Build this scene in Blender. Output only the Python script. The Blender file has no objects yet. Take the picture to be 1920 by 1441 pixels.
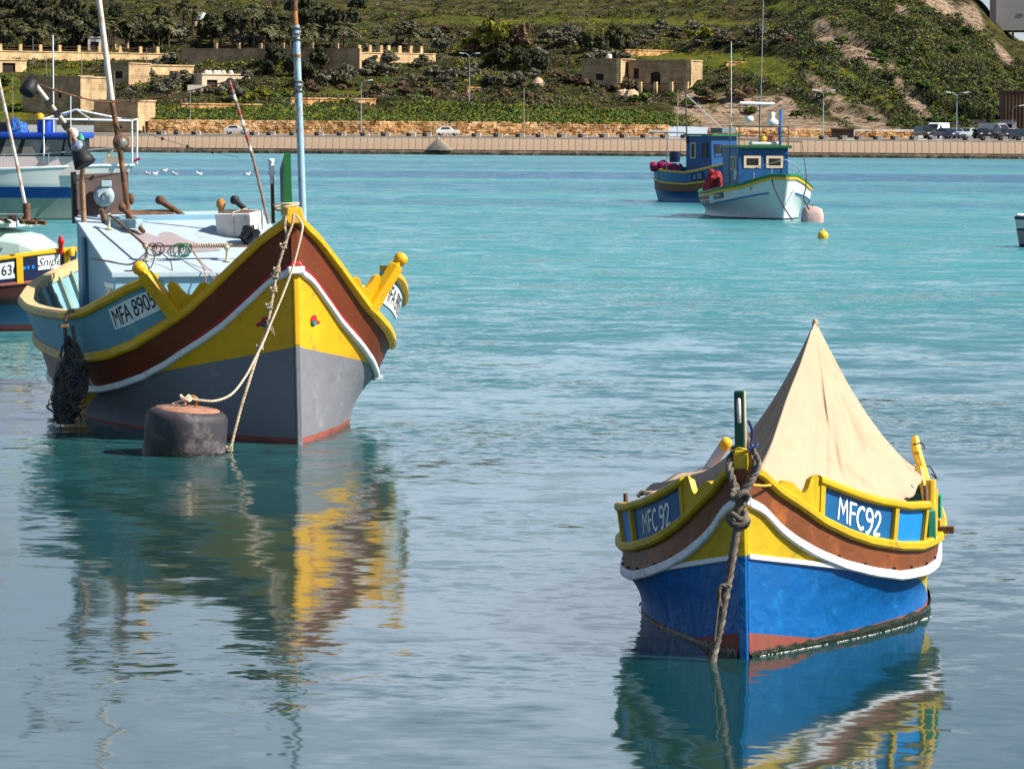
import bpy, math, random
import numpy as np
from mathutils import Vector, Matrix
S = bpy.context.scene
COL = S.collection
PI = math.pi
rad = math.radians
# ---------------------------------------------------------------- camera
FPX, CH = 6500.0, 3.08
pitch = math.atan2(720.5 - 247, FPX); roll = rad(.39)
R0 = Vector((1, 0, 0)); FW = Vector((0, math.cos(pitch), -math.sin(pitch))); U0 = Vector((0, math.sin(pitch), math.cos(pitch)))
CR = R0 * math.cos(roll) + U0 * math.sin(roll); CU = U0 * math.cos(roll) - R0 * math.sin(roll)
cam = bpy.data.objects.new('camera', bpy.data.cameras.new('camera')); COL.objects.link(cam)
cam.data.sensor_width = 36; cam.data.lens = FPX / 1920 * 36; cam.data.clip_start = .5; cam.data.clip_end = 9000
m = Matrix.Identity(4)
for i in range(3):
    m[i][0] = CR[i]; m[i][1] = CU[i]; m[i][2] = -FW[i]
m[2][3] = CH
cam.matrix_world = m
S.camera = cam
# ---------------------------------------------------------------- light and sky
SUN_AZ, SUN_EL = rad(-14), rad(42)          # azimuth from +X towards +Y
S.view_settings.view_transform = 'Standard'; S.view_settings.look = 'None'
S.view_settings.exposure = 0.86; S.view_settings.gamma = 1; S.view_settings.use_curve_mapping = False
W = bpy.data.worlds.new('World'); S.world = W; W.use_nodes = True
nt = W.node_tree; nt.nodes.clear()
N = nt.nodes.new; LK = nt.links.new
out = N('ShaderNodeOutputWorld'); bg = N('ShaderNodeBackground'); sky = N('ShaderNodeTexSky')
sky.sky_type = 'NISHITA'; sky.sun_disc = False; sky.sun_elevation = SUN_EL; sky.sun_rotation = PI / 2 - SUN_AZ
sky.air_density = 1.0; sky.dust_density = .5; sky.ozone_density = 3.
tc = N('ShaderNodeTexCoord'); mp = N('ShaderNodeMapping'); mp.inputs['Scale'].default_value = (1, 1, 3.2)
nz = N('ShaderNodeTexNoise'); nz.inputs['Scale'].default_value = 3.2; nz.inputs['Detail'].default_value = 7; nz.inputs['Roughness'].default_value = .58
rp = N('ShaderNodeValToRGB'); rp.color_ramp.elements[0].position = .36; rp.color_ramp.elements[1].position = .68
sz = N('ShaderNodeSeparateXYZ'); low = N('ShaderNodeMapRange'); low.interpolation_type = 'SMOOTHSTEP'
for i, v in ((1, .10), (2, .42), (3, 1.), (4, .12)): low.inputs[i].default_value = v
mul = N('ShaderNodeMath'); mul.operation = 'MULTIPLY'
mx = N('ShaderNodeMix'); mx.data_type = 'RGBA'; mx.inputs['B'].default_value = (11.0, 12.8, 15.6, 1)
LK(tc.outputs['Generated'], mp.inputs[0]); LK(mp.outputs[0], nz.inputs['Vector']); LK(nz.outputs[0], rp.inputs[0])
LK(tc.outputs['Generated'], sz.inputs[0]); LK(sz.outputs[2], low.inputs[0]); LK(low.outputs[0], mul.inputs[0]); LK(rp.outputs[0], mul.inputs[1])
LK(mul.outputs[0], mx.inputs['Factor']); LK(sky.outputs[0], mx.inputs['A']); LK(mx.outputs['Result'], bg.inputs[0])
bg.inputs[1].default_value = .05
LK(bg.outputs[0], out.inputs[0])
sl = bpy.data.lights.new('sun', 'SUN'); sl.energy = 5.0; sl.angle = rad(.5); sl.color = (1, .93, .82)
so = bpy.data.objects.new('sun', sl); COL.objects.link(so)
sd = Vector((math.cos(SUN_EL) * math.cos(SUN_AZ), math.cos(SUN_EL) * math.sin(SUN_AZ), math.sin(SUN_EL)))
so.rotation_euler = sd.to_track_quat('Z', 'Y').to_euler(); so.location = (60, -10, 70)

# ---------------------------------------------------------------- helpers
def at_y(px, py, Y):
    d = FW * FPX + CR * (px - 960) + CU * (720.5 - py)
    return Vector((0, 0, CH)) + d * (Y / d[1])
def at_z(px, py, z=0.):
    d = FW * FPX + CR * (px - 960) + CU * (720.5 - py)
    return Vector((0, 0, CH)) + d * ((z - CH) / d[2])
def to_px(w):
    d = Vector(w) - Vector((0, 0, CH)); k = d.dot(FW)
    return 960 + FPX * d.dot(CR) / k, 720.5 - FPX * d.dot(CU) / k

MATS = {}
def mat(name, col=None, rough=.5, var=0., vscale=3., bump=0., bscale=20., dirt=None, dirt_amt=.4, dscale=2., metal=0., spec=.35, coord='Object', stretch=None, coat=0., scratch=None, wave=0.):
    """procedural paint / stone / cloth: base colour with noise variation, a worn or dirty second colour and relief"""
    if name in MATS: return MATS[name]
    M = bpy.data.materials.new(name); M.use_nodes = True; t = M.node_tree; b = t.nodes['Principled BSDF']
    b.inputs['Roughness'].default_value = rough; b.inputs['Metallic'].default_value = metal
    b.inputs['Specular IOR Level'].default_value = spec; b.inputs['Coat Weight'].default_value = coat
    c = (*col, 1)
    tcn = t.nodes.new('ShaderNodeTexCoord'); vec = tcn.outputs[coord]
    if stretch:
        mpn = t.nodes.new('ShaderNodeMapping'); mpn.inputs['Scale'].default_value = stretch; t.links.new(vec, mpn.inputs[0]); vec = mpn.outputs[0]
    last = None
    if var > 0:
        n = t.nodes.new('ShaderNodeTexNoise'); n.inputs['Scale'].default_value = vscale; n.inputs['Detail'].default_value = 6; n.inputs['Roughness'].default_value = .62
        t.links.new(vec, n.inputs['Vector'])
        mr = t.nodes.new('ShaderNodeMapRange'); mr.inputs[1].default_value = .3; mr.inputs[2].default_value = .7; mr.inputs[3].default_value = 1 - var; mr.inputs[4].default_value = 1 + var
        t.links.new(n.outputs[0], mr.inputs[0])
        mm = t.nodes.new('ShaderNodeMix'); mm.data_type = 'RGBA'; mm.blend_type = 'MULTIPLY'; mm.inputs['Factor'].default_value = 1
        mm.inputs['A'].default_value = c; t.links.new(mr.outputs[0], mm.inputs['B']); last = mm.outputs['Result']
    if dirt:
        n = t.nodes.new('ShaderNodeTexNoise'); n.inputs['Scale'].default_value = dscale; n.inputs['Detail'].default_value = 9; n.inputs['Roughness'].default_value = .7
        t.links.new(vec, n.inputs['Vector'])
        mr = t.nodes.new('ShaderNodeMapRange'); mr.inputs[1].default_value = .62 - dirt_amt * .25; mr.inputs[2].default_value = .72
        t.links.new(n.outputs[0], mr.inputs[0])
        mm = t.nodes.new('ShaderNodeMix'); mm.data_type = 'RGBA'; mm.inputs['B'].default_value = (*dirt, 1)
        if last: t.links.new(last, mm.inputs['A'])
        else: mm.inputs['A'].default_value = c
        t.links.new(mr.outputs[0], mm.inputs['Factor']); last = mm.outputs['Result']
    if scratch:
        mpn = t.nodes.new('ShaderNodeMapping'); mpn.inputs['Rotation'].default_value = (.5, .25, 0); mpn.inputs['Scale'].default_value = (14, 2.2, 26); t.links.new(tcn.outputs[coord], mpn.inputs[0])
        n = t.nodes.new('ShaderNodeTexNoise'); n.inputs['Scale'].default_value = 1.; n.inputs['Detail'].default_value = 8; n.inputs['Roughness'].default_value = .75; t.links.new(mpn.outputs[0], n.inputs['Vector'])
        mr = t.nodes.new('ShaderNodeMapRange'); mr.inputs[1].default_value = .60; mr.inputs[2].default_value = .70; mr.inputs[4].default_value = .55; t.links.new(n.outputs[0], mr.inputs[0])
        mm = t.nodes.new('ShaderNodeMix'); mm.data_type = 'RGBA'; mm.inputs['B'].default_value = (*scratch, 1)
        if last: t.links.new(last, mm.inputs['A'])
        else: mm.inputs['A'].default_value = c
        t.links.new(mr.outputs[0], mm.inputs['Factor']); last = mm.outputs['Result']
    if last: t.links.new(last, b.inputs['Base Color'])
    else: b.inputs['Base Color'].default_value = c
    if bump > 0:
        n = t.nodes.new('ShaderNodeTexNoise'); n.inputs['Scale'].default_value = bscale; n.inputs['Detail'].default_value = 5
        t.links.new(vec, n.inputs['Vector'])
        bn = t.nodes.new('ShaderNodeBump'); bn.inputs['Strength'].default_value = 1; bn.inputs['Distance'].default_value = bump
        t.links.new(n.outputs[0], bn.inputs['Height']); t.links.new(bn.outputs[0], b.inputs['Normal'])
        if wave:
            n2 = t.nodes.new('ShaderNodeTexNoise'); n2.inputs['Scale'].default_value = 4.5; n2.inputs['Detail'].default_value = 3; n2.inputs['Distortion'].default_value = .6; t.links.new(vec, n2.inputs['Vector'])
            b2 = t.nodes.new('ShaderNodeBump'); b2.inputs['Distance'].default_value = wave; t.links.new(n2.outputs[0], b2.inputs['Height']); t.links.new(b2.outputs[0], bn.inputs['Normal'])
    MATS[name] = M
    return M

LANDMARKS = [(1235, 140, 'the farmhouse'), (1127, 135, 'the farmhouse left wing'), (745, 108, 'the seven pier garden wall'), (500, 110, 'the shaded retaining wall'), (160, 115, 'the sunlit retaining wall'), (379, 28, 'the white dome'), (424, 158, 'the small pale house'), (95, 178, 'the big shaded building'), (300, 133, 'the sandstone annexe'), (925, 80, 'the golden brown tree'), (880, 148, 'the two headed slope lamp'), (1480, 215, 'the clay slope'), (1590, 85, 'the upper bare patch'), (1690, 120, 'the middle of the steep slope'), (1828, 246, 'the garage'), (1330, 100, 'the dry stone field wall'), (1800, 60, 'the pale grey block'), (600, 195, 'the hedge field wall'), (982, 210, 'the slim quay pole'), (1650, 235, 'the quay gate'), (1000, 30, 'the top field'), (700, 30, 'the upper grass field'), (228, 80, 'the narrow sunlit hut'), (1790, 180, 'the parked car lamp'), (836, 252, 'the white hatchback'), (441, 244, 'the white quay car'), (677, 200, 'the single armed lamp'), (1270, 230, 'the pole below the farmhouse'), (1543, 220, 'the clay slope lamp'), (1400, 30, 'the upper right terraces')]
NAMEQ = []
def name_later(o, px, py, what): NAMEQ.append((o, px, py, what))
ORD = ['leftmost', 'second from left', 'third from left', 'fourth from left', 'fifth from left', 'sixth from left', 'seventh from left', 'eighth from left', 'ninth from left', 'tenth from left', 'eleventh from left', 'twelfth from left', 'thirteenth from left', 'fourteenth from left']
def assign_names():
    b = {}
    for o, px, py, what in NAMEQ:
        lx, ly, ln = min(LANDMARKS, key=lambda L: (L[0] - px) ** 2 + 2 * (L[1] - py) ** 2); dx, dy = px - lx, py - ly
        rel = ('left of' if dx < 0 else 'right of') if abs(dx) > 1.3 * abs(dy) else ('above' if dy < 0 else 'below')
        b.setdefault((what, rel, ln), []).append((px, o))
    for (what, rel, ln), L in b.items():
        L.sort(key=lambda q: q[0]); n = len(L)
        for i, (px, o) in enumerate(L):
            o['label'] = f'{what} {rel} {ln}' + ('' if n == 1 else ', ' + (ORD[i] if i < n - 1 else 'rightmost') + (' of the two' if n == 2 else ' there'))
class MB:
    def __init__(s): s.v = []; s.f = []; s.m = []; s.sm = []
    def add(s, vs, fs, mi=0, smooth=False):
        o = len(s.v); s.v += [tuple(p) for p in vs]
        for f in fs: s.f.append(tuple(i + o for i in f)); s.m.append(mi); s.sm.append(smooth)
        return s
    def grid(s, rows, mi=0, smooth=True, closed=False):
        n = len(rows[0]); vs = [p for r in rows for p in r]; fs = []
        for i in range(len(rows) - 1):
            for j in range(n if closed else n - 1):
                k = (j + 1) % n
                fs.append((i * n + j, i * n + k, (i + 1) * n + k, (i + 1) * n + j))
        return s.add(vs, fs, mi, smooth)
    def box(s, c, d, mi=0, rz=0, rx=0, ry=0, taper=1.):
        x, y, z = d[0] / 2, d[1] / 2, d[2] / 2
        M = Matrix.Rotation(rz, 3, 'Z') @ Matrix.Rotation(ry, 3, 'Y') @ Matrix.Rotation(rx, 3, 'X'); c = Vector(c)
        vs = [c + M @ Vector((a * x * (taper if e > 0 else 1), b * y * (taper if e > 0 else 1), e * z)) for e in (-1, 1) for a, b in ((-1, -1), (1, -1), (1, 1), (-1, 1))]
        return s.add(vs, [(3, 2, 1, 0), (4, 5, 6, 7), (0, 1, 5, 4), (1, 2, 6, 5), (2, 3, 7, 6), (3, 0, 4, 7)], mi)
    def tube(s, pts, r, mi=0, n=8, caps=True, smooth=True):
        pts = [Vector(p) for p in pts]; rows = []; pu = None
        rr = r if hasattr(r, '__len__') else [r] * len(pts)
        for i, p in enumerate(pts):
            t = (pts[min(i + 1, len(pts) - 1)] - pts[max(i - 1, 0)]).normalized()
            if pu is None: pu = t.orthogonal().normalized()
            u = (pu - t * pu.dot(t)); u = u.normalized() if u.length > 1e-6 else t.orthogonal().normalized(); pu = u; w = t.cross(u)
            rows.append([p + (u * math.cos(a) + w * math.sin(a)) * rr[i] for a in [2 * PI * k / n for k in range(n)]])
        s.grid(rows, mi, smooth, True)
        if caps: s.add(rows[0], [tuple(range(n))[::-1]], mi); s.add(rows[-1], [tuple(range(n))], mi)
        return s
    def lathe(s, prof, c=(0, 0, 0), mi=0, n=20, axis=None, smooth=True, sq=None):
        c = Vector(c); Mx = axis.to_track_quat('Z', 'Y').to_matrix() if axis else Matrix.Identity(3)
        rows = [[c + Mx @ Vector((r * math.cos(2 * PI * k / n), r * math.sin(2 * PI * k / n), z)) for k in range(n)] for r, z in prof]
        s.grid(rows, mi, smooth, True)
        s.add(rows[0], [tuple(range(n))[::-1]], mi); s.add(rows[-1], [tuple(range(n))], mi)
        return s
    def build(s, name, mats, parent=None, bevel=0., autosmooth=True):
        me = bpy.data.meshes.new(name); me.from_pydata(s.v, [], s.f)
        for M_ in (mats if isinstance(mats, (list, tuple)) else [mats]): me.materials.append(M_)
        me.polygons.foreach_set('material_index', s.m); me.polygons.foreach_set('use_smooth', s.sm)
        me.update()
        o = bpy.data.objects.new(name, me); COL.objects.link(o)
        if parent: o.parent = parent
        if bevel:
            b = o.modifiers.new('bevel', 'BEVEL'); b.width = bevel; b.segments = 2; b.limit_method = 'ANGLE'; b.angle_limit = rad(40)
        return o
def tag(o, label=None, cat=None, group=None, kind=None):
    if label: o['label'] = label
    if cat: o['category'] = cat
    if group: o['group'] = group
    if kind: o['kind'] = kind
    return o
def thing(name, label, cat, loc=(0, 0, 0), rz=0, group=None):
    o = bpy.data.objects.new(name, None); COL.objects.link(o); o.location = loc; o.rotation_euler = (0, 0, rz); o.empty_display_size = .3
    return tag(o, label, cat, group)
def copy_tree(o, loc=None, rz=None, label=None, group=None, scale=None):
    r = o.copy(); COL.objects.link(r)
    if loc is not None: r.location = loc
    if rz is not None: r.rotation_euler = (0, 0, rz)
    if scale: r.scale = scale
    if label: r['label'] = label
    if group: r['group'] = group
    for c in o.children:
        d = c.copy(); COL.objects.link(d); d.parent = r
        for g in c.children:
            e = g.copy(); COL.objects.link(e); e.parent = d
    return r
def smooth_path(pts, n=8):
    pts = [Vector(p) for p in pts]; o = []
    for i in range(len(pts) - 1):
        p0, p1, p2, p3 = pts[max(i - 1, 0)], pts[i], pts[i + 1], pts[min(i + 2, len(pts) - 1)]
        for k in range(n):
            t = k / n
            o.append(.5 * ((2 * p1) + (p2 - p0) * t + (2 * p0 - 5 * p1 + 4 * p2 - p3) * t * t + (3 * p1 - p0 - 3 * p2 + p3) * t ** 3))
    return o + [pts[-1]]
def resample(pts, step):
    pts = [Vector(p) for p in pts]; o = [pts[0]]; acc = 0
    for a, b in zip(pts, pts[1:]):
        L = (b - a).length; 
        while acc + L >= step:
            t = (step - acc) / L; a = a.lerp(b, t); o.append(a); L = (b - a).length; acc = 0
        acc += L
    o.append(pts[-1]); return o
def rope_mb(mb, pts, r, mi=0, strands=3, pitch_k=7, n=6, rnd=0.):
    """laid rope: strands wound round the path, as real geometry"""
    P = resample(smooth_path(pts, 10), r * 1.1)
    if len(P) < 3: return mb
    fr = []; pu = None
    for i, p in enumerate(P):
        t = (P[min(i + 1, len(P) - 1)] - P[max(i - 1, 0)]).normalized()
        if pu is None: pu = t.orthogonal().normalized()
        u = (pu - t * pu.dot(t)).normalized(); pu = u; fr.append((u, t.cross(u)))
    rs = r * .56
    for k in range(strands):
        path = []
        for i, p in enumerate(P):
            a = 2 * PI * (k / strands + i * 1.1 / pitch_k)
            path.append(p + (fr[i][0] * math.cos(a) + fr[i][1] * math.sin(a)) * (r * .5) * (1 + rnd * math.sin(i * .37 + k)))
        mb.tube(path, rs, mi, n)
    return mb
def text_pts(txt, size, bold=.0, shear=0., spacing=1., res=3, yscale=1.):
    cu = bpy.data.curves.new('lettering', 'FONT'); cu.body = txt; cu.size = size; cu.offset = bold; cu.shear = shear
    cu.align_x = 'CENTER'; cu.align_y = 'CENTER'; cu.resolution_u = res; cu.space_character = spacing
    o = bpy.data.objects.new('lettering', cu); COL.objects.link(o)
    bpy.context.view_layer.update()
    me = o.evaluated_get(bpy.context.evaluated_depsgraph_get()).to_mesh()
    v = [(p.co.x, p.co.y * yscale) for p in me.vertices]; f = [tuple(p.vertices) for p in me.polygons]
    bpy.data.objects.remove(o); bpy.data.curves.remove(cu)
    return v, f
def rough_edges(v, amt, seed=0):
    R = random.Random(seed); return [(x + R.uniform(-amt, amt), y + R.uniform(-amt, amt)) for x, y in v]

GLY = {'M': ([[(.04, 0), (.13, 1), (.42, .42), (.70, 1), (.80, .02)]], .92), 'F': ([[(.12, 0), (.10, 1.0), (.58, 1.04)], [(.17, .55), (.5, .58)]], .66),
       'C': ([[(.62, .92), (.50, 1.0), (.28, .94), (.10, .70), (.06, .40), (.18, .12), (.40, .0), (.62, .10)]], .74),
       '9': ([[(.16, -.08), (.40, .02), (.62, .35), (.66, .78), (.50, 1.0), (.26, 1.02), (.10, .80), (.20, .56), (.42, .52), (.52, .60)]], .80),
       '2': ([[(.08, .78), (.22, 1.0), (.46, .98), (.56, .76), (.40, .42), (.10, .06), (.14, -.02), (.60, .02)]], .74), ' ': ([], .3)}
def stroke_text(txt, h, t):
    """hand-brushed capitals as thick strokes"""
    vs, fs, x0 = [], [], 0; R = random.Random(len(txt))
    for ch in txt:
        lines, adv = GLY[ch]
        for ln in lines:
            P = [Vector((x0 + x * h, (y - .5) * h, 0)) for x, y in ln]
            if len(ln) > 5: P = smooth_path(P, 4)
            o = len(vs)
            for i, p in enumerate(P):
                a = (P[i] - P[i - 1]).normalized() if i else (P[1] - P[0]).normalized(); b = (P[i + 1] - P[i]).normalized() if i < len(P) - 1 else a
                m = (a + b).normalized() if (a + b).length > .2 else a; n = Vector((-m.y, m.x, 0)); k = min(1.9, 1 / max(.4, n.dot(Vector((-a.y, a.x, 0))))) * t * R.uniform(.88, 1.1)
                e = m * (t * .5 * (-1 if i == 0 else 1 if i == len(P) - 1 else 0))
                q = p + e; w = .72 if i in (0, len(P) - 1) else 1
                vs += [(q.x + n.x * k * w, q.y + n.y * k * w), (q.x - n.x * k * w, q.y - n.y * k * w)]
            for i in range(len(P) - 1): fs.append((o + 2 * i, o + 2 * i + 1, o + 2 * i + 3, o + 2 * i + 2))
        x0 += adv * h
    return [(x - x0 / 2 + .05 * h, y) for x, y in vs], fs
# ---------------------------------------------------------------- water
def make_water():
    M = bpy.data.materials.new('sea_water'); M.use_nodes = True; t = M.node_tree; b = t.nodes['Principled BSDF']; n_ = t.nodes.new; l_ = t.links.new
    geo = n_('ShaderNodeNewGeometry'); sep = n_('ShaderNodeSeparateXYZ'); l_(geo.outputs['Position'], sep.inputs[0])
    def mr(a, f0, f1, t0, t1, sm=False):
        q = n_('ShaderNodeMapRange'); q.inputs[1].default_value = f0; q.inputs[2].default_value = f1; q.inputs[3].default_value = t0; q.inputs[4].default_value = t1
        if sm: q.interpolation_type = 'SMOOTHSTEP'
        l_(a, q.inputs[0]); return q.outputs[0]
    def math_(op, a, b_=None):
        q = n_('ShaderNodeMath'); q.operation = op
        for i, x in enumerate((a, b_)):
            if x is None: continue
            if isinstance(x, (int, float)): q.inputs[i].default_value = x
            else: l_(x, q.inputs[i])
        return q.outputs[0]
    def noise(sx, sy, detail=3, rough=.5, off=(0, 0, 0), dist=0.):
        mp = n_('ShaderNodeMapping'); mp.inputs['Scale'].default_value = (sx, sy, 1); mp.inputs['Location'].default_value = off
        l_(geo.outputs['Position'], mp.inputs[0]); n = n_('ShaderNodeTexNoise'); n.inputs['Scale'].default_value = 1; n.inputs['Detail'].default_value = detail; n.inputs['Roughness'].default_value = rough
        n.inputs['Distortion'].default_value = dist
        l_(mp.outputs[0], n.inputs['Vector']); return n
    # log distance so that the wind picks up away from the quay
    lg = math_('LOGARITHM', math_('MAXIMUM', sep.outputs[1], 1.), 10)
    far = mr(lg, 1.35, 2.0, 0, 1, True)           # 22 m .. 100 m
    # colour of the water body: paler and greener where it is shallow and stirred up
    patch = noise(.006, .028, 4, .55)
    band = mr(patch.outputs[0], .4, .6, 0, 1, True)
    cr = n_('ShaderNodeValToRGB'); e = cr.color_ramp.elements
    e[0].position = 0; e[0].color = (.004, .036, .038, 1); e[1].position = 1; e[1].color = (.055, .25, .265, 1)
    k = e.new(.45); k.color = (.034, .14, .15, 1)
    l_(far, cr.inputs[0])
    mx = n_('ShaderNodeMix'); mx.data_type = 'RGBA'; mx.blend_type = 'MULTIPLY'; l_(cr.outputs[0], mx.inputs['A'])
    mx.inputs['B'].default_value = (.42, .42, .68, 1)
    # two long gusts ruffling the far water
    wob = math_('MULTIPLY', math_('SUBTRACT', noise(.012, .05, 4, .6, (4, 4, 0)).outputs[0], .5), 90)
    def gust(y0, wd, k): return math_('MULTIPLY', mr(math_('ABSOLUTE', math_('SUBTRACT', math_('ADD', sep.outputs[1], wob), y0)), wd * .4, wd, 1, 0, True), k)
    gs = math_('MAXIMUM', gust(252, 34, .95), gust(345, 26, .6))
    l_(math_('MAXIMUM', gs, math_('MULTIPLY', math_('SUBTRACT', 1, band), mr(lg, 1.9, 2.2, 0, .55))), mx.inputs['Factor'])
    l_(mx.outputs['Result'], b.inputs['Base Color'])
    b.inputs['IOR'].default_value = 1.333; b.inputs['Roughness'].default_value = .04
    l_(mr(lg, 1.3, 2.3, .055, .16), b.inputs['Roughness'])
    # slopes
    calm = noise(.10, .16, 2, .5, (3, 7, 0)); calmf = mr(calm.outputs[0], .42, .62, .35, 1.25, True)
    def slope(n, amp):
        v = n_('ShaderNodeVectorMath'); v.operation = 'SUBTRACT'; l_(n.outputs['Color'], v.inputs[0]); v.inputs[1].default_value = (.5, .5, .5)
        w = n_('ShaderNodeVectorMath'); w.operation = 'SCALE'; l_(v.outputs[0], w.inputs[0])
        if isinstance(amp, float): w.inputs['Scale'].default_value = amp
        else: l_(amp, w.inputs['Scale'])
        return w.outputs[0]
    def vadd(a, b_):
        v = n_('ShaderNodeVectorMath'); v.operation = 'ADD'; l_(a, v.inputs[0]); l_(b_, v.inputs[1]); return v.outputs[0]
    s0 = slope(noise(.5, .55, 4, .6, (9, 1, 0), dist=.3), mr(far, 0, 1, .05, .42))
    s1 = slope(noise(1.2, 1.6, 4, .6, dist=.3), math_('MULTIPLY', mr(far, 0, 1, .07, .40), 1.0))
    s2 = slope(noise(2.6, 4.8, 3, .55, (5, 2, 0), .4), math_('MULTIPLY', mr(far, 0, 1, .115, .75), calmf))
    s3 = slope(noise(8, 15, 2, .5, (1, 9, 0), .2), math_('MULTIPLY', mr(far, 0, 1, .08, .7), calmf))
    sm = vadd(vadd(vadd(s1, s2), s3), s0)
    mul = n_('ShaderNodeVectorMath'); mul.operation = 'MULTIPLY'; l_(sm, mul.inputs[0]); mul.inputs[1].default_value = (.8, 1, 0)
    bias = n_('ShaderNodeCombineXYZ'); bias.inputs[2].default_value = 1; l_(mr(far, 0, 1, 0, -.14), bias.inputs[1])
    nn = n_('ShaderNodeVectorMath'); nn.operation = 'NORMALIZE'; l_(vadd(mul.outputs[0], bias.outputs[0]), nn.inputs[0])
    l_(nn.outputs[0], b.inputs['Normal'])
    mb = MB()
    mb.add([(-2500, -60, 0), (2500, -60, 0), (2500, 470, 0), (-2500, 470, 0)], [(0, 1, 2, 3)])
    o = mb.build('sea', M); tag(o, kind='structure')
make_water()

# ---------------------------------------------------------------- the far shore: terrain
V_COLS = [-6000, -1500, -700, 0, 400, 800, 1200, 1400, 1550, 1700, 1800, 1900, 2000, 2600, 8000]
V_ROWS = [481, 510, 540, 580, 620, 660, 720, 800, 950, 1100]
V_TAB = [
 [230, 222, 214, 202, 190, 178, 160, 140, 110, 110],
 [228, 208, 190, 160, 135, 110, 70, 20, -60, -60],
 [228, 205, 190, 160, 132, 105, 65, 15, -80, -90],
 [228, 205, 190, 158, 128, 100, 60, 12, -80, -90],
 [228, 206, 192, 168, 135, 102, 60, 12, -80, -90],
 [231, 208, 195, 172, 140, 108, 62, 12, -80, -90],
 [236, 214, 198, 168, 135, 100, 50, 8, -80, -90],
 [240, 226, 192, 146, 112, 85, 35, -15, -100, -110],
 [243, 218, 165, 105, 62, 22, -25, -65, -110, -110],
 [243, 228, 188, 130, 72, 22, -45, -75, -90, -80],
 [243, 234, 208, 165, 118, 72, 6, 14, 30, 50],
 [245, 238, 226, 202, 172, 140, 100, 106, 120, 140],
 [246, 242, 236, 226, 214, 200, 186, 185, 190, 200],
 [247, 246, 245, 244, 243, 242, 241, 241, 241, 241],
 [247, 246, 246, 245, 245, 244, 243, 243, 243, 243]]
TAB = np.array(V_TAB, float)
def vof(X, Y): return Y + .112 * X
def tz(X, Y, rough=True):
    """terrain height"""
    v = Y + .112 * X; u = 960 + FPX * X / Y
    r = TAB[:, 0] * 0
    i = int(np.clip(np.searchsorted(V_ROWS, v) - 1, 0, len(V_ROWS) - 2)); tv = min(max((v - V_ROWS[i]) / (V_ROWS[i + 1] - V_ROWS[i]), 0), 1)
    j = int(np.clip(np.searchsorted(V_COLS, u) - 1, 0, len(V_COLS) - 2)); tu = min(max((u - V_COLS[j]) / (V_COLS[j + 1] - V_COLS[j]), 0), 1)
    tu = tu * tu * (3 - 2 * tu)
    y = (TAB[j, i] * (1 - tv) + TAB[j, i + 1] * tv) * (1 - tu) + (TAB[j + 1, i] * (1 - tv) + TAB[j + 1, i + 1] * tv) * tu
    z = CH + (247 + (u - 960) * .0068 - y) * Y / FPX
    if rough:
        from mathutils import noise as mn
        p = Vector((X, Y, 0)); k = min(1, max(0, (v - 481) / 40))
        z += k * (1.3 * mn.noise(p * .03) + .7 * mn.noise(p * .09) + .28 * mn.noise(p * .3))
        if u < 1450:    # terraces
            st = 4.2; q = (z + 1.2 * mn.noise(p * .012)) / st; fr = q - math.floor(q)
            z += k * ((max(0, min(1, (fr - .35) / .3)) - fr) * st * .55)
        else:           # gullies down the cliff
            q = mn.noise(Vector((X * .09 + v * .03, v * .006, 0))); z += k * (2.8 * q + 1.5 * mn.noise(Vector((X * .35 + v * .12, v * .03, 4)))) * min(1, (u - 1450) / 100)
    return z
def hill(px, py):
    """where the view line through a pixel meets the terrain"""
    d = FW * FPX + CR * (px - 960) + CU * (720.5 - py); d = d / d[1]
    Y = 478.
    while Y < 1100:
        p = Vector((0, 0, CH)) + d * Y
        if tz(p.x, p.y) >= p.z: return Vector((p.x, p.y, tz(p.x, p.y)))
        Y += 1.2
    p = Vector((0, 0, CH)) + d * 700; return p

# painted zones of the slope: (px, py, rx, ry, angle): clay, bright field
CLAY = [(1300, 205, 32, 38, 0), (1345, 225, 46, 22, 0), (1385, 205, 50, 30, .3), (1450, 215, 66, 30, .3), (1510, 230, 74, 16, .1), (1560, 185, 60, 14, .75), (1600, 220, 70, 16, .5), (1650, 228, 45, 14, .6),
        (1545, 60, 26, 18, .7), (1590, 85, 34, 20, .8), (1625, 105, 40, 14, .9), (1700, 175, 60, 9, 1.05), (1730, 195, 40, 8, 1.1), (1765, 10, 40, 14, .5), (1820, 30, 34, 16, .9), (1690, 20, 14, 8, .6), (1480, 195, 30, 10, .6), (1880, 100, 30, 8, .9)]
FIELD = [(1250, 42, 200, 5, .02), (1060, 12, 220, 6, 0), (1400, 118, 190, 14, .05), (1290, 105, 110, 7, 0), (950, 8, 190, 5, 0), (900, 40, 130, 5, 0), (1050, 40, 90, 4, 0), (700, 12, 120, 10, .05), (470, 205, 60, 6, 0), (300, 205, 60, 8, 0), (50, 10, 70, 10, 0), (1480, 150, 90, 12, .3), (1600, 150, 60, 10, .7), (1650, 180, 40, 8, .7), (1480, 15, 60, 12, 0), (90, 135, 60, 5, 0), (20, 170, 25, 40, 0), (20, 210, 40, 20, 0), (1320, 180, 50, 12, .3), (640, 175, 60, 5, 0)]
def zone(L, px, py, pn):
    best = 0
    for cx, cy, rx, ry, a in L:
        dx, dy = px - cx, py - cy; c, s_ = math.cos(a), math.sin(a)
        q = ((dx * c + dy * s_) / rx) ** 2 + ((-dx * s_ + dy * c) / ry) ** 2
        best = max(best, 1.35 - q + pn)
    return max(0, min(1, best * 1.6))
from mathutils import noise as mnz
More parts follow.
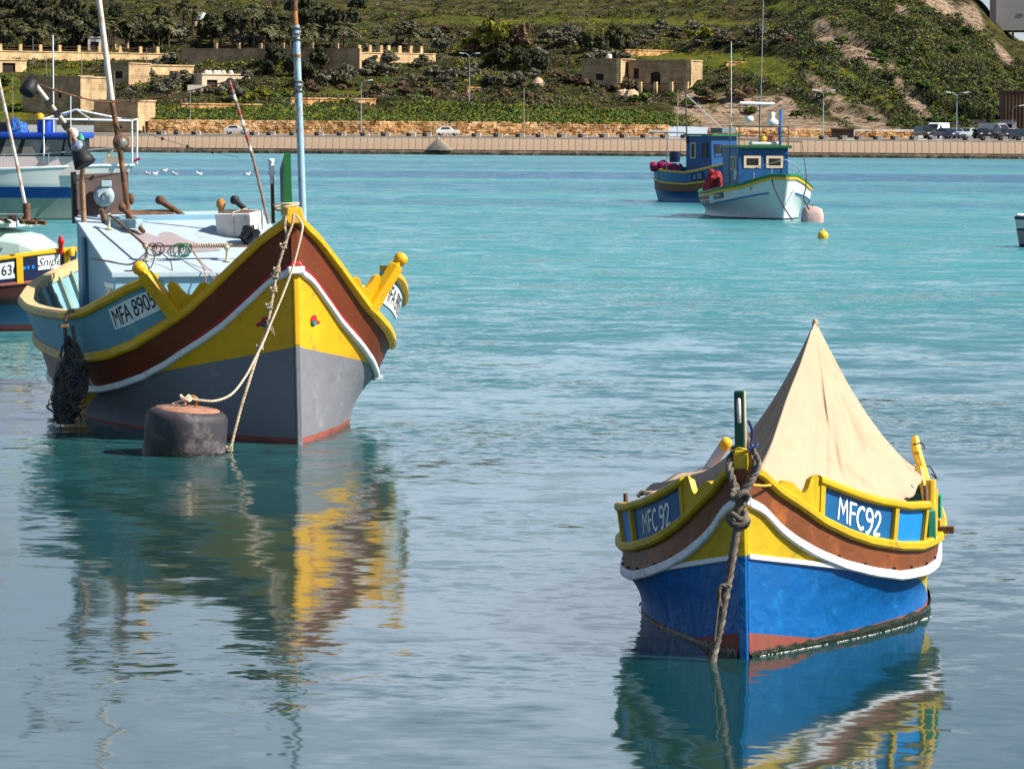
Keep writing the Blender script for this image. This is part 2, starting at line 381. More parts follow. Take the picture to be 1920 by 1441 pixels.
def make_terrain():
    xs = sorted(set([round(x, 1) for x in list(np.arange(-105, 125, 1.1)) + list(np.arange(-260, 260, 9)) + [-2400, -1500, -900, -600, -400, 400, 600, 900, 1500, 2400]]))
    vs = list(np.arange(480.4, 560, 1.3)) + list(np.arange(560, 720, 2.)) + list(np.arange(720, 960, 6)) + [1000, 1100, 1400, 2000]
    mb = MB(); rows = []; ck = []; fk = []
    for v in vs:
        r = []
        for x in xs:
            y = v - .112 * x
            if y < 300: y = 300
            z = tz(x, y) if abs(x) < 400 else tz(x, y, False)
            r.append((x, y, z)); px, py = to_px((x, y, z)); pn = .9 * mnz.noise(Vector((x * .16, y * .1, z * .3))) + .5 * mnz.noise(Vector((x * .6, y * .3, z * .9)))
            vis = v < 760 and abs(x) < 130
            ck.append(zone(CLAY, px, py, pn) if vis else 0.); fk.append(zone(FIELD, px, py, pn * .7) if vis else 0.)
        rows.append(r)
    mb.grid(rows)
    M = bpy.data.materials.new('hillside'); M.use_nodes = True; t = M.node_tree; b = t.nodes['Principled BSDF']; b.inputs['Roughness'].default_value = .95; b.inputs['Specular IOR Level'].default_value = .1
    n_ = t.nodes.new; l_ = t.links.new
    def noise(sc, d=5, r=.6):
        n = n_('ShaderNodeTexNoise'); n.inputs['Scale'].default_value = sc; n.inputs['Detail'].default_value = d; n.inputs['Roughness'].default_value = r; tcn = n_('ShaderNodeTexCoord'); l_(tcn.outputs['Object'], n.inputs['Vector']); return n.outputs[0]
    def ramp(src, pts):
        c = n_('ShaderNodeValToRGB'); el = c.color_ramp.elements
        el[0].position, el[0].color = pts[0][0], (*pts[0][1], 1); el[1].position, el[1].color = pts[-1][0], (*pts[-1][1], 1)
        for p, q in pts[1:-1]: k = el.new(p); k.color = (*q, 1)
        l_(src, c.inputs[0]); return c.outputs[0]
    def mix(f, a, b_):
        q = n_('ShaderNodeMix'); q.data_type = 'RGBA'
        for s_, x in (('Factor', f), ('A', a), ('B', b_)): l_(x, q.inputs[s_])
        return q.outputs['Result']
    scrub = ramp(noise(.35), [(.34, (.02, .018, .010)), (.45, (.05, .046, .016)), (.55, (.095, .095, .02)), (.68, (.15, .11, .06))])
    field = ramp(noise(.5), [(.3, (.06, .085, .012)), (.5, (.11, .14, .016)), (.62, (.25, .21, .015)), (.75, (.09, .11, .016))])
    clay = ramp(noise(.8, 8, .7), [(.40, (.08, .055, .035)), (.47, (.36, .25, .17)), (.54, (.52, .39, .27)), (.7, (.62, .49, .35))])
    a1 = n_('ShaderNodeAttribute'); a1.attribute_name = 'clay'; a2 = n_('ShaderNodeAttribute'); a2.attribute_name = 'field'
    c = mix(a2.outputs['Fac'], scrub, field); c = mix(a1.outputs['Fac'], c, clay)
    l_(c, b.inputs['Base Color'])
    bn = n_('ShaderNodeBump'); bn.inputs['Distance'].default_value = 2.2; l_(noise(1.1, 8, .7), bn.inputs['Height']); l_(bn.outputs[0], b.inputs['Normal'])
    o = mb.build('hillside', M); tag(o, kind='structure')
    for nm, d in (('clay', ck), ('field', fk)):
        at = o.data.attributes.new(nm, 'FLOAT', 'POINT'); at.data.foreach_set('value', d)
make_terrain()

# ---------------------------------------------------------------- quay: sea wall, road, stone wall
def qp(px, v, z):      # point on the far quay at image column px, distance class v
    # X solves u=px with Y=v-.112X
    k = (px - 960) / FPX; X = k * v / (1 + .112 * k); return Vector((X, v - .112 * X, z))
QR = -math.atan(.112)
M_panel = mat('sea_wall_panel', (.52, .36, .25), .9, .2, 1.2, .02, 8, (.32, .2, .13), .5, .9, spec=.2)
M_cap = mat('sea_wall_cap', (.50, .40, .32), .9, .15, 1, spec=.2)
M_foot = mat('sea_wall_foot', (.07, .055, .04), .8, .5, .8, .15, 1.5, (.2, .15, .1), .5, 1, spec=.3)
M_road = mat('quay_road', (.22, .19, .16), .9, .15, .4, spec=.2)
wall = thing('sea_wall', 'long pinkish concrete sea wall of upright panels along the far shore', 'sea wall', qp(960, 456, 0), QR)
def qlocal(px, v=456):
    p = qp(px, v, 0) - qp(960, 456, 0); return p.x / math.cos(QR)
mb = MB(); mb.box((0, 1.25, 1.15), (2600, 1.0, 2.1)); mb.build('backing', M_cap, wall)
mb = MB(); mb.box((0, .95, 2.22), (2600, .9, .24)); mb.build('coping', M_cap, wall, .03)
mb = MB(); rr = random.Random(4)
rows = [[(-150 + i * .7, -.55 - rr.uniform(0, .25), -.5) for i in range(430)], [(-150 + i * .7, -.5 - rr.uniform(0, .2), .32 + rr.uniform(-.07, .07)) for i in range(430)], [(-150 + i * .7, -.3, .55 + rr.uniform(-.05, .05)) for i in range(430)], [(-150 + i * .7, .35, .62) for i in range(430)]]
mb.grid(rows, smooth=False); mb.box((-725, -.2, .2), (1149.9, .7, .9)); mb.box((725.5, -.2, .2), (1149.2, .7, .9)); mb.build('footing', M_foot, wall)
mb = MB(); pw = .92
mb.box((0, 0, 0), (pw - .055, .22, 1.62)); pan = mb.build('panel', M_panel, wall); x0 = qlocal(-60); k = 0
pan.rotation_euler = (-.40, 0, 0); pan.location = (x0, .28, 1.37)
while k < 168:
    k += 1; x = x0 + k * pw
    if k == 1: continue
    c = pan.copy(); COL.objects.link(c); c.parent = wall; c.location = (x, .28 + rr.uniform(-.02, .02), 1.37); c.rotation_euler = (-.40 + rr.uniform(-.015, .015), 0, 0)
mb = MB()
for s_ in (-1, 1):
    xa = x0 - pw / 2 if s_ < 0 else x0 + 168.5 * pw; mb.box((xa + s_ * 300, .28, 1.37), (600, .22, 1.62), rx=-.40)
mb.build('panel_run', M_panel, wall)
mb = MB(); a = [(x, 456 + 1.5 - .112 * x, 2.42) for x in (-1200, 1200)]; bb = [(x, 482 - .112 * x, 2.6) for x in (-1200, 1200)]
mb.add([a[0], a[1], bb[1], bb[0]], [(0, 1, 2, 3)]); tag(mb.build('quay_road', M_road), kind='structure')
# rubble retaining wall behind the road, built as coursed real stones joined (too small to tell apart singly)
def rubble_mat():
    M = bpy.data.materials.new('rubble_limestone'); M.use_nodes = True; t = M.node_tree; b = t.nodes['Principled BSDF']; b.inputs['Roughness'].default_value = .95; b.inputs['Specular IOR Level'].default_value = .1
    oi = t.nodes.new('ShaderNodeTexCoord'); vo = t.nodes.new('ShaderNodeTexVoronoi'); vo.inputs['Scale'].default_value = 1.7; t.links.new(oi.outputs['Object'], vo.inputs['Vector'])
    bw = t.nodes.new('ShaderNodeSeparateColor'); t.links.new(vo.outputs['Color'], bw.inputs[0])
    cr = t.nodes.new('ShaderNodeValToRGB'); el = cr.color_ramp.elements; el[0].color = (.26, .13, .05, 1); el[1].color = (.72, .50, .28, 1); k = el.new(.5); k.color = (.56, .31, .12, 1)
    t.links.new(bw.outputs[0], cr.inputs[0])
    n = t.nodes.new('ShaderNodeTexNoise'); n.inputs['Scale'].default_value = .25; n.inputs['Detail'].default_value = 5; t.links.new(oi.outputs['Object'], n.inputs['Vector'])
    mr = t.nodes.new('ShaderNodeMapRange'); mr.inputs[1].default_value = .35; mr.inputs[2].default_value = .65; mr.inputs[3].default_value = .72; mr.inputs[4].default_value = 1.25; t.links.new(n.outputs[0], mr.inputs[0])
    mm = t.nodes.new('ShaderNodeMix'); mm.data_type = 'RGBA'; mm.blend_type = 'MULTIPLY'; mm.inputs['Factor'].default_value = 1; t.links.new(cr.outputs[0], mm.inputs['A']); t.links.new(mr.outputs[0], mm.inputs['B'])
    t.links.new(mm.outputs['Result'], b.inputs['Base Color']); return M
M_rub = rubble_mat()
def rubble_wall(name, label, pxa, pxb, v, z0, h0, h1, sz=.42, rz_=0., cat='stone wall'):
    A = qp(pxa, v, z0); B = qp(pxb, v - rz_, z0); L = (B - A).length; ang = math.atan2(B.y - A.y, B.x - A.x)
    t = thing(name, label, cat, A, ang); t.rotation_euler = (-.34, 0, ang); R = random.Random(int(pxa + v)); mb = MB()
    mb.add([(0, .08, -.5), (L, .08, -.5), (L, .08, h1 - .1), (0, .08, h0 - .1), (0, .6, -.5), (L, .6, -.5), (L, .6, h1 - .1), (0, .6, h0 - .1)], [(0, 1, 2, 3), (3, 2, 6, 7), (1, 5, 6, 2), (4, 0, 3, 7), (5, 4, 7, 6)])
    z = 0
    while z < max(h0, h1):
        h = R.uniform(.7, 1.1) * sz * .75; x = -R.random() * sz
        while x < L:
            w = R.uniform(.7, 1.6) * sz; hh = h0 + (h1 - h0) * x / L
            if z < hh - R.random() * .15 and x + w < L + sz:
                x1, x2 = max(0, x + .03), min(L, x + w - .03)
                if x2 - x1 > .08:
                    d = R.uniform(-.06, .1); j = lambda: R.uniform(-.04, .04)
                    q = [(x1 + j(), -d, z + .03 + j()), (x2 + j(), -d + j(), z + .03 + j()), (x2 + j(), -d + j(), z + h + j()), (x1 + j(), -d, z + h + j())]
                    bk = [(p[0], .1, p[2]) for p in q]
                    mb.add(q + bk, [(0, 1, 2, 3), (3, 2, 6, 7), (1, 5, 6, 2), (4, 0, 3, 7)])
            x += w
        z += h
    o = mb.build('stones', M_rub, t); o['kind'] = 'stuff'; return t
rubble_wall('stone_wall', 'long orange rubble stone wall running behind the quay road below the green hedge', 275, 1250, 479, 2.55, 1.95, 1.75)
rubble_wall('stone_wall', 'orange rubble stone wall between the clay slope and the parked cars', 1322, 1582, 479, 2.55, 1.2, 1.15)
rubble_wall('stone_wall', 'stretch of rubble wall just left of the dark metal quay gate', 1595 + 3, 1715, 479, 2.55, 1.1, 1.05)
# ---------------------------------------------------------------- boats: hull builder
def table(pts, L, sg=.05):
    a = np.linspace(-.1, L + .1, 500); z = np.interp(a, [p[0] for p in pts], [p[1] for p in pts]); w = max(1, int(sg / (a[1] - a[0])))
    k = np.hanning(2 * w + 3); k /= k.sum(); zp = np.concatenate([2 * z[0] - z[1:w + 2][::-1], z, 2 * z[-1] - z[-w - 2:-1][::-1]])
    zs = np.convolve(zp, k, 'valid'); return lambda x: float(np.interp(x, a, zs))
def blend_table(pts, L):
    f, c = table(pts, L, .2), table(pts, L, .75)
    def g(x): k = min(1, max(0, (x - 1.2) / 1.5)); return f(x) * (1 - k) + c(x) * k
    return g
class Line:
    def __init__(s, B, L, am, pb, ps, zt, a0=-.02, sg=.25, bmin=.03, bt=None):
        s.B, s.L, s.am, s.pb, s.ps, s.a0, s.bmin = B, L, am, pb, ps, a0, bmin; s.bt = blend_table(bt, L) if bt else None; s.z = table(zt, L, sg)
    def b(s, a):
        if s.bt: return max(s.bmin, s.bt(a) if a > .6 else min(s.bt(a), 1.55 * s.bt(.6) * max(0, a + .02) ** .75))
        if a < s.am: v = s.B * (1 - (1 - max(0, (a - s.a0) / (s.am - s.a0))) ** s.pb)
        else: v = s.B * (1 - min(1, (a - s.am) / (s.L - s.am)) ** s.ps)
        return max(s.bmin, v)
    def a(s, q): return s.a0 + (s.L - s.a0) * q
    def P(s, q, sd=1): a = s.a(q); return Vector((sd * s.b(a), a, s.z(a)))
    def q(s, a): return (a - s.a0) / (s.L - s.a0)
QS = [(1 - math.cos(PI * u)) / 2 * .55 + u * .45 for u in np.linspace(0, 1, 90)]
QS = sorted(set([round(q, 5) for q in QS] + [.003, .008, .015, .022, .04, .05, .06, .08, .95, .97, .985, .995]))
class Hull:
    def __init__(s, G, Wl, L, K, yg=None, boot=None, flare=.06):
        s.G, s.W, s.L, s.K, s.yg, s.boot, s.flare = G, Wl, L, K, yg, boot, flare
    def low(s, q, v, sd):   # v 0 at W .. 1 at L
        p = s.W.P(q, sd).lerp(s.L.P(q, sd), v); p.x *= 1 - s.flare * 4 * v * (1 - v); return p
    def mesh(s, name, parent, m_top, m_mid, m_bot, m_boot, faded=None, top_from=None):
        mb = MB(); cols = []
        for q in QS:
            zw, zl = s.W.P(q).z, s.L.P(q).z
            zy = min(zw, s.yg(s.L.a(q))) if s.yg else zw; zb = s.boot(s.L.a(q)) if s.boot else zl
            vy = (zw - zy) / (zw - zl); vb = (zw - zb) / (zw - zl)
            vs = [vy * i / 4 for i in range(5)] + [vy + (vb - vy) * i / 6 for i in range(1, 7)] + [vb + (1 - vb) * i / 2 for i in (1, 2)]
            cols.append((q, vs))
        for sd in (-1, 1):
            rows_all = []
            for q, vs in cols:
                r = [s.G.P(q, sd).lerp(s.W.P(q, sd), i / 4) for i in range(4)] + [s.low(q, v, sd) for v in vs] + [s.L.P(q, sd).lerp(s.K.P(q, sd), i / 2) for i in (1, 2)]
                rows_all.append(r)
            o = len(mb.v); n = len(rows_all[0]); mb.v += [tuple(p) for r in rows_all for p in r]
            for i in range(len(rows_all) - 1):
                for j in range(n - 1):
                    f = (o + i * n + j, o + i * n + j + 1, o + (i + 1) * n + j + 1, o + (i + 1) * n + j)
                    if sd > 0: f = f[::-1]
                    P = [Vector(mb.v[k]) for k in f]
                    if (P[0] - P[2]).cross(P[1] - P[3]).length < 1e-7: continue
                    mi = 0 if j < 4 else 1 if j < 8 else 2 if j < 14 else 3
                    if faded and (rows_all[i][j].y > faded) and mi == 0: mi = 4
                    mb.f.append(f); mb.m.append(mi); mb.sm.append(True)
            if sd < 0: oL = o
        n = len(rows_all[0])
        for j in range(n - 1):      # narrow stem and stern faces joining both sides
            mi = 0 if j < 4 else 1 if j < 8 else 2 if j < 14 else 3
            e = (len(rows_all) - 1) * n
            mb.f.append((oL + j, oL + j + 1, o + j + 1, o + j)); mb.m.append(mi); mb.sm.append(False)
            mb.f.append((o + e + j, o + e + j + 1, oL + e + j + 1, oL + e + j)); mb.m.append(mi); mb.sm.append(False)
        return mb.build(name, [m_top, m_mid, m_bot, m_boot] + ([faded_mat] if faded else []), parent)
    def skin(s, a, z, sd, off=0.):
        """point on the outer skin at length a and height z"""
        def pt(a, z):
            q = s.G.q(a); zw = s.W.P(q).z
            if z > zw: zg = s.G.P(q).z; return s.G.P(q, sd).lerp(s.W.P(q, sd), (zg - z) / (zg - zw))
            return s.low(q, (zw - z) / (zw - s.L.P(q).z), sd)
        p = pt(a, z)
        if off:
            n = (pt(a + .02, z) - pt(a - .02, z)).cross(pt(a, z + .02) - pt(a, z - .02)).normalized()
            if n.x * sd < 0: n = -n
            p = p + n * off
        return p
def sweep(mb, P, wd, ht, sd, mi=0, off=0., dz=0., chamfer=.25, lean=0.):
    """rail of rectangular section with eased edges along points P; grows outward on side sd"""
    rows = []; c = chamfer * min(wd, ht)
    for i, p in enumerate(P):
        t = P[min(i + 1, len(P) - 1)] - P[max(0, i - 1)]; t.z = 0; n = Vector((t.y, -t.x, 0)).normalized()
        if n.x * sd < 0 and abs(n.x) > 1e-3: n = -n
        u = Vector((0, 0, 1)); q = p + n * off + u * dz
        sec = [(0, -ht / 2), (wd - c, -ht / 2), (wd, -ht / 2 + c), (wd, ht / 2 - c), (wd - c, ht / 2), (0, ht / 2)]
        rows.append([q + n * (x + lean * y) + u * y for x, y in sec])
    mb.grid(rows, mi, False, True); mb.add(rows[0], [tuple(range(6))], mi); mb.add(rows[-1], [tuple(range(6))[::-1]], mi)
def rail(name, line, parent, m, wd, ht, q0=0., q1=1., off=0., dz=0., sides=(-1, 1), lean=0., split=None, m2=None):
    mb = MB()
    for sd in sides:
        qs = [q for q in QS if q0 <= q <= q1]; P = [line.P(q, sd) for q in qs]
        if split:
            k = [i for i, p in enumerate(P) if p.y > split]
            if k: sweep(mb, P[:k[0] + 1], wd, ht, sd, 0, off, dz, lean=lean); sweep(mb, P[k[0]:], wd, ht, sd, 1, off, dz, lean=lean); continue
        sweep(mb, P, wd, ht, sd, 0, off, dz, lean=lean)
    return mb.build(name, [m] + ([m2] if m2 else []), parent)
class Surf:
    """washboard surface between a lower and an upper line; (distance along, 0..1 up)"""
    def __init__(s, lo, hi, sd): 
        s.lo, s.hi, s.sd = lo, hi, sd; s.qa = np.linspace(0, 1, 600); A = [lo.P(q, sd) for q in s.qa]; d = [0]
        for a, b in zip(A, A[1:]): d.append(d[-1] + (b - a).length)
        s.d = d
    def at_a(s, a): return float(np.interp(s.lo.q(a), s.qa, s.d))
    def P(s, d, h, off=0.):
        q = float(np.interp(d, s.d, s.qa)); 
        def f(q, h): a = s.lo.a(q); lo = s.lo.P(q, s.sd); hi = Vector((s.sd * s.hi.b(a), a, s.hi.z(a))); return lo.lerp(hi, h)
        p = f(q, h)
        if off:
            n = (f(q + .004, h) - f(q - .004, h)).cross(f(q, min(1, h + .1)) - f(q, max(0, h - .1))).normalized()
            if n.x * s.sd < 0: n = -n
            p = p + n * off
        return p
def slab(mb, S_, d0, d1, h0, h1, o0, o1, n=8, mi=0):
    """curved board on a Surf between distances d0..d1, heights h0..h1 (functions or numbers), from offset o0 to o1"""
    g = lambda h, x: h(x) if callable(h) else h
    rows = []
    for i in range(n + 1):
        d = d0 + (d1 - d0) * i / n; a, b = g(h0, d), g(h1, d)
        rows.append([S_.P(d, a, o0), S_.P(d, a, o1), S_.P(d, b, o1), S_.P(d, b, o0)])
    mb.grid(rows, mi, False, True); mb.add(rows[0], [(0, 1, 2, 3)], mi); mb.add(rows[-1], [(3, 2, 1, 0)], mi); return mb
def surf_text(S_, txt, size, dc, hc, off, m, parent, hscale, sd, bold=0., shear=0., rough=0., spacing=1., yscale=1., tilt=0., xs=1., strokes_t=None):
    """lettering wrapped onto a Surf; reads left to right as seen from outside"""
    v, f = stroke_text(txt, size, strokes_t) if strokes_t else text_pts(txt, size, bold, shear, spacing, yscale=yscale)
    if rough: v = rough_edges(v, rough, 3)
    vs = []
    for x, y in v:
        y += tilt * x; vs.append(S_.P(dc + sd * x * xs, hc + y / hscale, off))
    return MB().add(vs, f).build('lettering', m, parent)

# paints
yellow = mat('yellow_gloss_paint', (.66, .36, .005), .42, .12, 3, .0015, 30, (.35, .2, .03), .16, 7, coat=.05, wave=.006)
yellow2 = mat('mustard_paint', (.50, .335, .008), .48, .15, 5, .003, 18, (.22, .17, .02), .25, 8, wave=.008)
faded_yellow = mat('sun_bleached_yellow_paint', (.62, .45, .22), .7, .15, 4, .002, 30, (.35, .27, .2), .3, 9)  # rail yellow with the bright glare at the stern painted in
brown = mat('red_brown_paint', (.15, .032, .009), .45, .14, 2.5, .0015, 25, (.2, .06, .025), .15, 3, scratch=(.16, .05, .03), wave=.008)
brown2 = mat('orange_brown_paint', (.15, .042, .009), .5, .22, 4, .003, 14, (.36, .10, .02), .3, 4, scratch=(.30, .09, .03), wave=.01)
faded_mat = mat('bleached_brown_paint', (.36, .27, .24), .8, .15, 4, .002, 20, (.5, .4, .36), .4, 3)  # topside brown lightened for the sunlit look of the stern
white_p = mat('white_paint', (.72, .74, .74), .45, .08, 4, .002, 20, (.45, .45, .43), .2, 6)
white2 = mat('brushed_white_paint', (.74, .76, .80), .5, .10, 6, .004, 16, (.42, .42, .44), .3, 7)
red_p = mat('red_paint', (.42, .012, .02), .45, .1, 3)
maroon = mat('antifouling_red', (.27, .075, .055), .75, .25, 4, .003, 12, (.14, .05, .04), .4, 4)
grey_p = mat('grey_hull_paint', (.175, .178, .205), .55, .08, 1.4, .003, 6, (.30, .28, .29), .25, 1.6, scratch=(.28, .27, .28), wave=.012)
blue_p = mat('bright_blue_paint', (.0015, .10, .33), .42, .14, 3, .004, 12, (.008, .2, .52), .3, 5, scratch=(.008, .16, .42), wave=.02)
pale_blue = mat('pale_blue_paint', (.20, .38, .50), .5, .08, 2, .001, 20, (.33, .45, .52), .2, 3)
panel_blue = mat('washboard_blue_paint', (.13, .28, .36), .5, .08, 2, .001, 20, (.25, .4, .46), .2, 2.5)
plate_blue = mat('plate_blue_paint', (.008, .10, .27), .4, .15, 5, .001, 30)
sky_blue = mat('light_blue_panel_paint', (.01, .2, .60), .4, .15, 4, .001, 30)
green_p = mat('dark_green_paint', (.006, .10, .02), .4, .12, 4, .001, 20, coat=.15)
green_dk = mat('bottle_green_paint', (.004, .055, .03), .4, .12, 4, .001, 20)
roof_p = mat('pale_roof_paint', (.37, .46, .53), .6, .07, 3, .001, 20, (.34, .30, .30), .22, 2.2)
rust = mat('rusty_steel', (.11, .055, .035), .8, .35, 8, .003, 30, (.38, .16, .05), .5, 9)
rusty_white = mat('rusting_white_pipe', (.62, .56, .50), .6, .15, 9, .001, 40, (.28, .10, .04), .6, 6)
galv = mat('weathered_steel', (.34, .40, .45), .45, .15, 6, .001, 30, (.3, .13, .05), .2, 5, metal=.2)
black_p = mat('black_rubber', (.012, .012, .014), .6, .3, 5)
letter_k = mat('black_lettering', (.01, .01, .012), .5)
letter_w = mat('white_lettering', (.82, .82, .80), .5)
wood = mat('weathered_wood', (.16, .08, .05), .8, .3, 6, .003, 30, (.3, .2, .14), .4, 8, stretch=(1, 1, .3))
rope_m = mat('old_rope', (.40, .32, .23), .95, .35, 30, .002, 120, (.12, .09, .06), .35, 14)
rope_w = mat('pale_rope', (.62, .53, .40), .95, .2, 30, .001, 120, (.3, .22, .14), .3, 20)
rope_d = mat('wet_grey_rope', (.12, .10, .085), .95, .4, 18, .003, 90, (.34, .30, .25), .4, 10)
deck_g = mat('grey_green_deck_paint', (.22, .30, .24), .7, .15, 3)
glass = mat('dark_window_glass', (.02, .018, .014), .25, .3, 2, spec=.25)
canvas = mat('cream_canvas', (.43, .32, .225), .9, .08, 2.2, .0015, 240, (.33, .235, .155), .4, 2.2, spec=.15)

def place(o, B):
    o.location = B.location; o.rotation_euler = B.rotation_euler; return o
def boat_root(name, label, bow, th, heel=0., cat='fishing boat', group=None):
    t = thing(name, label, cat, bow, th, group); t.rotation_euler = (0, rad(heel), rad(th)) ; return t

# ======================================================= boat 1: the large luzzu on the left
B1 = boat_root('fishing_boat', 'large yellow and brown fishing boat with grey bottom and pale blue cabin', (-2.098, 34.02, 0), 18.43, -1.6)
GT = [(-.02, 0), (0, .04), (.15, .25), (.3, .45), (.5, .68), (.75, .93), (.95, 1.12), (1.2, 1.29), (1.5, 1.41), (1.8, 1.50), (2.1, 1.58), (2.5, 1.68), (3, 1.76), (3.8, 1.80), (4.5, 1.74), (5, 1.63), (6, 1.33), (7, .9), (7.8, .5), (8.6, .03)]
WT = [(-.02, 0), (0, .03), (.15, .2), (.3, .36), (.55, .6), (.75, .78), (.85, .86), (1.1, 1.03), (1.2, 1.09), (1.5, 1.22), (1.8, 1.32), (2.1, 1.42), (2.5, 1.52), (3, 1.61), (3.8, 1.67), (4.5, 1.61), (5, 1.51), (6, 1.23), (7, .84), (8.5, .03)]
LT = [(-.02, 0), (.4, .29), (.8, .52), (1.1, .70), (1.5, .88), (1.8, 1.03), (2.1, 1.13), (2.4, 1.20), (3, 1.32), (3.8, 1.38), (4.5, 1.34), (5, 1.25), (6, 1.02), (7, .65), (8.3, .03)]
G1 = Line(1, 8.6, 2.8, 2, 2, [(-.1, 2.27), (0, 2.19), (.15, 2.04), (.3, 1.83), (.5, 1.57), (.75, 1.30), (1.0, 1.12), (1.3, .96), (1.8, .83), (2.3, .77), (2.9, .75), (3.5, .79), (4.3, .83), (8.7, 1.05)], sg=.06, bt=GT)
W1 = Line(1, 8.5, 2.8, 2, 2, [(-.1, 1.76), (0, 1.70), (.15, 1.61), (.3, 1.43), (.55, 1.16), (.75, 1.0), (1.15, .75), (1.5, .61), (1.95, .50), (2.3, .44), (3, .40), (3.7, .39), (4.5, .42), (8.6, .55)], sg=.06, bt=WT)
L1 = Line(1, 8.3, 3.2, 2, 2, [(0, 0), (9, 0)], bt=LT)
K1 = Line(.5, 8.0, 3.6, 1.5, 2.5, [(0, -.55), (9, -.55)])
H1 = Hull(G1, W1, L1, K1, yg=lambda a: .955 - .23 * a, boot=lambda a: .055 + .0 * a, flare=.05)
H1.mesh('hull', B1, brown, yellow, grey_p, maroon, faded=2.45)  # topsides aft of the split carry painted-in sunlight
stem = MB(); stem.box((0, -.035, .25), (.055, .06, 1.45), 0, taper=1); stem.build('stem_lower', grey_p, B1, .01).location = (0, 0, 0)
stem = MB(); stem.box((0, -.035, 1.30), (.055, .06, .65)); stem.build('stem_middle', yellow, B1, .01)
rail('gunwale_rail', G1, B1, yellow, .075, .10, 0, 1, off=-.02, split=2.45, m2=faded_yellow)  # aft length of rail in the painted sunlit tone
rail('rubbing_strake', W1, B1, white_p, .05, .07, 0, 1, off=-.01)
rail('red_line', W1, B1, red_p, .035, .03, 0, 1, off=-.01, dz=.06)
mb = MB(); mb.box((0, -.055, 1.715), (.17, .08, .075)); mb.build('strake_cap', white_p, B1, .012)
mb = MB(); mb.box((0, -.05, 1.78), (.14, .07, .05), taper=.6); mb.build('strake_crest', red_p, B1, .012)
mb = MB(); mb.box((0, .0, 2.25), (.20, .20, .16), taper=.75); mb.build('stem_cap', yellow, B1, .015)
# green stem post, chamfered towards the top
mb = MB(); mb.add([(-.07, .08, 2.25), (.016, .08, 2.25), (.016, .20, 2.25), (-.07, .20, 2.25), (-.045, .09, 2.86), (.016, .09, 2.87), (.016, .20, 2.80), (-.07, .20, 2.70)],
    [(0, 3, 2, 1), (0, 1, 5, 4), (1, 2, 6, 5), (2, 3, 7, 6), (3, 0, 4, 7), (4, 5, 6, 7)]); mb.build('stem_post', green_p, B1)
mb = MB(); mb.lathe([(.018, 2.62), (.02, 2.70), (.035, 2.71), (.035, 2.74), (.028, 2.75), (.028, 2.83), (.033, 2.84), (.033, 2.86), (.01, 2.865)], (-.155, .2, -.06), n=12); mb.build('navigation_light', white_p, B1)
mb = MB(); mb.box((-.15, .2, 2.4), (.03, .03, .46)); mb.build('light_bracket', rust, B1)
# inner skin, deck and ribs
def inner(hull, parent, cap, m, m_deck, t=.07, zd=.55, q0=.05, q1=.985):
    mb = MB(); rows = []
    for sd in (-1, 1):
        R_ = []
        for q in [x for x in QS if q0 <= x <= q1]:
            g = hull.G.P(q, sd); z1 = min(zd, g.z - .1); r = []
            for z in (g.z, (g.z + z1) / 2, z1):
                p = hull.skin(g.y, z, sd); x = max(.02, abs(p.x) - t); r.append(Vector((x * sd, p.y, z)))
            R_.append(r)
            if sd > 0: rows.append([(-r[2].x, r[2].y, r[2].z), (-r[2].x / 3, r[2].y, r[2].z + .02), (r[2].x / 3, r[2].y, r[2].z + .02), (r[2].x, r[2].y, r[2].z)])
        mb.grid(R_ if sd > 0 else R_[::-1], 0)
    mb.build('inner_planking', m, parent); MB().grid(rows, 0, False).build('deck', m_deck, parent)
inner(H1, B1, G1, panel_blue, deck_g, zd=.6)
# foredeck
rows = [];
for q in [x for x in QS if .012 < x < .20]:
    g = G1.P(q, 1); x = abs(g.x) - .03; z = g.z - .03; rows.append([(-x, g.y, z), (0, g.y, z + .05), (x, g.y, z)])
MB().grid(rows, 0, False).build('foredeck', roof_p, B1)
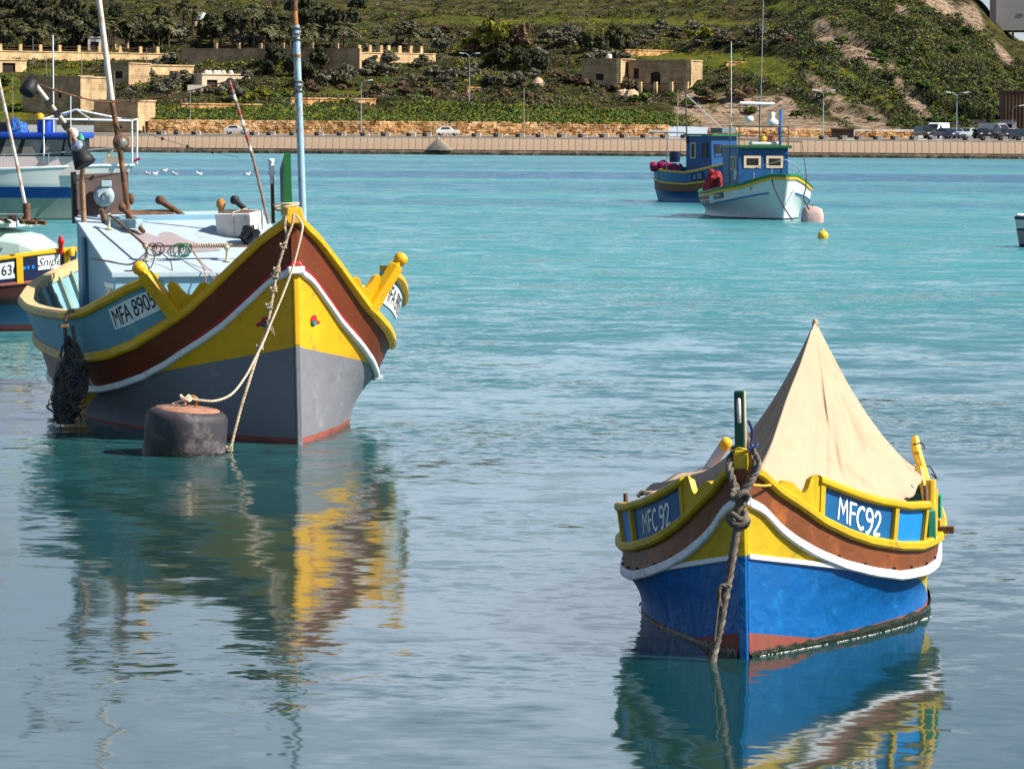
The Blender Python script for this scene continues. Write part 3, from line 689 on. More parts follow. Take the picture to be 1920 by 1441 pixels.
# washboards
C1 = Line(1, 8.75, 2.8, 2.0, 1.85, [(.5, 1.78), (1.0, 1.57), (1.4, 1.42), (1.95, 1.25), (2.4, 1.19), (3.05, 1.19), (3.75, 1.20), (4.2, 1.24), (5, 1.24), (6, 1.33), (7, 1.40), (8.2, 1.5)], sg=.12, a0=-.05, bt=[(a, b + .15) for a, b in GT])
for sd in (-1, 1):
    Sf = Surf(G1, C1, sd); d0 = Sf.at_a(.98); d1 = Sf.d[-1] - .02; brk = Sf.at_a(2.45); dp = d0 - .2
    mb = MB(); slab(mb, Sf, dp, brk, .02, .97, -.05, 0., 30); slab(mb, Sf, brk, d1, .02, .97, -.05, 0., 40, 1); mb.build('washboard', [panel_blue, pale_blue], B1)  # aft boards a paler blue: stern glare put into the colour
    for d in np.arange(Sf.at_a(2.6), d1 - .3, .55): slab(mbr := MB(), Sf, d, d + .09, -.3, .96, -.10, -.052, 1); mbr.build('rib', deck_g, B1)
    # registration plate
    hs = .44; pl0, pl1 = d0 - .10, d0 + .66
    mb = MB(); tl = .0
    slab(mb, Sf, pl0, pl1, lambda d: .34 + .10 * (d - pl0), lambda d: .84 + .02 * (d - pl0), .001, .010, 10); pl = mb.build('number_plate', white_p, B1)
    surf_text(Sf, 'MFA 8905', .225, (pl0 + pl1) / 2, .61, .013, letter_k, pl, hs, sd, bold=0, yscale=1.0, spacing=.92, xs=.80)
    # capping rail
    P = [Sf.P(d, 1., 0) for d in np.linspace(d0 - .12, d1 + .02, 90)]; k = [i for i, p in enumerate(P) if p.y > 2.45][0]
    mb = MB(); sweep(mb, P[:k + 1], .14, .10, sd, 0, -.09, .02); sweep(mb, P[k:], .14, .10, sd, 1, -.09, .02); mb.build('capping_rail', [yellow, faded_yellow], B1)  # same painted glare on the capping aft
    # corner post with turned knob, raking outwards
    base = Sf.P(d0 - .24, .0, .0); a_ = d0 - .06
    e = Vector((sd * 1.38, .90, 1.78)); ax = (e - base).normalized(); side = ax.cross(Vector((0, 0, 1))).normalized()
    mb = MB(); u = Vector((sd * .75, -.62, 0)).normalized(); v = ax.cross(u).normalized(); u = v.cross(ax)
    def ring(c, w, h): return [c + u * (w * i) + v * (h * j) for i, j in ((-1, -1), (1, -1), (1, 1), (-1, 1))]
    L_ = (e - base).length
    R_ = [ring(base - ax * .02, .055, .075), ring(base + ax * L_ * .80, .05, .065), ring(base + ax * L_ * .82, .04, .045), ring(base + ax * L_ * .86, .04, .045)]
    mb.grid(R_, 0, False, True); mb.add(R_[0], [(0, 1, 2, 3)]); mb.add(R_[-1], [(3, 2, 1, 0)])
    mb.lathe([(.035, -.06), (.055, -.045), (.07, -.02), (.072, .02), (.055, .05), (.02, .065)], base + ax * (L_ * .93), n=12, axis=ax); mb.build('corner_post', yellow, B1, .008)
    # scrolled knee board forward of the post
    prof = [(0, .0, .34), (.05, 0, .35), (.10, 0, .31), (.15, 0, .21), (.21, 0, .12), (.27, 0, .085), (.33, 0, .10), (.39, 0, .12), (.45, 0, .10), (.51, 0, .04), (.56, 0, .0)]
    rows = []
    for x, _, h in prof:
        p = Sf.P(d0 - .19 - x, 0, 0); n = (Sf.P(d0 - .19 - x, .0, .03) - p).normalized(); n.z = 0; n.normalize(); up = Vector((n.x * .35, n.y * .35, 1)).normalized()
        rows.append([p - n * .05, p + n * .0, p + up * (h + .03), p + up * (h + .03) - n * .05])
    mb = MB(); mb.grid(rows, 0, False, True); mb.add(rows[0], [(0, 1, 2, 3)]); mb.add(rows[-1], [(3, 2, 1, 0)]); mb.build('knee_board', yellow, B1, .008)
    # eye
    c = (.245, 1.19)
    p = lambda a, z, o=.006: H1.skin(a, z, sd, o)
    def blob(cx, cz, rx, rz, off, mi, th0=0., n=14):
        c0 = p(cx, cz, off + .012); ring_ = [p(cx + rx * math.cos(t) * math.cos(th0) - rz * math.sin(t) * math.sin(th0), cz + rx * math.cos(t) * math.sin(th0) + rz * math.sin(t) * math.cos(th0), off) for t in [2 * PI * k / n for k in range(n)]]
        eye.add([c0] + ring_, [(0, k + 1, (k + 1) % n + 1) for k in range(n)], mi, True)
    eye = MB(); blob(.22, 1.205, .045, .05, .004, 0); blob(.245, 1.185, .07, .022, .003, 0, -.3); blob(.22, 1.175, .038, .032, .012, 1); blob(.215, 1.17, .018, .018, .022, 2)
    eye.build('eye', [red_p, green_p, sky_blue], B1)
# fairlead bracket on the right bow
mb = MB(); q = H1.skin(2.05, .47, 1, .02); mb.box(q, (.14, .10, .05), 0, rz=.5); mb.build('discharge_pipe', galv, B1, .01)
# cabin wedge
FL, FR, BL, BR = (-1.0, 3.75, 1.545), (1.12, 3.75, 1.49), (-.955, 6.0, 2.105), (1.15, 6.0, 2.085)
zb = .62
mb = MB(); mb.add([(FL[0], FL[1], zb), (FR[0], FR[1], zb), FR, FL, (BL[0], BL[1], zb), (BR[0], BR[1], zb), BR, BL],
    [(0, 1, 2, 3), (1, 5, 6, 2), (5, 4, 7, 6), (4, 0, 3, 7)]); cab = mb.build('cabin', pale_blue, B1)
def RF(u, v, h=0.):   # roof coordinates u 0..1 left-right, v 0..1 front-back
    a = Vector(FL).lerp(Vector(FR), u); b_ = Vector(BL).lerp(Vector(BR), u); p = a.lerp(b_, v); return p + Vector((0, 0, h))
def rbox(mb, u0, u1, v0, v1, h0, h1, mi=0):
    vs = [RF(u, v, h) for h in (h0, h1) for u, v in ((u0, v0), (u1, v0), (u1, v1), (u0, v1))]
    mb.add(vs, [(3, 2, 1, 0), (4, 5, 6, 7), (0, 1, 5, 4), (1, 2, 6, 5), (2, 3, 7, 6), (3, 0, 4, 7)], mi)
mb = MB(); un = [-.02 + 1.04 * i / 8 for i in range(9)]; vn = [-.02 + 1.03 * i / 8 for i in range(9)]; mb.grid([[RF(u, v, .035) for u in un] for v in vn], 0, False); ed = [(u, vn[0]) for u in un] + [(un[-1], v) for v in vn[1:]] + [(u, vn[-1]) for u in un[::-1][1:]] + [(un[0], v) for v in vn[::-1][1:-1]]; mb.grid([[RF(u, v, -.01) for u, v in ed], [RF(u, v, .035) for u, v in ed]], 0, False, True); roof = mb.build('roof', roof_p, B1)
mb = MB()
def patch(mb, pts):
    cu, cv = sum(p[0] for p in pts) / len(pts), sum(p[1] for p in pts) / len(pts); P = smooth_path([Vector((u, v, 0)) for u, v in pts] + [Vector((*pts[0], 0))], 4)[:-1]; k = len(P)
    vs = [RF(cu, cv, .041)] + [RF(cu + (p.x - cu) * .5, cv + (p.y - cv) * .5, .041) for p in P] + [RF(p.x, p.y, .041) for p in P]
    mb.add(vs, [(0, i + 1, (i + 1) % k + 1) for i in range(k)] + [(i + 1, k + i + 1, k + (i + 1) % k + 1, (i + 1) % k + 1) for i in range(k)])
wornm = mat('worn_primer_patch', (.30, .25, .27), .8, .1, 5, .001, 30)
patch(mb, [(.22, .70), (.24, .45), (.27, .34), (.34, .30), (.60, .32), (.62, .36), (.50, .50), (.44, .64), (.38, .64), (.36, .58), (.30, .62), (.27, .70)]); mb.build('worn_patch', wornm, roof)
mb = MB(); patch(mb, [(.70, .62), (.88, .60), (.90, .68), (.78, .70)]); mb.build('worn_patch', wornm, roof)
mb = MB(); rbox(mb, .16, 1.0, .86, .885, .035, .085); mb.build('roof_ridge', pale_blue, roof)
mb = MB(); rbox(mb, .28, .52, .90, .99, .035, .075); mb.build('hatch', rust, roof)
# door strip and sign on the left wall
xs_ = -1.006
mb = MB(); mb.box((-.990, 5.45, 1.25), (.03, .14, 1.3)); mb.build('door_post', mat('deep_blue_trim', (.03, .12, .22), .5), cab)
sg = MB(); sg.box((-1.006, 4.05, 1.27), (.012, .46, .36)); sgn = sg.build('name_sign', white_p, cab)
v, f = text_pts("TA' GORI", .115); MB().add([(-1.0145, 4.05 - x, 1.35 + y) for x, y in v], f).build('lettering', letter_k, sgn)
v, f = text_pts("VALLETTA", .10); MB().add([(-1.0145, 4.05 - x, 1.19 + y) for x, y in v], f).build('lettering', letter_k, sgn)
# roof hand rails with stanchions
def stanchion(u, v, h=.15):
    p = RF(u, v, .035); mb = MB(); mb.lathe([(.045, 0), (.045, .012), (.016, .02), (.014, h - .03), (.03, h - .015), (.034, h), (.03, h + .02), (.01, h + .03)], p, n=10); mb.build('stanchion', mat('stanchion_paint', (.40, .38, .28), .6, .3, 20), roof)
for u, v in ((.20, .17), (.62, .15), (.99, .14), (.12, .72)): stanchion(u, v)
mb = MB(); mb.tube([RF(u, .17 - .03 * (u - .2), .20) for u in (.18, .6, 1.0)], .012, 0, 8); mb.tube([RF(.12, .74, .20), RF(.20, .17, .20)], .013, 0, 8); mb.build('hand_rail', rust, roof)
def hang(mb, pts, r, st=3): rope_mb(mb, pts, r, 0, st, 6)
ro = MB(); Pp = []
for k in range(0, 150):
    t = k / 150; c = RF(.37 + .28 * t, .165, .20); Pp.append(c + Vector((0, math.cos(k * .9) * .018, math.sin(k * .9) * .018)))
ro.tube(Pp, .011, 0, 5); place(tag(ro.build('rope_coil', rope_m), 'brown rope wound tightly round the hand rail on the pale blue cabin roof', 'rope'), B1)
# ------------------------------------------------ boat 1: masts, roof gear
mb = MB(); mb.tube([(.31, .75, 1.3), (.305, .80, 3.0), (.295, .82, 4.12)], .036, 0, 12); mb.tube([(.295, .82, 4.10), (.29, .84, 4.28)], .028, 1, 10); mb.tube([(.29, .84, 4.26), (.27, .85, 6.0)], .034, 2, 10)
for z in (3.05, 3.35, 3.8): mb.tube([(.3, .81, z), (.3, .81, z + .03)], .0375, 1, 10)
mb.build('bow_mast', [mat('pale_blue_pipe', (.30, .45, .55), .5, .1, 8, .001, 30, (.35, .15, .05), .28, 10), mat('rust_orange', (.40, .17, .05), .85, .3, 12), rust], B1)
mb = MB()
for c, hh in (((.296, .82, 4.02), .16), ((.30, .81, 3.50), .14)):
    pts = [Vector(c) + Vector((math.cos(t) * .045, math.sin(t) * .045, -hh / 2 + hh * t / 26 + .012 * math.sin(t * 1.7))) for t in np.linspace(0, 26, 90)]
    mb.tube(pts, .008, 0, 5); mb.tube(smooth_path([pts[0], pts[0] + Vector((-.03, -.03, -.08)), pts[0] + Vector((-.09, -.04, -.30))]), .007, 0, 5)
place(tag(mb.build('lashing', rope_d), 'grey rope lashings tied round the pale blue bow mast', 'rope'), B1)
# main mast and curved boom at the back of the cabin
pm = thing('mast', 'tall rusty mast with white upper pipe behind the rusted lamp panel', 'mast'); place(pm, B1)
mb = MB(); mb.tube([(-.43, 5.6, 2.0), (-.52, 5.6, 2.9), (-.60, 5.6, 3.45)], [.034, .032, .03], 0, 10); mb.build('lower_pole', rust, pm)
mb = MB(); mb.tube([(-.595, 5.6, 3.42), (-.62, 5.6, 3.66), (-.80, 5.6, 5.5)], [.034, .034, .026], 0, 12); mb.build('upper_pole', rusty_white, pm)
mb = MB(); mb.lathe([(.03, -.05), (.07, -.04), (.10, 0), (.09, .012), (.02, .03)], (-.53, 5.46, 2.95), axis=Vector((.1, -1, -.1)), n=18); mb.build('lamp_shade', rust, pm)
mb = MB(); mb.lathe([(.02, -.01), (.05, 0), (.055, .012), (.02, .02)], (-.53, 5.40, 2.945), axis=Vector((.1, -1, -.1)), n=18); mb.build('lamp_glass', mat('lamp_glass', (.2, .2, .17), .1, .4, 30, spec=.8), pm)
bo = thing('boom', 'bent rusty boom carrying a black spotlight at its raised end', 'boom'); place(bo, B1)
mb = MB(); mb.tube(smooth_path([(-.93, 5.7, 2.0), (-.95, 5.65, 2.5), (-.955, 5.55, 2.74), (-1.05, 5.45, 2.96), (-1.2, 5.3, 3.18)], 6), .032, 0, 9)
mb.build('bent_pipe', mat('rusty_brown_pipe', (.30, .17, .10), .75, .35, 9, .002, 30, (.6, .5, .4), .4, 7), bo)
mb = MB(); mb.tube([(-1.17, 5.3, 3.14), (-1.57, 5.2, 3.66)], .027, 0, 10); mb.build('arm_pipe', rusty_white, bo)
mb = MB()
for t in (.0, .35, .65): mb.box(Vector((-1.2, 5.28, 3.17)).lerp(Vector((-1.5, 5.2, 3.57)), t) + Vector((.01, -.02, -.03)), (.07, .07, .07), 0, ry=-.6)
mb.tube(smooth_path([(-1.12, 5.4, 3.1), (-1.13, 5.33, 2.93), (-1.04, 5.3, 2.85), (-1.0, 5.35, 2.98)], 6), .028, 0, 7)
mb.build('clamps', black_p, bo)
mb = MB(); mb.lathe([(.04, -.10), (.07, -.08), (.085, .0), (.095, .07), (.085, .085)], (-1.60, 5.18, 3.58), axis=Vector((-.5, -.35, -.8)), n=14); mb.box((-1.56, 5.2, 3.68), (.08, .08, .07), 0, ry=.4); mb.build('spotlight', black_p, bo)
mb = MB(); mb.lathe([(.03, -.14), (.08, -.09), (.11, .02), (.13, .10), (.11, .11)], (-1.02, 5.30, 2.80), axis=Vector((.35, -.3, -.85)), n=16); mb.build('hanging_lamp', black_p, bo)
mb = MB(); mb.lathe([(.02, -.03), (.06, -.02), (.075, .01), (.02, .02)], (-1.08, 5.22, 2.92), axis=Vector((-.6, -.5, .6)), n=14); mb.build('lamp_reflector', mat('lamp_blue_white', (.25, .3, .42), .4, .4, 9), bo)
pl_ = thing('aerial_pole', 'thin red and white banded pole leaning left at the right edge of the cabin roof', 'pole'); place(pl_, B1)
pa = [Vector((1.03, 5.0, 2.0)), Vector((.855, 5, 2.8)), Vector((.62, 5., 3.61))]
mb = MB(); pp = resample(smooth_path(pa, 8), .06)
for i, (a, b) in enumerate(zip(pp, pp[1:])): mb.tube([a, b], .018 + .003 * math.sin(i * 2.1), [0, 1, 0, 0, 2][i % 5] if i > len(pp) * .45 else 0, 7, caps=False)
mb.build('shaft', [mat('rusty_thin_pole', (.22, .15, .12), .7, .4, 12, .001, 50, (.5, .42, .36), .4, 9), mat('faded_red_tape', (.35, .05, .04), .6), white_p], pl_)
# wire with clips from the boom to the pole
mb = MB(); w = smooth_path([(-1.55, 5.2, 3.63), (-1.1, 5.3, 3.48), (-.64, 5.45, 3.40), (0, 5.3, 3.46), (.62, 5., 3.61)], 10); mb.tube(w, .009, 0, 5)
for i in range(6, len(w) - 2, 6): mb.box(w[i], (.035, .03, .03), 0)
place(tag(mb.build('light_cable', rust), 'dark drooping cable with clips strung from the spotlight boom past the mast', 'cable'), B1)
mb = MB(); w = smooth_path([(-.6, 5.6, 3.15), (-.2, 5.7, 3.04), (.4, 5.9, 2.86), (.95, 6., 2.74)], 8); mb.tube(w, .004, 0, 4)
for i in range(3, len(w) - 2, 4): mb.lathe([(.008, -.02), (.022, 0), (.008, .02)], w[i], n=6)
place(tag(mb.build('thin_stay_wire', black_p), 'thin wire with small black floats running right from the rusty mast', 'cable'), B1)
# rusted panel with lamp housing
pn = thing('lamp_panel', 'rusty upright steel plate with round pale blue lamp housing at the back of the roof', 'panel'); place(pn, B1)
mb = MB(); mb.add([(-.97, 5.95, 2.05), (-.36, 5.95, 2.05), (-.345, 6.0, 2.60), (-.955, 6.0, 2.59), (-.97, 6.0, 2.05), (-.36, 6.0, 2.05), (-.345, 6.05, 2.60), (-.955, 6.05, 2.59)], [(0, 1, 2, 3), (5, 4, 7, 6), (1, 5, 6, 2), (4, 0, 3, 7), (3, 2, 6, 7)]); mb.build('plate', mat('brown_rusted_plate', (.10, .075, .07), .85, .25, 5, .002, 30, (.2, .1, .06), .4, 6), pn)
mb = MB(); mb.box((-.985, 5.96, 2.33), (.05, .08, .58)); mb.build('plate_edge', black_p, pn)
lampm = mat('pale_blue_cast', (.30, .42, .48), .5, .2, 10, .001, 30, (.3, .2, .14), .3, 8)
mb = MB(); mb.lathe([(.115, -.02), (.125, 0), (.11, .05), (.08, .07)], (-.65, 5.93, 2.34), axis=Vector((0, -1, 0)), n=18); mb.lathe([(.07, .05), (.075, .12), (.07, .14), (.02, .145)], (-.63, 5.93, 2.32), axis=Vector((0, -1, 0)), n=16); mb.box((-.63, 5.88, 2.48), (.12, .06, .07)); mb.build('lamp_housing', lampm, pn, .006)
# brackets and rod rests on the roof
mb = MB(); mb.box(RF(.20, .74, .085), (.11, .55, .10), 0, rz=.5); mb.build('timber_bracket', mat('blue_flaked_timber', (.25, .38, .42), .7, .3, 8, .002, 20, (.10, .05, .04), .5, 9), roof, .008)
mb = MB(); mb.tube([RF(.28, .60, .08), RF(.22, .80, .20)], .025, 0, 8); mb.lathe([(.02, -.05), (.045, -.02), (.045, .02), (.02, .05)], RF(.215, .82, .215), n=10); mb.tube([RF(.12, .84, .03), RF(.10, .82, .2)], .03, 0, 8); mb.build('mooring_bitt', rust, roof)
mb = MB(); mb.tube([RF(.58, .94, .03), RF(.46, .96, .19)], [.028, .038], 0, 9); mb.lathe([(.02, -.05), (.055, -.03), (.06, .02), (.03, .05)], RF(.455, .965, .20), n=10); mb.build('rod_rest', rust, roof)
mb = MB(); mb.tube([RF(.96, .80, .05), RF(.85, .86, .24)], [.028, .036], 0, 9); mb.lathe([(.02, -.05), (.055, -.03), (.055, .02), (.03, .05)], RF(.845, .865, .25), n=10); mb.build('rod_rest', black_p, roof)
mb = MB(); mb.tube([RF(.78, .90, .03), RF(.775, .9, .16)], .035, 0, 9); mb.lathe([(.03, -.03), (.055, 0), (.05, .06), (.02, .09)], RF(.775, .9, .16), n=10); mb.build('deck_fitting', mat('rust_orange', (.40, .17, .05)), roof)
mb = MB(); mb.tube([RF(.28, .99, .02), RF(.30, 1.05, .12), RF(.25, 1.06, .36)], .02, 0, 8); mb.lathe([(.02, -.06), (.045, -.02), (.045, .04), (.02, .07)], RF(.31, 1.05, .16), n=10); mb.build('stay_hook', rust, roof)
# foam box and bag
fb = thing('foam_box', 'white foam fish box tied with string on the cabin roof', 'box', (0, 0, 0)); place(fb, B1)
foam = mat('grubby_foam', (.60, .56, .53), .9, .12, 8, .002, 60, (.34, .29, .27), .35, 6)
mb = MB(); mb.box((.72, 5.10, 2.01), (.44, .30, .26), 0, rz=-.75, taper=1.04, rx=.10); mb.build('box_body', foam, fb, .015)
mb = MB(); mb.box((.72, 5.13, 2.14), (.40, .27, .02), 0, rz=-.75, rx=.10); mb.build('box_lid', mat('brown_lid', (.13, .09, .085), .9, .2, 9), fb)
mb = MB(); Mr = Matrix.Rotation(-.75, 3, 'Z') @ Matrix.Rotation(.10, 3, 'X')
for ax_ in (0, 1):
    P = []
    for t in (0, 1, 2, 3, 4):
        a, c = [(-1, -1), (1, -1), (1, 1), (-1, 1), (-1, -1)][t]; P.append(Vector((.72, 5.11, 2.015)) + Mr @ (Vector((a * .235, .02, c * .145)) if ax_ == 0 else Vector((.02, a * .165, c * .145))))
    mb.tube(P, .006, 0, 4)
mb.build('string', rope_w, fb)
mb = MB(); rr = random.Random(5); rows = []
for i in range(7):
    r_ = .11 * math.sin(PI * (i + .6) / 7.6) ** .6; rows.append([Vector((.74, 4.70, 1.76)) + Vector((math.cos(t) * r_ * (1 + .25 * rr.uniform(-1, 1)), math.sin(t) * r_ * (1 + .25 * rr.uniform(-1, 1)), .24 * i / 6 + .02 * rr.uniform(-1, 1))) for t in [2 * PI * k / 12 for k in range(12)]])
mb.grid(rows, 0, False, True); mb.add(rows[-1], [tuple(range(12))]); place(tag(mb.build('black_bag', mat('black_plastic_bag', (.01, .01, .013), .25, .2, 10), None), 'crumpled black plastic bag beside the white foam box', 'bag'), B1)
# line coils on the front rail
def coil(c, r, n, rr_, m, label, u, v_):
    mb = MB(); R = random.Random(int(r * 1e4)); pts = []
    for i in range(n * 14):
        t = 2 * PI * i / 14; k = 1 + .25 * math.sin(i * .23) + R.uniform(-.05, .05); pts.append(Vector(c) + u * (math.cos(t) * r * k) + v_ * (math.sin(t) * r * k * 1.1) + u * .09 * math.sin(i * .05))
    mb.tube(pts, rr_, 0, 5); return mb
U_, V_ = Vector((1, .1, 0)), Vector((0, -.35, .9))
mb = coil(RF(.36, .15, .16), .065, 6, .007, None, None, U_, V_); place(tag(mb.build('rope_coil', mat('green_twine', (.02, .13, .08), .8, .3, 20)), 'green twine coil hanging on the hand rail of the pale blue cabin', 'rope'), B1)
mb = coil(RF(.22, .15, .17), .06, 3, .007, None, None, U_, V_); mb.tube(smooth_path([RF(.2, .14, .16), RF(.1, .10, .05), RF(-.0, .16, .045), RF(-.08, .2, .05)], 6), .008, 0, 5); mb.tube(smooth_path([RF(.2, .14, .16), RF(.12, .03, .05), RF(.05, .0, .045), RF(.18, .02, .05), RF(.24, .13, .16)], 6), .007, 0, 5)
mb.tube(smooth_path([RF(.26, .14, .16), RF(.3, .05, .1), RF(.285, -.04, -.05)], 6), .006, 0, 5); place(tag(mb.build('rope_coil', mat('dark_brown_twine', (.06, .035, .03), .8, .3, 20)), 'dark brown cord looped at the front corner of the cabin hand rail', 'rope'), B1)
mb = MB(); mb.tube(smooth_path([RF(.44, .15, .16), RF(.455, -.03, .06), RF(.46, -.04, -.12), RF(.47, -.045, -.25)], 6), .007, 0, 5); mb.tube(smooth_path([RF(.44, .14, .14), RF(.48, .02, .06), RF(.54, -.03, .0), RF(.53, -.035, -.05), RF(.49, -.03, -.0), RF(.45, .1, .1)], 6), .006, 0, 5)
mb.lathe([(.01, -.04), (.02, -.02), (.015, .05)], RF(.47, -.045, -.28), n=7); place(tag(mb.build('hanging_cord', mat('pink_brown_cord', (.40, .2, .14), .9)), 'pinkish cord hanging down the front of the pale blue cabin', 'rope'), B1)
# fender: bundle of nets and rope hung over the side
bcen = Vector((-1.86, 2.15, 0)); mb = MB(); R = random.Random(8); rows = []
for i in range(22):
    t = i / 21; z = 1.02 - .90 * t; r_ = (.05 + .15 * min(1, t * 2.2) * (1 - .55 * max(0, t - .78) / .22)) * (.9 if t > .3 else .7)
    rows.append([bcen + Vector((math.cos(a) * r_ * (.8 + R.uniform(-.22, .22)), math.sin(a) * r_ * .75 * (1 + R.uniform(-.2, .2)), z)) + Vector((.04 * math.sin(t * 5), -.03, 0)) for a in [2 * PI * k / 16 for k in range(16)]])
fe = thing('net_fender', 'tangled dark bundle of old net and rope hung over the large boat', 'fender'); place(fe, B1)
mb.grid(rows, 0, False, True); mb.add(rows[-1], [tuple(range(16))]); mb.build('bundle', mat('dark_net', (.03, .035, .04), .95, .7, 18, .01, 40, (.10, .14, .17), .4, 12), fe)
mb = MB()
for k in range(90):
    t0 = R.uniform(.0, .85); L = R.uniform(.08, .35); a0 = R.uniform(-2.9, .1); pts = []
    for i in range(7):
        t = min(1.05, t0 + L * i / 6); z = 1.02 - .90 * t; r_ = (.06 + .16 * min(1, t * 2.2)) * (.75 if t > .85 else .92); a = a0 + .28 * math.sin(i * 1.1 + k)
        pts.append(bcen + Vector((math.cos(a) * r_ * R.uniform(.82, 1.02) + .04 * math.sin(t * 5), math.sin(a) * r_ * .85 - .04, z)))
    mb.tube(smooth_path(pts, 3), R.uniform(.0025, .0065), k % 4 if k % 4 < 3 else 0, 5)
mb.build('loose_strands', [mat('dark_net_cord', (.10, .08, .055), .95, .5, 20), mat('faded_net_cord', (.13, .11, .08), .95, .5, 20), mat('blue_net_cord', (.03, .07, .12), .9)], fe)
mb = MB(); rope_mb(mb, [bcen + Vector((.14, .02, 1.27)), bcen + Vector((.02, -.03, 1.26)), bcen + Vector((-.02, -.04, 1.1)), bcen + Vector((0, -.03, .92))], .022); rope_mb(mb, [bcen + Vector((.05, -.08, 1.12)), bcen + Vector((.08, -.1, .8)), bcen + Vector((.12, -.14, .4))], .02)
mb.tube([bcen + Vector((.04, -.1, .2)), bcen + Vector((.05, -.1, -.05))], .006, 0, 5); mb.tube([bcen + Vector((-.12, -.1, .5)), bcen + Vector((-.11, -.12, -.05))], .007, 0, 5); mb.build('hanging_rope', rope_d, fe)
mb = MB(); mb.box((-2.0, 1.55, 1.16), (.10, .03, .03), rz=.4); mb.build('cleat', rust, B1)
# mooring buoy
bx = thing('mooring_buoy', 'fat black cylindrical mooring buoy with rusty top beside the large boat', 'buoy', (-3.125, 32.95, 0))
bx.rotation_euler = (rad(1.5), rad(4.5), 0)
mb = MB(); R = random.Random(2); mb.grid([[(math.cos(a) * r, math.sin(a) * r, z + R.uniform(-.014, .014)) for a in [2 * PI * k / 60 for k in range(60)]] for r, z in ((.397, -.10), (.402, .02), (.396, .06))], 0, False, True); mb.build('weed_band', mat('buoy_weed', (.012, .014, .010), .5, .6, 30, .01, 50), bx)
mb = MB(); mb.lathe([(.38, -.4), (.392, .0), (.395, .22), (.392, .34), (.375, .39), (.34, .415), (.30, .425)], n=40); mb.build('drum', mat('mooring_drum', (.04, .037, .045), .62, .35, 4, .006, 9, (.22, .18, .18), .35, 3.5), bx)
mb = MB(); mb.lathe([(.31, .42), (.305, .432), (.15, .445), (.03, .452)], n=32); mb.build('rusty_top', mat('rust_top_plate', (.32, .15, .09), .85, .3, 9, .003, 30, (.35, .27, .25), .5, 7), bx)
mb = MB(); mb.tube(smooth_path([(-.02, .05, .44), (-.03, .05, .52), (.03, .04, .545), (.08, .03, .52), (.07, .03, .44)], 6), .017, 0, 8); mb.build('lifting_ring', mat('rust_orange', (.40, .17, .05)), bx)
# ropes from the stem of boat 1
def W1p(px, py, Y): return at_y(px, py, Y)
mb = MB()
pts = [W1p(536, 405, 33.88), W1p(534, 425, 33.84), W1p(538, 445, 33.8), W1p(527, 480, 33.77), W1p(519, 510, 33.74), W1p(513, 545, 33.7), W1p(505, 590, 33.62), W1p(500, 618, 33.6), W1p(486, 655, 33.55), W1p(470, 705, 33.4), W1p(450, 770, 33.25), W1p(431, 845, 33.1), W1p(428, 862, 33.05)]
rope_mb(mb, pts, .017, 0, 3, 7); rope_mb(mb, [W1p(551, 402, 33.86), W1p(548, 420, 33.82), W1p(538, 446, 33.78)], .015)
for (px, py, Y) in ((519, 507, 33.72), (515, 517, 33.72), (513, 544, 33.69), (504, 575, 33.63), (531, 462, 33.78), (487, 652, 33.53), (430, 842, 33.08)):
    c = W1p(px, py, Y); kn = [c + Vector((math.cos(t) * .03, math.sin(t) * .02 - .01, .012 * math.sin(2.3 * t) + .004 * t - .02)) for t in np.linspace(0, 13, 40)]; mb.tube(kn, .009, 0, 6)
for sgn_ in range(3): mb.tube([W1p(500, 600 + sgn_ * 3, 33.58), W1p(503 + 4 * sgn_, 612, 33.57), W1p(509 + 3 * sgn_, 620 + sgn_ * 5, 33.56)], .004, 0, 4)
tag(mb.build('mooring_rope', rope_m), 'knotted brown mooring rope running from the stem down into the water beside the black buoy', 'rope')
mb = MB()
pts = [W1p(555, 403, 33.86), W1p(564, 415, 33.82), W1p(567, 428, 33.8), W1p(558, 468, 33.75), W1p(546, 510, 33.72), W1p(527, 560, 33.65), W1p(508, 605, 33.58), W1p(494, 640, 33.5), W1p(478, 672, 33.4), W1p(460, 706, 33.3), W1p(435, 738, 33.15), W1p(405, 751, 33.0), W1p(375, 750, 32.95), W1p(358, 747, 32.93)]
rope_mb(mb, pts, .012, 0, 3, 8)
c = W1p(350, 748, 32.92)
for k in range(3): mb.tube([c + Vector((math.cos(t) * .04 - .01 * k, math.sin(t) * .03, .02 * math.sin(t * 2 + k) + .01 * k)) for t in np.linspace(0, 7, 16)], .009, 0, 6)
mb.tube(smooth_path([c, c + Vector((-.07, 0, -.02)), c + Vector((-.14, 0, -.05)), c + Vector((-.12, .02, -.075)), c + Vector((0, 0, -.045))], 5), .009, 0, 6)
tag(mb.build('mooring_rope', rope_w), 'pale thin line curving from the stem to the ring of the black buoy', 'rope')
mb = MB()
for k in range(4):
    z = 2.30 + .018 * k; mb.tube([Vector((.0 + (.10 + .01 * k) * math.cos(t) - .02, .19 + .14 * math.sin(t), z + .012 * math.sin(t + k))) for t in np.linspace(0, 2 * PI, 20)], .009, 0, 6)
place(tag(mb.build('rope_turns', rope_w), 'turns of pale rope wrapped round the foot of the green stem post', 'rope'), B1)

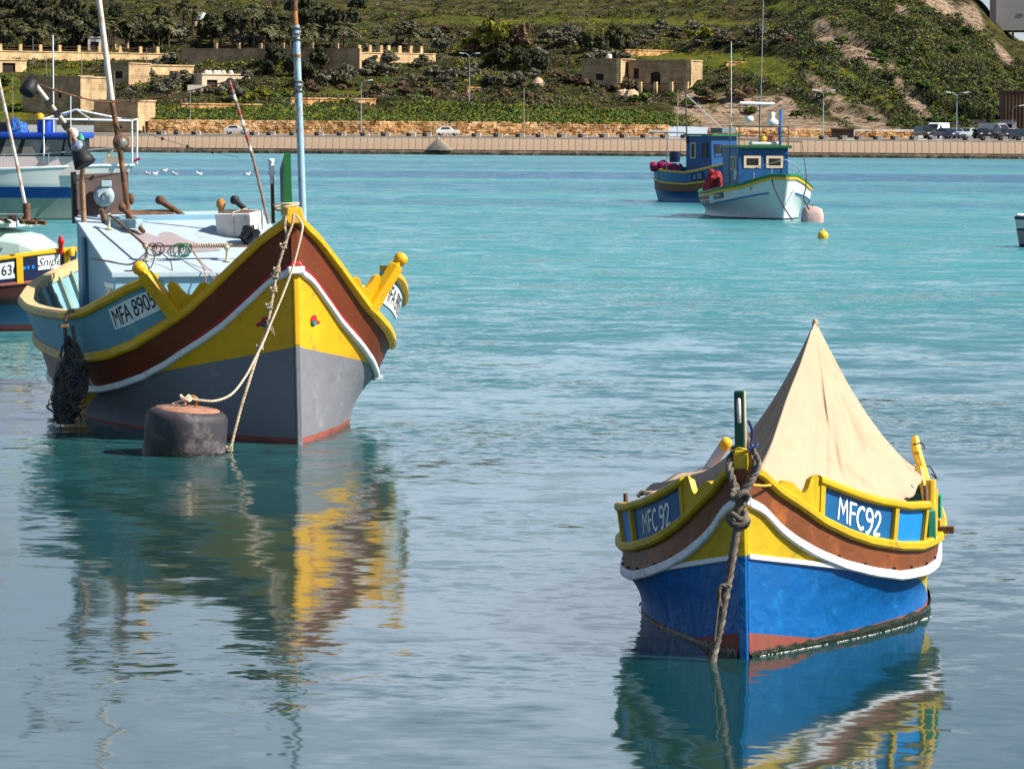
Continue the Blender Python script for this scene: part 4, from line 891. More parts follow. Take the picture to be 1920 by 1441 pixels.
# ======================================================= boat 2: small luzzu with the canvas tent
B2 = boat_root('fishing_boat', 'small blue and yellow boat with pointed cream canvas tent, nearest to us', (1.385, 20.27, 0), -10.45, -1.76)
G2 = Line(1.02, 5.4, 2.0, 1.75, 2.2, [(-.1, 1.2), (0, 1.13), (.1, 1.075), (.2, .97), (.35, .865), (.5, .755), (.7, .655), (.9, .585), (1.2, .52), (1.5, .485), (1.85, .49), (2.6, .51), (5.4, .8)], sg=.05)
W2 = Line(1.0, 5.3, 2.0, 1.9, 2.2, [(-.1, .97), (0, .925), (.1, .865), (.2, .74), (.3, .655), (.45, .56), (.65, .47), (.9, .395), (1.2, .335), (1.6, .315), (2.2, .33), (5.3, .55)], sg=.05)
L2 = Line(.93, 5.0, 2.1, 1.5, 2.2, [(0, 0), (6, 0)])
K2 = Line(.3, 4.8, 2.4, 1.5, 2.4, [(0, -.4), (6, -.4)])
H2 = Hull(G2, W2, L2, K2, yg=lambda a: .60 - .218 * a, boot=lambda a: max(.036, .147 - .2 * a), flare=.04)
maroon2 = mat('boot_top_red', (.22, .055, .04), .7, .3, 5, .004, 14, (.05, .06, .03), .4, 5)
H2.mesh('hull', B2, brown2, yellow2, blue_p, maroon2)
rail('gunwale_rail', G2, B2, yellow2, .055, .06, 0, 1, off=-.015)
rail('rubbing_strake', W2, B2, white2, .034, .058, 0, 1, off=-.008)
mb = MB()
for sd in (-1, 1):
    P = [H2.skin(a, .60 - .218 * a, sd, 0) for a in np.linspace(0.0, 1.05, 40)]; sweep(mb, P, .022, .032, sd, 0, -.006)
mb.build('waterline_batten', white2, B2)
# weed and drips at the waterline
mb = MB(); R = random.Random(3)
for sd in (-1, 1):
    rows = []
    for q in QS:
        p = L2.P(q, sd); g = (p - Vector((0, p.y + .3, 0))).normalized() if False else Vector((sd, -.5 if p.y < 1.5 else 0, 0)).normalized()
        rows.append([p + g * .012 + Vector((0, 0, .032 + R.uniform(-.010, .012))), p + g * (.012 + R.uniform(0, .008)) + Vector((0, 0, .006)), p + g * .01 + Vector((0, 0, -.03))])
    mb.grid(rows if sd > 0 else rows[::-1], 0, False)
mb.build('waterline_weed', mat('dark_green_weed', (.008, .014, .005), .4, .8, 40, .006, 60, (.05, .06, .02), .3, 60), B2)
mb = MB(); mb.box((0, -.045, .52), (.05, .05, .98), 0); mb.build('stem_band', [blue_p], B2, .008).location = (0, 0, -.40)
mb = MB(); mb.box((0, -.045, .77), (.052, .052, .33), 0); mb.build('stem_band', yellow2, B2, .008)
mb = MB(); mb.box((0, -.05, .93), (.10, .05, .05)); mb.build('strake_cap', white2, B2, .008)
mb = MB(); mb.box((0, -.03, 1.05), (.07, .06, .16)); mb.build('stem_head', brown2, B2, .008)
mb = MB(); mb.box((0, -.01, 1.17), (.095, .10, .12), taper=.85); mb.build('stem_cap', yellow2, B2, .01)
mb = MB(); mb.box((-.005, .01, 1.395), (.058, .075, .36), 0); mb.build('stem_post', green_dk, B2, .008)
mb = MB(); mb.box((.0255, .01, 1.395), (.006, .07, .355)); mb.build('post_edge', mat('cream_edge', (.45, .42, .25), .5), B2)
mb = MB(); mb.lathe([(.004, -.075), (.012, -.068), (.013, 0), (.012, .068), (.004, .075)], (-.005, -.03, 1.46), n=10); o = mb.build('light_fitting', mat('clear_light_cover', (.55, .5, .5), .2, .3, 60, spec=.8), B2); 
# inner shell
inner(H2, B2, G2, mat('green_inner_paint', (.02, .13, .09), .6, .2, 5), mat('dark_bilge', (.05, .06, .05), .8, .3, 5), t=.045, zd=.30, q0=.02)
# washboards: frame of top rail, uprights and recessed panels
C2 = Line(1.05, 5.5, 2.0, 1.75, 2.2, [(.3, 1.10), (.45, 1.005), (.6, .94), (.8, .862), (1.0, .805), (1.3, .745), (1.6, .72), (2.2, .73)], sg=.05)
for sd in (-1, 1):
    Sf = Surf(G2, C2, sd); d0 = Sf.at_a(.50); d1 = Sf.at_a(1.56); dm = Sf.at_a(1.15 if sd > 0 else 1.22)
    hs = .24
    # panels with plate colour
    mb = MB(); slab(mb, Sf, d0 + .02, dm, .04, .95, -.03, -.012, 12); pa_ = mb.build('number_panel', plate_blue, B2)
    mb = MB(); slab(mb, Sf, dm, d1, .04, .95, -.03, -.012, 8); mb.build('side_panel', sky_blue, B2)
    surf_text(Sf, 'MFC 92' if sd < 0 else 'MFC92', .128 if sd > 0 else .12, (d0 + dm) / 2 + .01, .50, -.0085, letter_w, pa_, hs, sd, strokes_t=.0105, tilt=-.04, xs=.95 if sd > 0 else .93)
    for d in (d0, dm, d1): slab(MB(), Sf, d, d, 0, 1, 0, 0, 1); slab(mbu := MB(), Sf, d - .022, d + .022, .0, 1., -.035, .012, 2); mbu.build('frame_upright', yellow2, B2, .004)
    P = [Sf.P(d, 1., 0) for d in np.linspace(d0 - .03, d1 + .03, 30)]
    mb = MB(); sweep(mb, P, .075, .055, sd, 0, -.05, .01); mb.build('capping_rail', yellow2, B2, .005)
    # scrolled end board rising from the gunwale to the capping rail
    prof = [(.0, 1.07), (.04, 1.12), (.075, 1.10), (.10, .92), (.125, .62), (.15, .44), (.18, .40), (.21, .44), (.26, .52), (.31, .54), (.35, .50), (.385, .36), (.41, .15), (.42, .03)]
    rows = []
    for x, h in prof: d = d0 - .02 - x; rows.append([Sf.P(max(.02, d), 0, -.035), Sf.P(max(.02, d), 0, .005), Sf.P(max(.02, d), h, .005), Sf.P(max(.02, d), h, -.035)])
    mb = MB(); mb.grid(rows, 0, False, True); mb.add(rows[0], [(0, 1, 2, 3)]); mb.add(rows[-1], [(3, 2, 1, 0)]); mb.build('scroll_board', yellow2, B2, .004)
    # thole pegs
    mb = MB(); g = G2.P(G2.q(1.75), sd); mb.tube([(g.x * .97, 1.75, .45), (g.x * .965, 1.75, .80 if sd < 0 else .84)], .016, 0, 8); mb.build('thole_peg', wood, B2)
    # dark scuppers along the strake
    for a in (.62, .85, 1.15, 1.38, 1.65, 1.9): z = W2.z(a) + .043; MB().box(H2.skin(a, z, sd, .002), (.018, .018, .016), rz=sd * .5).build('scupper', black_p, B2)
# stern fittings on the right side
g = G2.P(G2.q(1.95), 1)
mb = MB(); mb.box((.985, 1.78, .59), (.05, .20, .19), rz=.15); mb.build('thole_block', mat('sea_green_paint', (.02, .26, .17), .6, .25, 8, .002, 20, (.2, .4, .32), .4, 9), B2, .006)
mb = MB(); mb.tube([(.985, 1.80, .68), (.99, 1.80, .87)], .034, 0, 8); mb.tube([(1.0, 1.9, .5), (1.01, 1.88, .80)], .02, 0, 8); mb.build('mooring_post', mat('flaked_yellow_paint', (.68, .40, .02), .6, .25, 9, .003, 25, (.45, .35, .22), .5, 8), B2, .004)
mb = MB(); mb.box((1.05, 2.0, .53), (.14, .06, .045)); mb.build('rowlock_block', rust, B2, .004)
mb = MB(); mb.box((1.01, 2.15, .66), (.05, .12, .16)); mb.build('thole_block', mat('sea_green_paint', (.02, .26, .17)), B2, .006)
mb = MB(); mb.box((1.01, 2.05, .57), (.05, .12, .05)); mb.build('stern_trim', yellow2, B2, .004)
yp = thing('yellow_pole', 'split yellow wooden pole leaning at the back right corner of the tent', 'pole'); place(yp, B2)
mb = MB(); mb.tube([(.83, 2.75, 1.06), (.84, 2.7, .98), (.97, 2.35, .66), (1.0, 2.3, .5)], [.026, .034, .028, .025], 0, 7, smooth=False); mb.tube([(.87, 2.5, .88), (.93, 2.35, .62)], .03, 0, 6, smooth=False); mb.build('shaft', mat('flaked_yellow_paint', (.68, .40, .02)), yp)
# the canvas tent on its pole
tent = thing('canvas_tent', 'pointed cream canvas cover tented over a pole on the small blue boat', 'canvas cover'); place(tent, B2)
A = Vector((.235, 2.2, 1.862))
per = [((.075, .22, 1.04), 1.12), ((.21, .34, .93), 1.3), ((.34, .52, .84), 1.35), ((.48, .72, .80), 1.35), ((.62, 1.0, .76), 1.35), ((.74, 1.3, .73), 1.4), ((.80, 1.58, .715), 1.4), ((.87, 2.1, .78), 1.4), ((.865, 2.75, .86), 1.5), ((.6, 3.3, .8), 1.6), ((.2, 4.1, .8), 1.8), ((-.3, 3.9, .8), 2.0), ((-.68, 3.1, .82), 2.1), ((-.86, 2.2, .80), 2.2), ((-.86, 1.6, .80), 2.3), ((-.74, 1.15, .865), 2.5), ((-.60, .80, .845), 2.4), ((-.42, .56, .84), 2.2), ((-.24, .36, .92), 2.1), ((-.02, .21, 1.04), 1.6)]
n = len(per); NR, SUB = 26, 12
def per_at(t):
    i = int(t) % n; f = t - int(t); g_ = [per[(i + k - 1) % n] for k in range(4)]
    p = .5 * ((2 * Vector(g_[1][0])) + (Vector(g_[2][0]) - Vector(g_[0][0])) * f + (2 * Vector(g_[0][0]) - 5 * Vector(g_[1][0]) + 4 * Vector(g_[2][0]) - Vector(g_[3][0])) * f * f + (3 * Vector(g_[1][0]) - Vector(g_[0][0]) - 3 * Vector(g_[2][0]) + Vector(g_[3][0])) * f ** 3)
    return p, g_[1][1] * (1 - f) + g_[2][1] * f
rows = []
for j in range(NR + 1):
    r = (j / NR) ** .9; row = []
    for i in range(n * SUB):
        t = i / SUB; P, k = per_at(t)
        r2 = max(r, .012); p = A.lerp(P, r2); p.z = P.z + (A.z - P.z) * (1 - r2) ** k
        s_ = math.sin(PI * min(1, r)) * min(1, r * 1.8) * .85
        nzv = mnz.noise(Vector((t * .9, r * .8, 2))); fold = .045 * s_ * nzv + .03 * s_ * mnz.noise(Vector((t * 2.6 + r * 2, r * 1.5, 7))) + .05 * math.exp(-(min(t, n - t) / .35) ** 2) * s_ - .03 * math.exp(-((t - 19.1) / .4) ** 2) * s_ + .010 * s_ * mnz.noise(Vector((t * 7 + r * 3, r * 4, 7)))
        cr_ = math.exp(-((t - 7.0 + r * .4) / .22) ** 2) * s_ * .07 + math.exp(-((t - 2.6 - r * 1.4) / .2) ** 2) * s_ * .03 + math.exp(-((t - 4.6 - r * .5) / .2) ** 2) * s_ * .02
        if 14 < t < 19: fold += .05 * s_ * mnz.noise(Vector((t * 1.7, r * 4, 11)))
        d = (P - A); d.z = 0; out_ = d.normalized()
        p += (out_ * .5 + Vector((0, 0, .8))) * (fold - cr_)
        if r > .93: p.z += .010 * math.sin(i * .9) * (r - .93) / .07
        row.append(p)
    rows.append(row)
mb = MB(); mb.grid(rows, 0, True, True); tn = mb.build('canvas', canvas, tent); so_ = tn.modifiers.new('thickness', 'SOLIDIFY'); so_.thickness = .004; so_.offset = -1
mb = MB()
hem = rows[-1]; mb.tube([p + Vector((0, 0, -.004)) for p in hem] + [hem[0] + Vector((0, 0, -.004))], .007, 0, 5); mb.build('hem', canvas, tent)
for t_s in (3.4, 5.6, 10.5, 15.2):
    sm_ = [rows[j][int(SUB * t_s)] + (rows[j][int(SUB * t_s)] - Vector((A.x, A.y, .9))).normalized() * .003 for j in range(1, NR + 1)]; MB().tube(sm_, .0028, 0, 4).build('seam', mat('canvas_thread', (.30, .20, .12), .9), tent)
for t_e in (3.2, 4.1, 5.0, 6.0, 7.0, 7.6, 8.0): e_ = rows[-2][int(SUB * t_e)]; MB().lathe([(.008, -.004), (.014, 0), (.008, .004)], e_ + Vector((.004, -.004, .008)), n=8, axis=Vector((.3, -.6, .7))).build('eyelet', galv, tent)
mb = MB(); seam = [rows[j][int(SUB * (0.15))] + Vector((-.004, -.004, .003)) for j in range(1, NR)]; mb.tube(seam, .004, 0, 5); mb.build('seam', canvas, tent)
mb = MB(); mb.lathe([(.02, -.02), (.018, .0), (.012, .014), (.004, .018)], A + Vector((0, 0, .002)), n=12); mb.build('tent_tip', canvas, tent)
mb = MB(); mb.tube([A + Vector((0, 0, -.02)), (A.x, A.y, .35)], .02, 0, 8); mb.build('tent_pole', wood, tent)
mb = MB(); c = Vector((.88, 2.65, .86)); mb.tube(smooth_path([c, c + Vector((.05, -.05, .02)), c + Vector((.1, -.12, -.05)), c + Vector((.06, -.02, -.03))], 5), .005, 0, 5); mb.tube(smooth_path([c + Vector((-.06, 0, .16)), c + Vector((0, 0, .17)), c + Vector((.02, -.02, .13))], 5), .005, 0, 5); mb.build('tie_cords', black_p, tent)
# float under the left edge of the tent
fl = thing('float', 'yellow tipped pale float lying on the left rear of the small boat', 'float'); place(fl, B2)
mb = MB(); ax = Vector((.45, -.2, .62)).normalized(); c = Vector((-.49, 3.0, .965)); mb.lathe([(.02, -.28), (.036, -.25), (.038, .02)], c, axis=ax, n=14); mb.build('float_body', mat('pale_lilac_plastic', (.52, .48, .55), .5, .1), fl)
mb = MB(); mb.lathe([(.039, .02), (.04, .06), (.034, .085), (.015, .095)], c, axis=ax, n=14); mb.build('float_tip', mat('orange_yellow_plastic', (.85, .45, .02), .5, .15, 20), fl)
# heavy mooring rope
def B2p(px, py, Y): return at_y(px, py, Y)
mb = MB()
mm_ = B2.rotation_euler.to_matrix()
def l2w(p): return B2.location + mm_ @ Vector(p)
join = B2p(1387, 928, 20.16)
rope_mb(mb, [l2w((.015, .10, 1.30)), B2p(1375, 852, 20.30), B2p(1367, 875, 20.22), B2p(1375, 905, 20.17), join], .027, 0, 3, 6, rnd=.2)
rope_mb(mb, [l2w((0, .11, 1.31)), B2p(1409, 846, 20.30), B2p(1418, 872, 20.22), B2p(1405, 905, 20.16), join], .030, 0, 3, 6, rnd=.2)
rope_mb(mb, [B2p(1411, 842, 20.2), B2p(1424, 872, 20.17), B2p(1408, 900, 20.15), B2p(1394, 922, 20.14)], .018, 0, 3, 6)
rope_mb(mb, [join, B2p(1385, 955, 20.15), B2p(1383, 985, 20.14), B2p(1377, 1020, 20.13), B2p(1370, 1065, 20.12), B2p(1360, 1115, 20.11), B2p(1352, 1165, 20.10), B2p(1343, 1205, 20.1), B2p(1334, 1242, 20.09), B2p(1330, 1262, 20.08)], .027, 0, 3, 6, n=7, rnd=.15)
for k, (px, py) in enumerate(((1384, 972), (1380, 980), (1388, 984), (1387, 932))):
    c = B2p(px, py, 20.12); mb.tube([c + Vector((math.cos(t) * .045, math.sin(t) * .035, .018 * math.sin(2.1 * t + k) + .003 * t)) for t in np.linspace(0, 9, 30)], .018, 0, 7)
rope_mb(mb, [B2p(1371, 1098, 20.07), B2p(1352, 1098, 20.06), B2p(1347, 1115, 20.06), B2p(1350, 1135, 20.08)], .014); mb.tube(smooth_path([B2p(1350, 1110, 20.05), B2p(1345, 1150, 20.05), B2p(1340, 1200, 20.05)], 5), .006, 0, 5)
tag(mb.build('mooring_rope', rope_d), 'thick grey knotted mooring rope looped over the stem of the small blue boat', 'rope')
mb = MB(); rope_mb(mb, [B2p(1398, 905, 20.16), B2p(1415, 909, 20.2), B2p(1440, 910, 20.32), B2p(1462, 903, 20.55), B2p(1466, 900, 20.7)], .008, 0, 3, 8)
tag(mb.build('yellow_rope', mat('yellow_cord', (.7, .42, .05), .8, .2, 60)), 'thin yellow cord from the stem rope to the rail of the small boat', 'rope')
mb = MB(); mb.tube([l2w(p) for p in [(.0 + .06 * math.cos(t), .0 + .07 * math.sin(t), 1.235 + .01 * math.sin(3 * t)) for t in np.linspace(0, 2 * PI, 16)]], .006, 0, 5); mb.tube(smooth_path([l2w((.045, 0, 1.40)), l2w((.07, 0, 1.33)), l2w((.06, -.02, 1.26)), l2w((.075, -.05, 1.24))], 5), .009, 1, 5); mb.tube(smooth_path([l2w((.05, -.06, 1.235)), l2w((.085, -.08, 1.25)), l2w((.11, -.08, 1.275))], 4), .009, 2, 5)
tag(mb.build('cord_lashing', [mat('yellow_cord', (.7, .42, .05)), mat('navy_rag', (.01, .02, .09), .8), mat('blue_cord', (.1, .2, .6), .8)]), 'small blue and yellow cords tied at the foot of the green stem post', 'rope')

# white specks painting foam and sun glitter along the small boat's lit side
R = random.Random(31); mb = MB()
for i in range(230):
    a = R.choice([R.uniform(.05, .55), R.uniform(.7, 1.9), R.uniform(.1, 2.0)]); b_ = L2.b(a); p = l2w((b_ + .02 + abs(R.gauss(0, .012)) + .01, a, 0)); p.z = .003; r = R.uniform(.0015, .005)
    mb.add([p + Vector((r, 0, 0)), p + Vector((0, r, 0)), p + Vector((-r, 0, 0)), p + Vector((0, -r, 0)), p + Vector((0, 0, r))], [(0, 1, 4), (1, 2, 4), (2, 3, 4), (3, 0, 4)])
tag(mb.build('foam_bubbles', mat('sea_foam', (.85, .88, .85), .3)), kind='stuff')
# ======================================================= far boats
def heap(c, rx, ry, rz, seed, amp=.35, n=26, m=14):
    """crumpled cloth heap"""
    rows = []
    for i in range(m + 1):
        ph = PI * .5 * i / m * 1.15 - .1
        r = []
        for k in range(n):
            a = 2 * PI * k / n; d = Vector((math.cos(a) * math.cos(ph), math.sin(a) * math.cos(ph), math.sin(ph)))
            q = 1 + amp * (mnz.noise(d * 1.7 + Vector((seed, 0, 0))) + .7 * abs(mnz.noise(d * 4 + Vector((0, seed, 0)))) - .2) 
            r.append(Vector(c) + Vector((d.x * rx * q, d.y * ry * q, max(-.05, d.z) * rz * q)))
        rows.append(r)
    return MB().grid(rows, 0, False, True)
def wl_boat(name, label, px, py, th, L, B, gz, wz, mats_, heel=0, am=.38, ps=2.3, bowrake=0., flare=.06, yg=None, boot=None, kL=.86, kW=.97, pb=1.8, group=None):
    t = boat_root(name, label, tuple(at_z(px, py)), th, heel, group=group)
    G = Line(B, L, L * am, pb, ps, gz, a0=-.02 - bowrake, sg=.2); Wl = Line(B * kW, L - .08, L * am, pb, ps, wz, a0=-.02 - bowrake * .6, sg=.2)
    Ll = Line(B * kL, L * .96, L * .42, pb * .8, ps, [(0, 0), (L, 0)]); K = Line(B * .3, L * .92, L * .42, 1.4, ps, [(0, -.45), (L, -.45)])
    h = Hull(G, Wl, Ll, K, yg, boot, flare); h.mesh('hull', t, *mats_); return t, h
hull_white = mat('white_hull_paint', (.55, .60, .60), .45, .08, 1.5, .002, 8, (.40, .40, .36), .25, 1.2)
deep_blue = mat('deep_blue_paint', (.004, .07, .27), .4, .15, 2, .001, 12)
navy = mat('navy_paint', (.006, .012, .05), .4, .15, 3)
# --- boat 3: white boat with blue wheelhouse
t3, h3 = wl_boat('fishing_boat', 'white and green fishing boat with a blue wheelhouse moored by the pink buoy', 1468, 412, 13, 8.6, 1.82,
    [(-1, 1.8), (-.5, 1.70), (.3, 1.45), (1, 1.22), (2, 1.08), (3.5, .92), (5.5, .84), (8.5, 1.0)], [(-1, 1.1), (-.4, 1.05), (.5, .88), (1.5, .68), (3, .50), (8.5, .42)], (hull_white, hull_white, hull_white, black_p), bowrake=.5, flare=.10, pb=2.3, am=.36, boot=lambda a: .05)
rail('gunwale_rail', h3.G, t3, mat('green_rail_paint', (.01, .16, .07), .45, .1), .07, .10, off=-.02, dz=.02)
rail('yellow_band', h3.G, t3, yellow, .03, .10, off=-.01, dz=-.085)
mb = MB()
for sd in (-1, 1): sweep(mb, [h3.W.P(q, sd) for q in QS if .05 < q < 1], .03, .05, sd, 0, -.005)
mb.build('blue_strake', deep_blue, t3)
mb = MB(); 
for z0, mi in ((.20, 0), (.36, 1)):
    P = [h3.skin(a, h3.G.z(a) - z0, -1, 0) for a in np.linspace(3.3, 6.8, 20)]; sweep(mb, P, .012, .11, -1, mi, 0)
mb.build('painted_bands', [mat('brown_band', (.22, .10, .05), .6), mat('rose_band', (.30, .17, .15), .6)], t3)
Sf = Surf(h3.W, h3.G, -1); d = Sf.at_a(2.35)
mb = MB(); pl = slab(mb, Sf, d - .42, d + .40, .28, .74, .002, .010, 6).build('number_plate', black_p, t3); surf_text(Sf, 'MFA11', .24, d, .5, .014, white_p, pl, .5, -1, spacing=.95)
star = MB(); c = h3.skin(.55, 1.12, -1, .02); n_ = [c + Vector((-.02, (.09 if k % 2 == 0 else .04) * math.cos(k * PI / 5), (.09 if k % 2 == 0 else .04) * math.sin(k * PI / 5))) for k in range(10)]
star.add([c + Vector((-.02, 0, 0))] + n_, [(0, k + 1, (k + 1) % 10 + 1) for k in range(10)]); star.build('star_emblem', maroon, t3)
inner(h3, t3, h3.G, green_p, deck_g, t=.06, zd=.55)
rows = []
for q in [x for x in QS if .012 < x < .24]: g = h3.G.P(q, 1); x = abs(g.x) - .03; rows.append([(-x, g.y, g.z - .02), (0, g.y, g.z + .03), (x, g.y, g.z - .02)])
MB().grid(rows, 0, False).build('foredeck', green_p, t3)
blue_w = mat('wheelhouse_blue', (.004, .065, .20), .45, .12, 2, .001, 12)
frame_p = mat('cream_frame_paint', (.58, .45, .33), .6, .1)
def house(parent, x0, x1, y0, y1, z0, z1, m, rake=.0):
    mb = MB(); vs = [(x0, y0, z0), (x1, y0, z0), (x1, y1, z0), (x0, y1, z0), (x0, y0 + rake, z1), (x1, y0 + rake, z1), (x1, y1, z1), (x0, y1, z1)]
    return mb.add(vs, [(3, 2, 1, 0), (4, 5, 6, 7), (0, 1, 5, 4), (1, 2, 6, 5), (2, 3, 7, 6), (3, 0, 4, 7)]).build('wheelhouse', m, parent)
def port(parent, x, y, z, w, h, face='f', fm=frame_p, t=.09):
    """framed window on a front (f) or left (l) face"""
    mb = MB()
    for dx, dz, ww, hh in ((0, h / 2 + t / 2, w + 2 * t, t), (0, -h / 2 - t / 2, w + 2 * t, t), (-w / 2 - t / 2, 0, t, h), (w / 2 + t / 2, 0, t, h)):
        if face == 'f': mb.box((x + dx, y, z + dz), (ww, .05, hh))
        else: mb.box((x, y + dx, z + dz), (.05, ww, hh))
    fr = mb.build('window_frame', fm, parent); p = MB(); p.box((x, y + (.005 if face == 'f' else 0), z), (w, .02, h) if face == 'f' else (.02, w, h)); p.build('pane', glass, fr); return fr
wh = house(t3, -1.0, .86, 1.35, 3.5, .7, 2.55, blue_w, .12)
port(wh, -.50, 1.42, 2.05, .46, .26); port(wh, .34, 1.42, 2.05, .46, .26); port(wh, -1.01, 1.85, 2.0, .16, .4, 'l', t=.05); port(wh, -1.01, 2.25, 2.0, .16, .4, 'l', t=.05)
mb = MB(); mb.box((-.07, 2.43, 2.60), (2.04, 2.32, .10)); mb.build('roof', green_p, wh, .01)
mb = MB(); mb.box((0.1, 1.9, 2.72), (1.1, .4, .12)); mb.build('life_raft', white_p, wh, .04)
mb = MB(); mb.lathe([(.12, 0), (.14, .1), (.10, .22), (.03, .27)], (.1, 2.1, 2.78), n=12); mb.build('gas_bottle', yellow, wh)
R = random.Random(9); mb = MB(); rows = []
for i in range(5): rows.append([(.45 + math.cos(a) * .28 * (1 - i * .15) * R.uniform(.7, 1.2), 2.1 + math.sin(a) * .2, 2.66 + .09 * i * R.uniform(.7, 1.2)) for a in [2 * PI * k / 10 for k in range(10)]])
mb.grid(rows, 0, False, True); mb.add(rows[-1], [tuple(range(10))]); mb.build('net_heap', mat('rusty_net', (.25, .09, .06), .9, .5, 9), wh)
def pipes(parent, name, segs, r, m):
    mb = MB()
    for s_ in segs: mb.tube(s_, r, 0, 6)
    return mb.build(name, m, parent)
dk = mat('dark_pipe', (.08, .07, .065), .6, .3, 9)
pipes(t3, 'roof_frame', [[(-1.0, 1.45, 2.6), (-1.0, 1.45, 3.35)], [(.86, 1.45, 2.6), (.86, 1.45, 3.3)], [(-1, 2.6, .8), (-1.0, 2.6, 3.35)], [(.86, 2.6, 2.6), (.86, 2.6, 3.3)], [(-1.0, 1.45, 3.35), (.86, 1.45, 3.32)], [(-1, 2.6, 3.35), (.86, 2.6, 3.32)], [(-1, 1.45, 3.0), (.86, 1.45, 2.98)], [(-1, 1.45, 2.85), (1.3, 1.2, 2.78), (1.32, .6, 1.4)], [(0, 2.2, 2.6), (0, 2.2, 4.2)]], .022, dk)
pipes(t3, 'bow_rail', [[(-1.15, 2.2, 1.55), (-.95, 1.2, 1.75), (-.6, .4, 1.95), (0, -.3, 2.15), (.6, .4, 1.95), (1.0, 1.2, 1.72), (1.1, 2.0, 1.6)]] + [[(x, y, z), (x * .97, y, z + .42)] for x, y, z in ((-1.1, 1.8, 1.1), (-.85, .9, 1.25), (-.4, .15, 1.45), (.4, .15, 1.45), (.85, .9, 1.25), (1.1, 1.8, 1.1))], .014, galv)
mb = MB(); mb.tube([(-.75, 2.2, 4.17), (.55, 2.2, 4.15)], .055, 0, 8); mb.build('radar_bar', white_p, t3)
mb = MB(); mb.lathe([(.05, -.14), (.16, -.1), (.16, .02), (.10, .08)], (-.45, 2.0, 3.62), n=12); mb.build('radar_dome', white_p, t3)
mb = MB(); mb.lathe([(.10, -.14), (.22, -.10), (.20, .02), (.08, .12), (.10, .30), (.02, .34)], (.30, 1.6, 3.52), n=12); mb.build('radar_dome', white_p, t3)
mb = MB(); mb.tube([(.60, 1.6, 2.6), (.61, 1.6, 3.95)], .05, 0, 8); mb.build('exhaust_pipe', mat('blue_pipe', (.01, .16, .5), .5), t3)
pipes(t3, 'whip_aerial', [[(-.98, 2.5, 3.3), (-1.02, 2.5, 6.4)]], .013, white_p); pipes(t3, 'whip_aerial', [[(.12, 2.5, 3.3), (.18, 2.5, 8.2)]], .012, galv)
R = random.Random(2); mb = MB(); rows = []
for i in range(6): rows.append([(-1.15 + math.cos(a) * .14 * R.uniform(.6, 1.2), 1.9 + math.sin(a) * .25, 1.42 + .07 * i + R.uniform(-.02, .02)) for a in [2 * PI * k / 9 for k in range(9)]])
mb.grid(rows, 0, False, True); mb.build('white_net_bundle', foam, t3)
mb = heap((-1.25, 4.6, .95), .42, .45, .72, 12)
place(tag(mb.build('net_heap', mat('crimson_tarpaulin', (.30, .02, .03), .8, .35, 5, .02, 6)), 'crumpled crimson tarpaulin heaped at the stern of the white and green boat', 'tarpaulin'), t3)
for lab, P in (('dark mooring chain crossing the bow of the white and green boat', [(1447, 336, 124.1), (1452, 352, 123.9), (1466, 382, 123.6), (1486, 413, 123.3)]), ('rusty mooring line from the white and green bow to the pink buoy', [(1512, 334, 124.3), (1511, 352, 124.0), (1507, 372, 122.8), (1517, 392, 120.3)])):
    mb = MB(); rope_mb(mb, [at_y(*p) for p in P], .03, 0, 2, 5, 5); tag(mb.build('mooring_rope', mat('dark_chain', (.06, .04, .035), .8)), lab, 'rope')
for o in list(t3.children):
    if o.name.split('.')[0] in ('wheelhouse', 'roof_frame', 'radar_bar', 'radar_dome', 'exhaust_pipe', 'whip_aerial'): o.location.x -= .24
# pink buoy, yellow ball
bb = thing('mooring_buoy', 'chalky pink block shaped mooring buoy at the white boat bow', 'buoy', tuple(at_z(1523, 416)))
mb = MB()
rows = [[Vector((math.copysign(abs(math.cos(a)) ** .55, math.cos(a)) * r, math.copysign(abs(math.sin(a)) ** .55, math.sin(a)) * r, z + .04 * math.cos(a + 2.2) * (z > .3))) for a in [2 * PI * k / 24 for k in range(24)]] for r, z in ((.38, -.2), (.39, .05), (.38, .28), (.33, .46), (.22, .52), (.16, .49))]
mb.grid(rows, 0, True, True); mb.add(rows[-1], [tuple(range(24))]); mb.build('float_body', mat('chalky_pink', (.52, .36, .34), .8, .2, 4, .01, 12, (.25, .15, .14), .35, 4), bb)
mb = MB(); mb.tube([(.0, 0, .48), (.0, 0, .62)], .025, 0, 6); mb.build('mooring_pin', rust, bb)
yb = thing('ball_buoy', 'round yellow ball float on the open water below the pink buoy', 'buoy', tuple(at_z(1543, 447)))
mb = MB(); mb.lathe([(.155 * math.sin(PI * k / 12) + .001, .08 - .155 * math.cos(PI * k / 12)) for k in range(13)], n=20); mb.build('ball', mat('orange_yellow_plastic', (.85, .45, .02)), yb)
mb = MB(); mb.lathe([(.03, .23), (.03, .27), (.01, .28)], n=8); mb.build('eyelet', mat('orange_yellow_plastic', 0), yb)
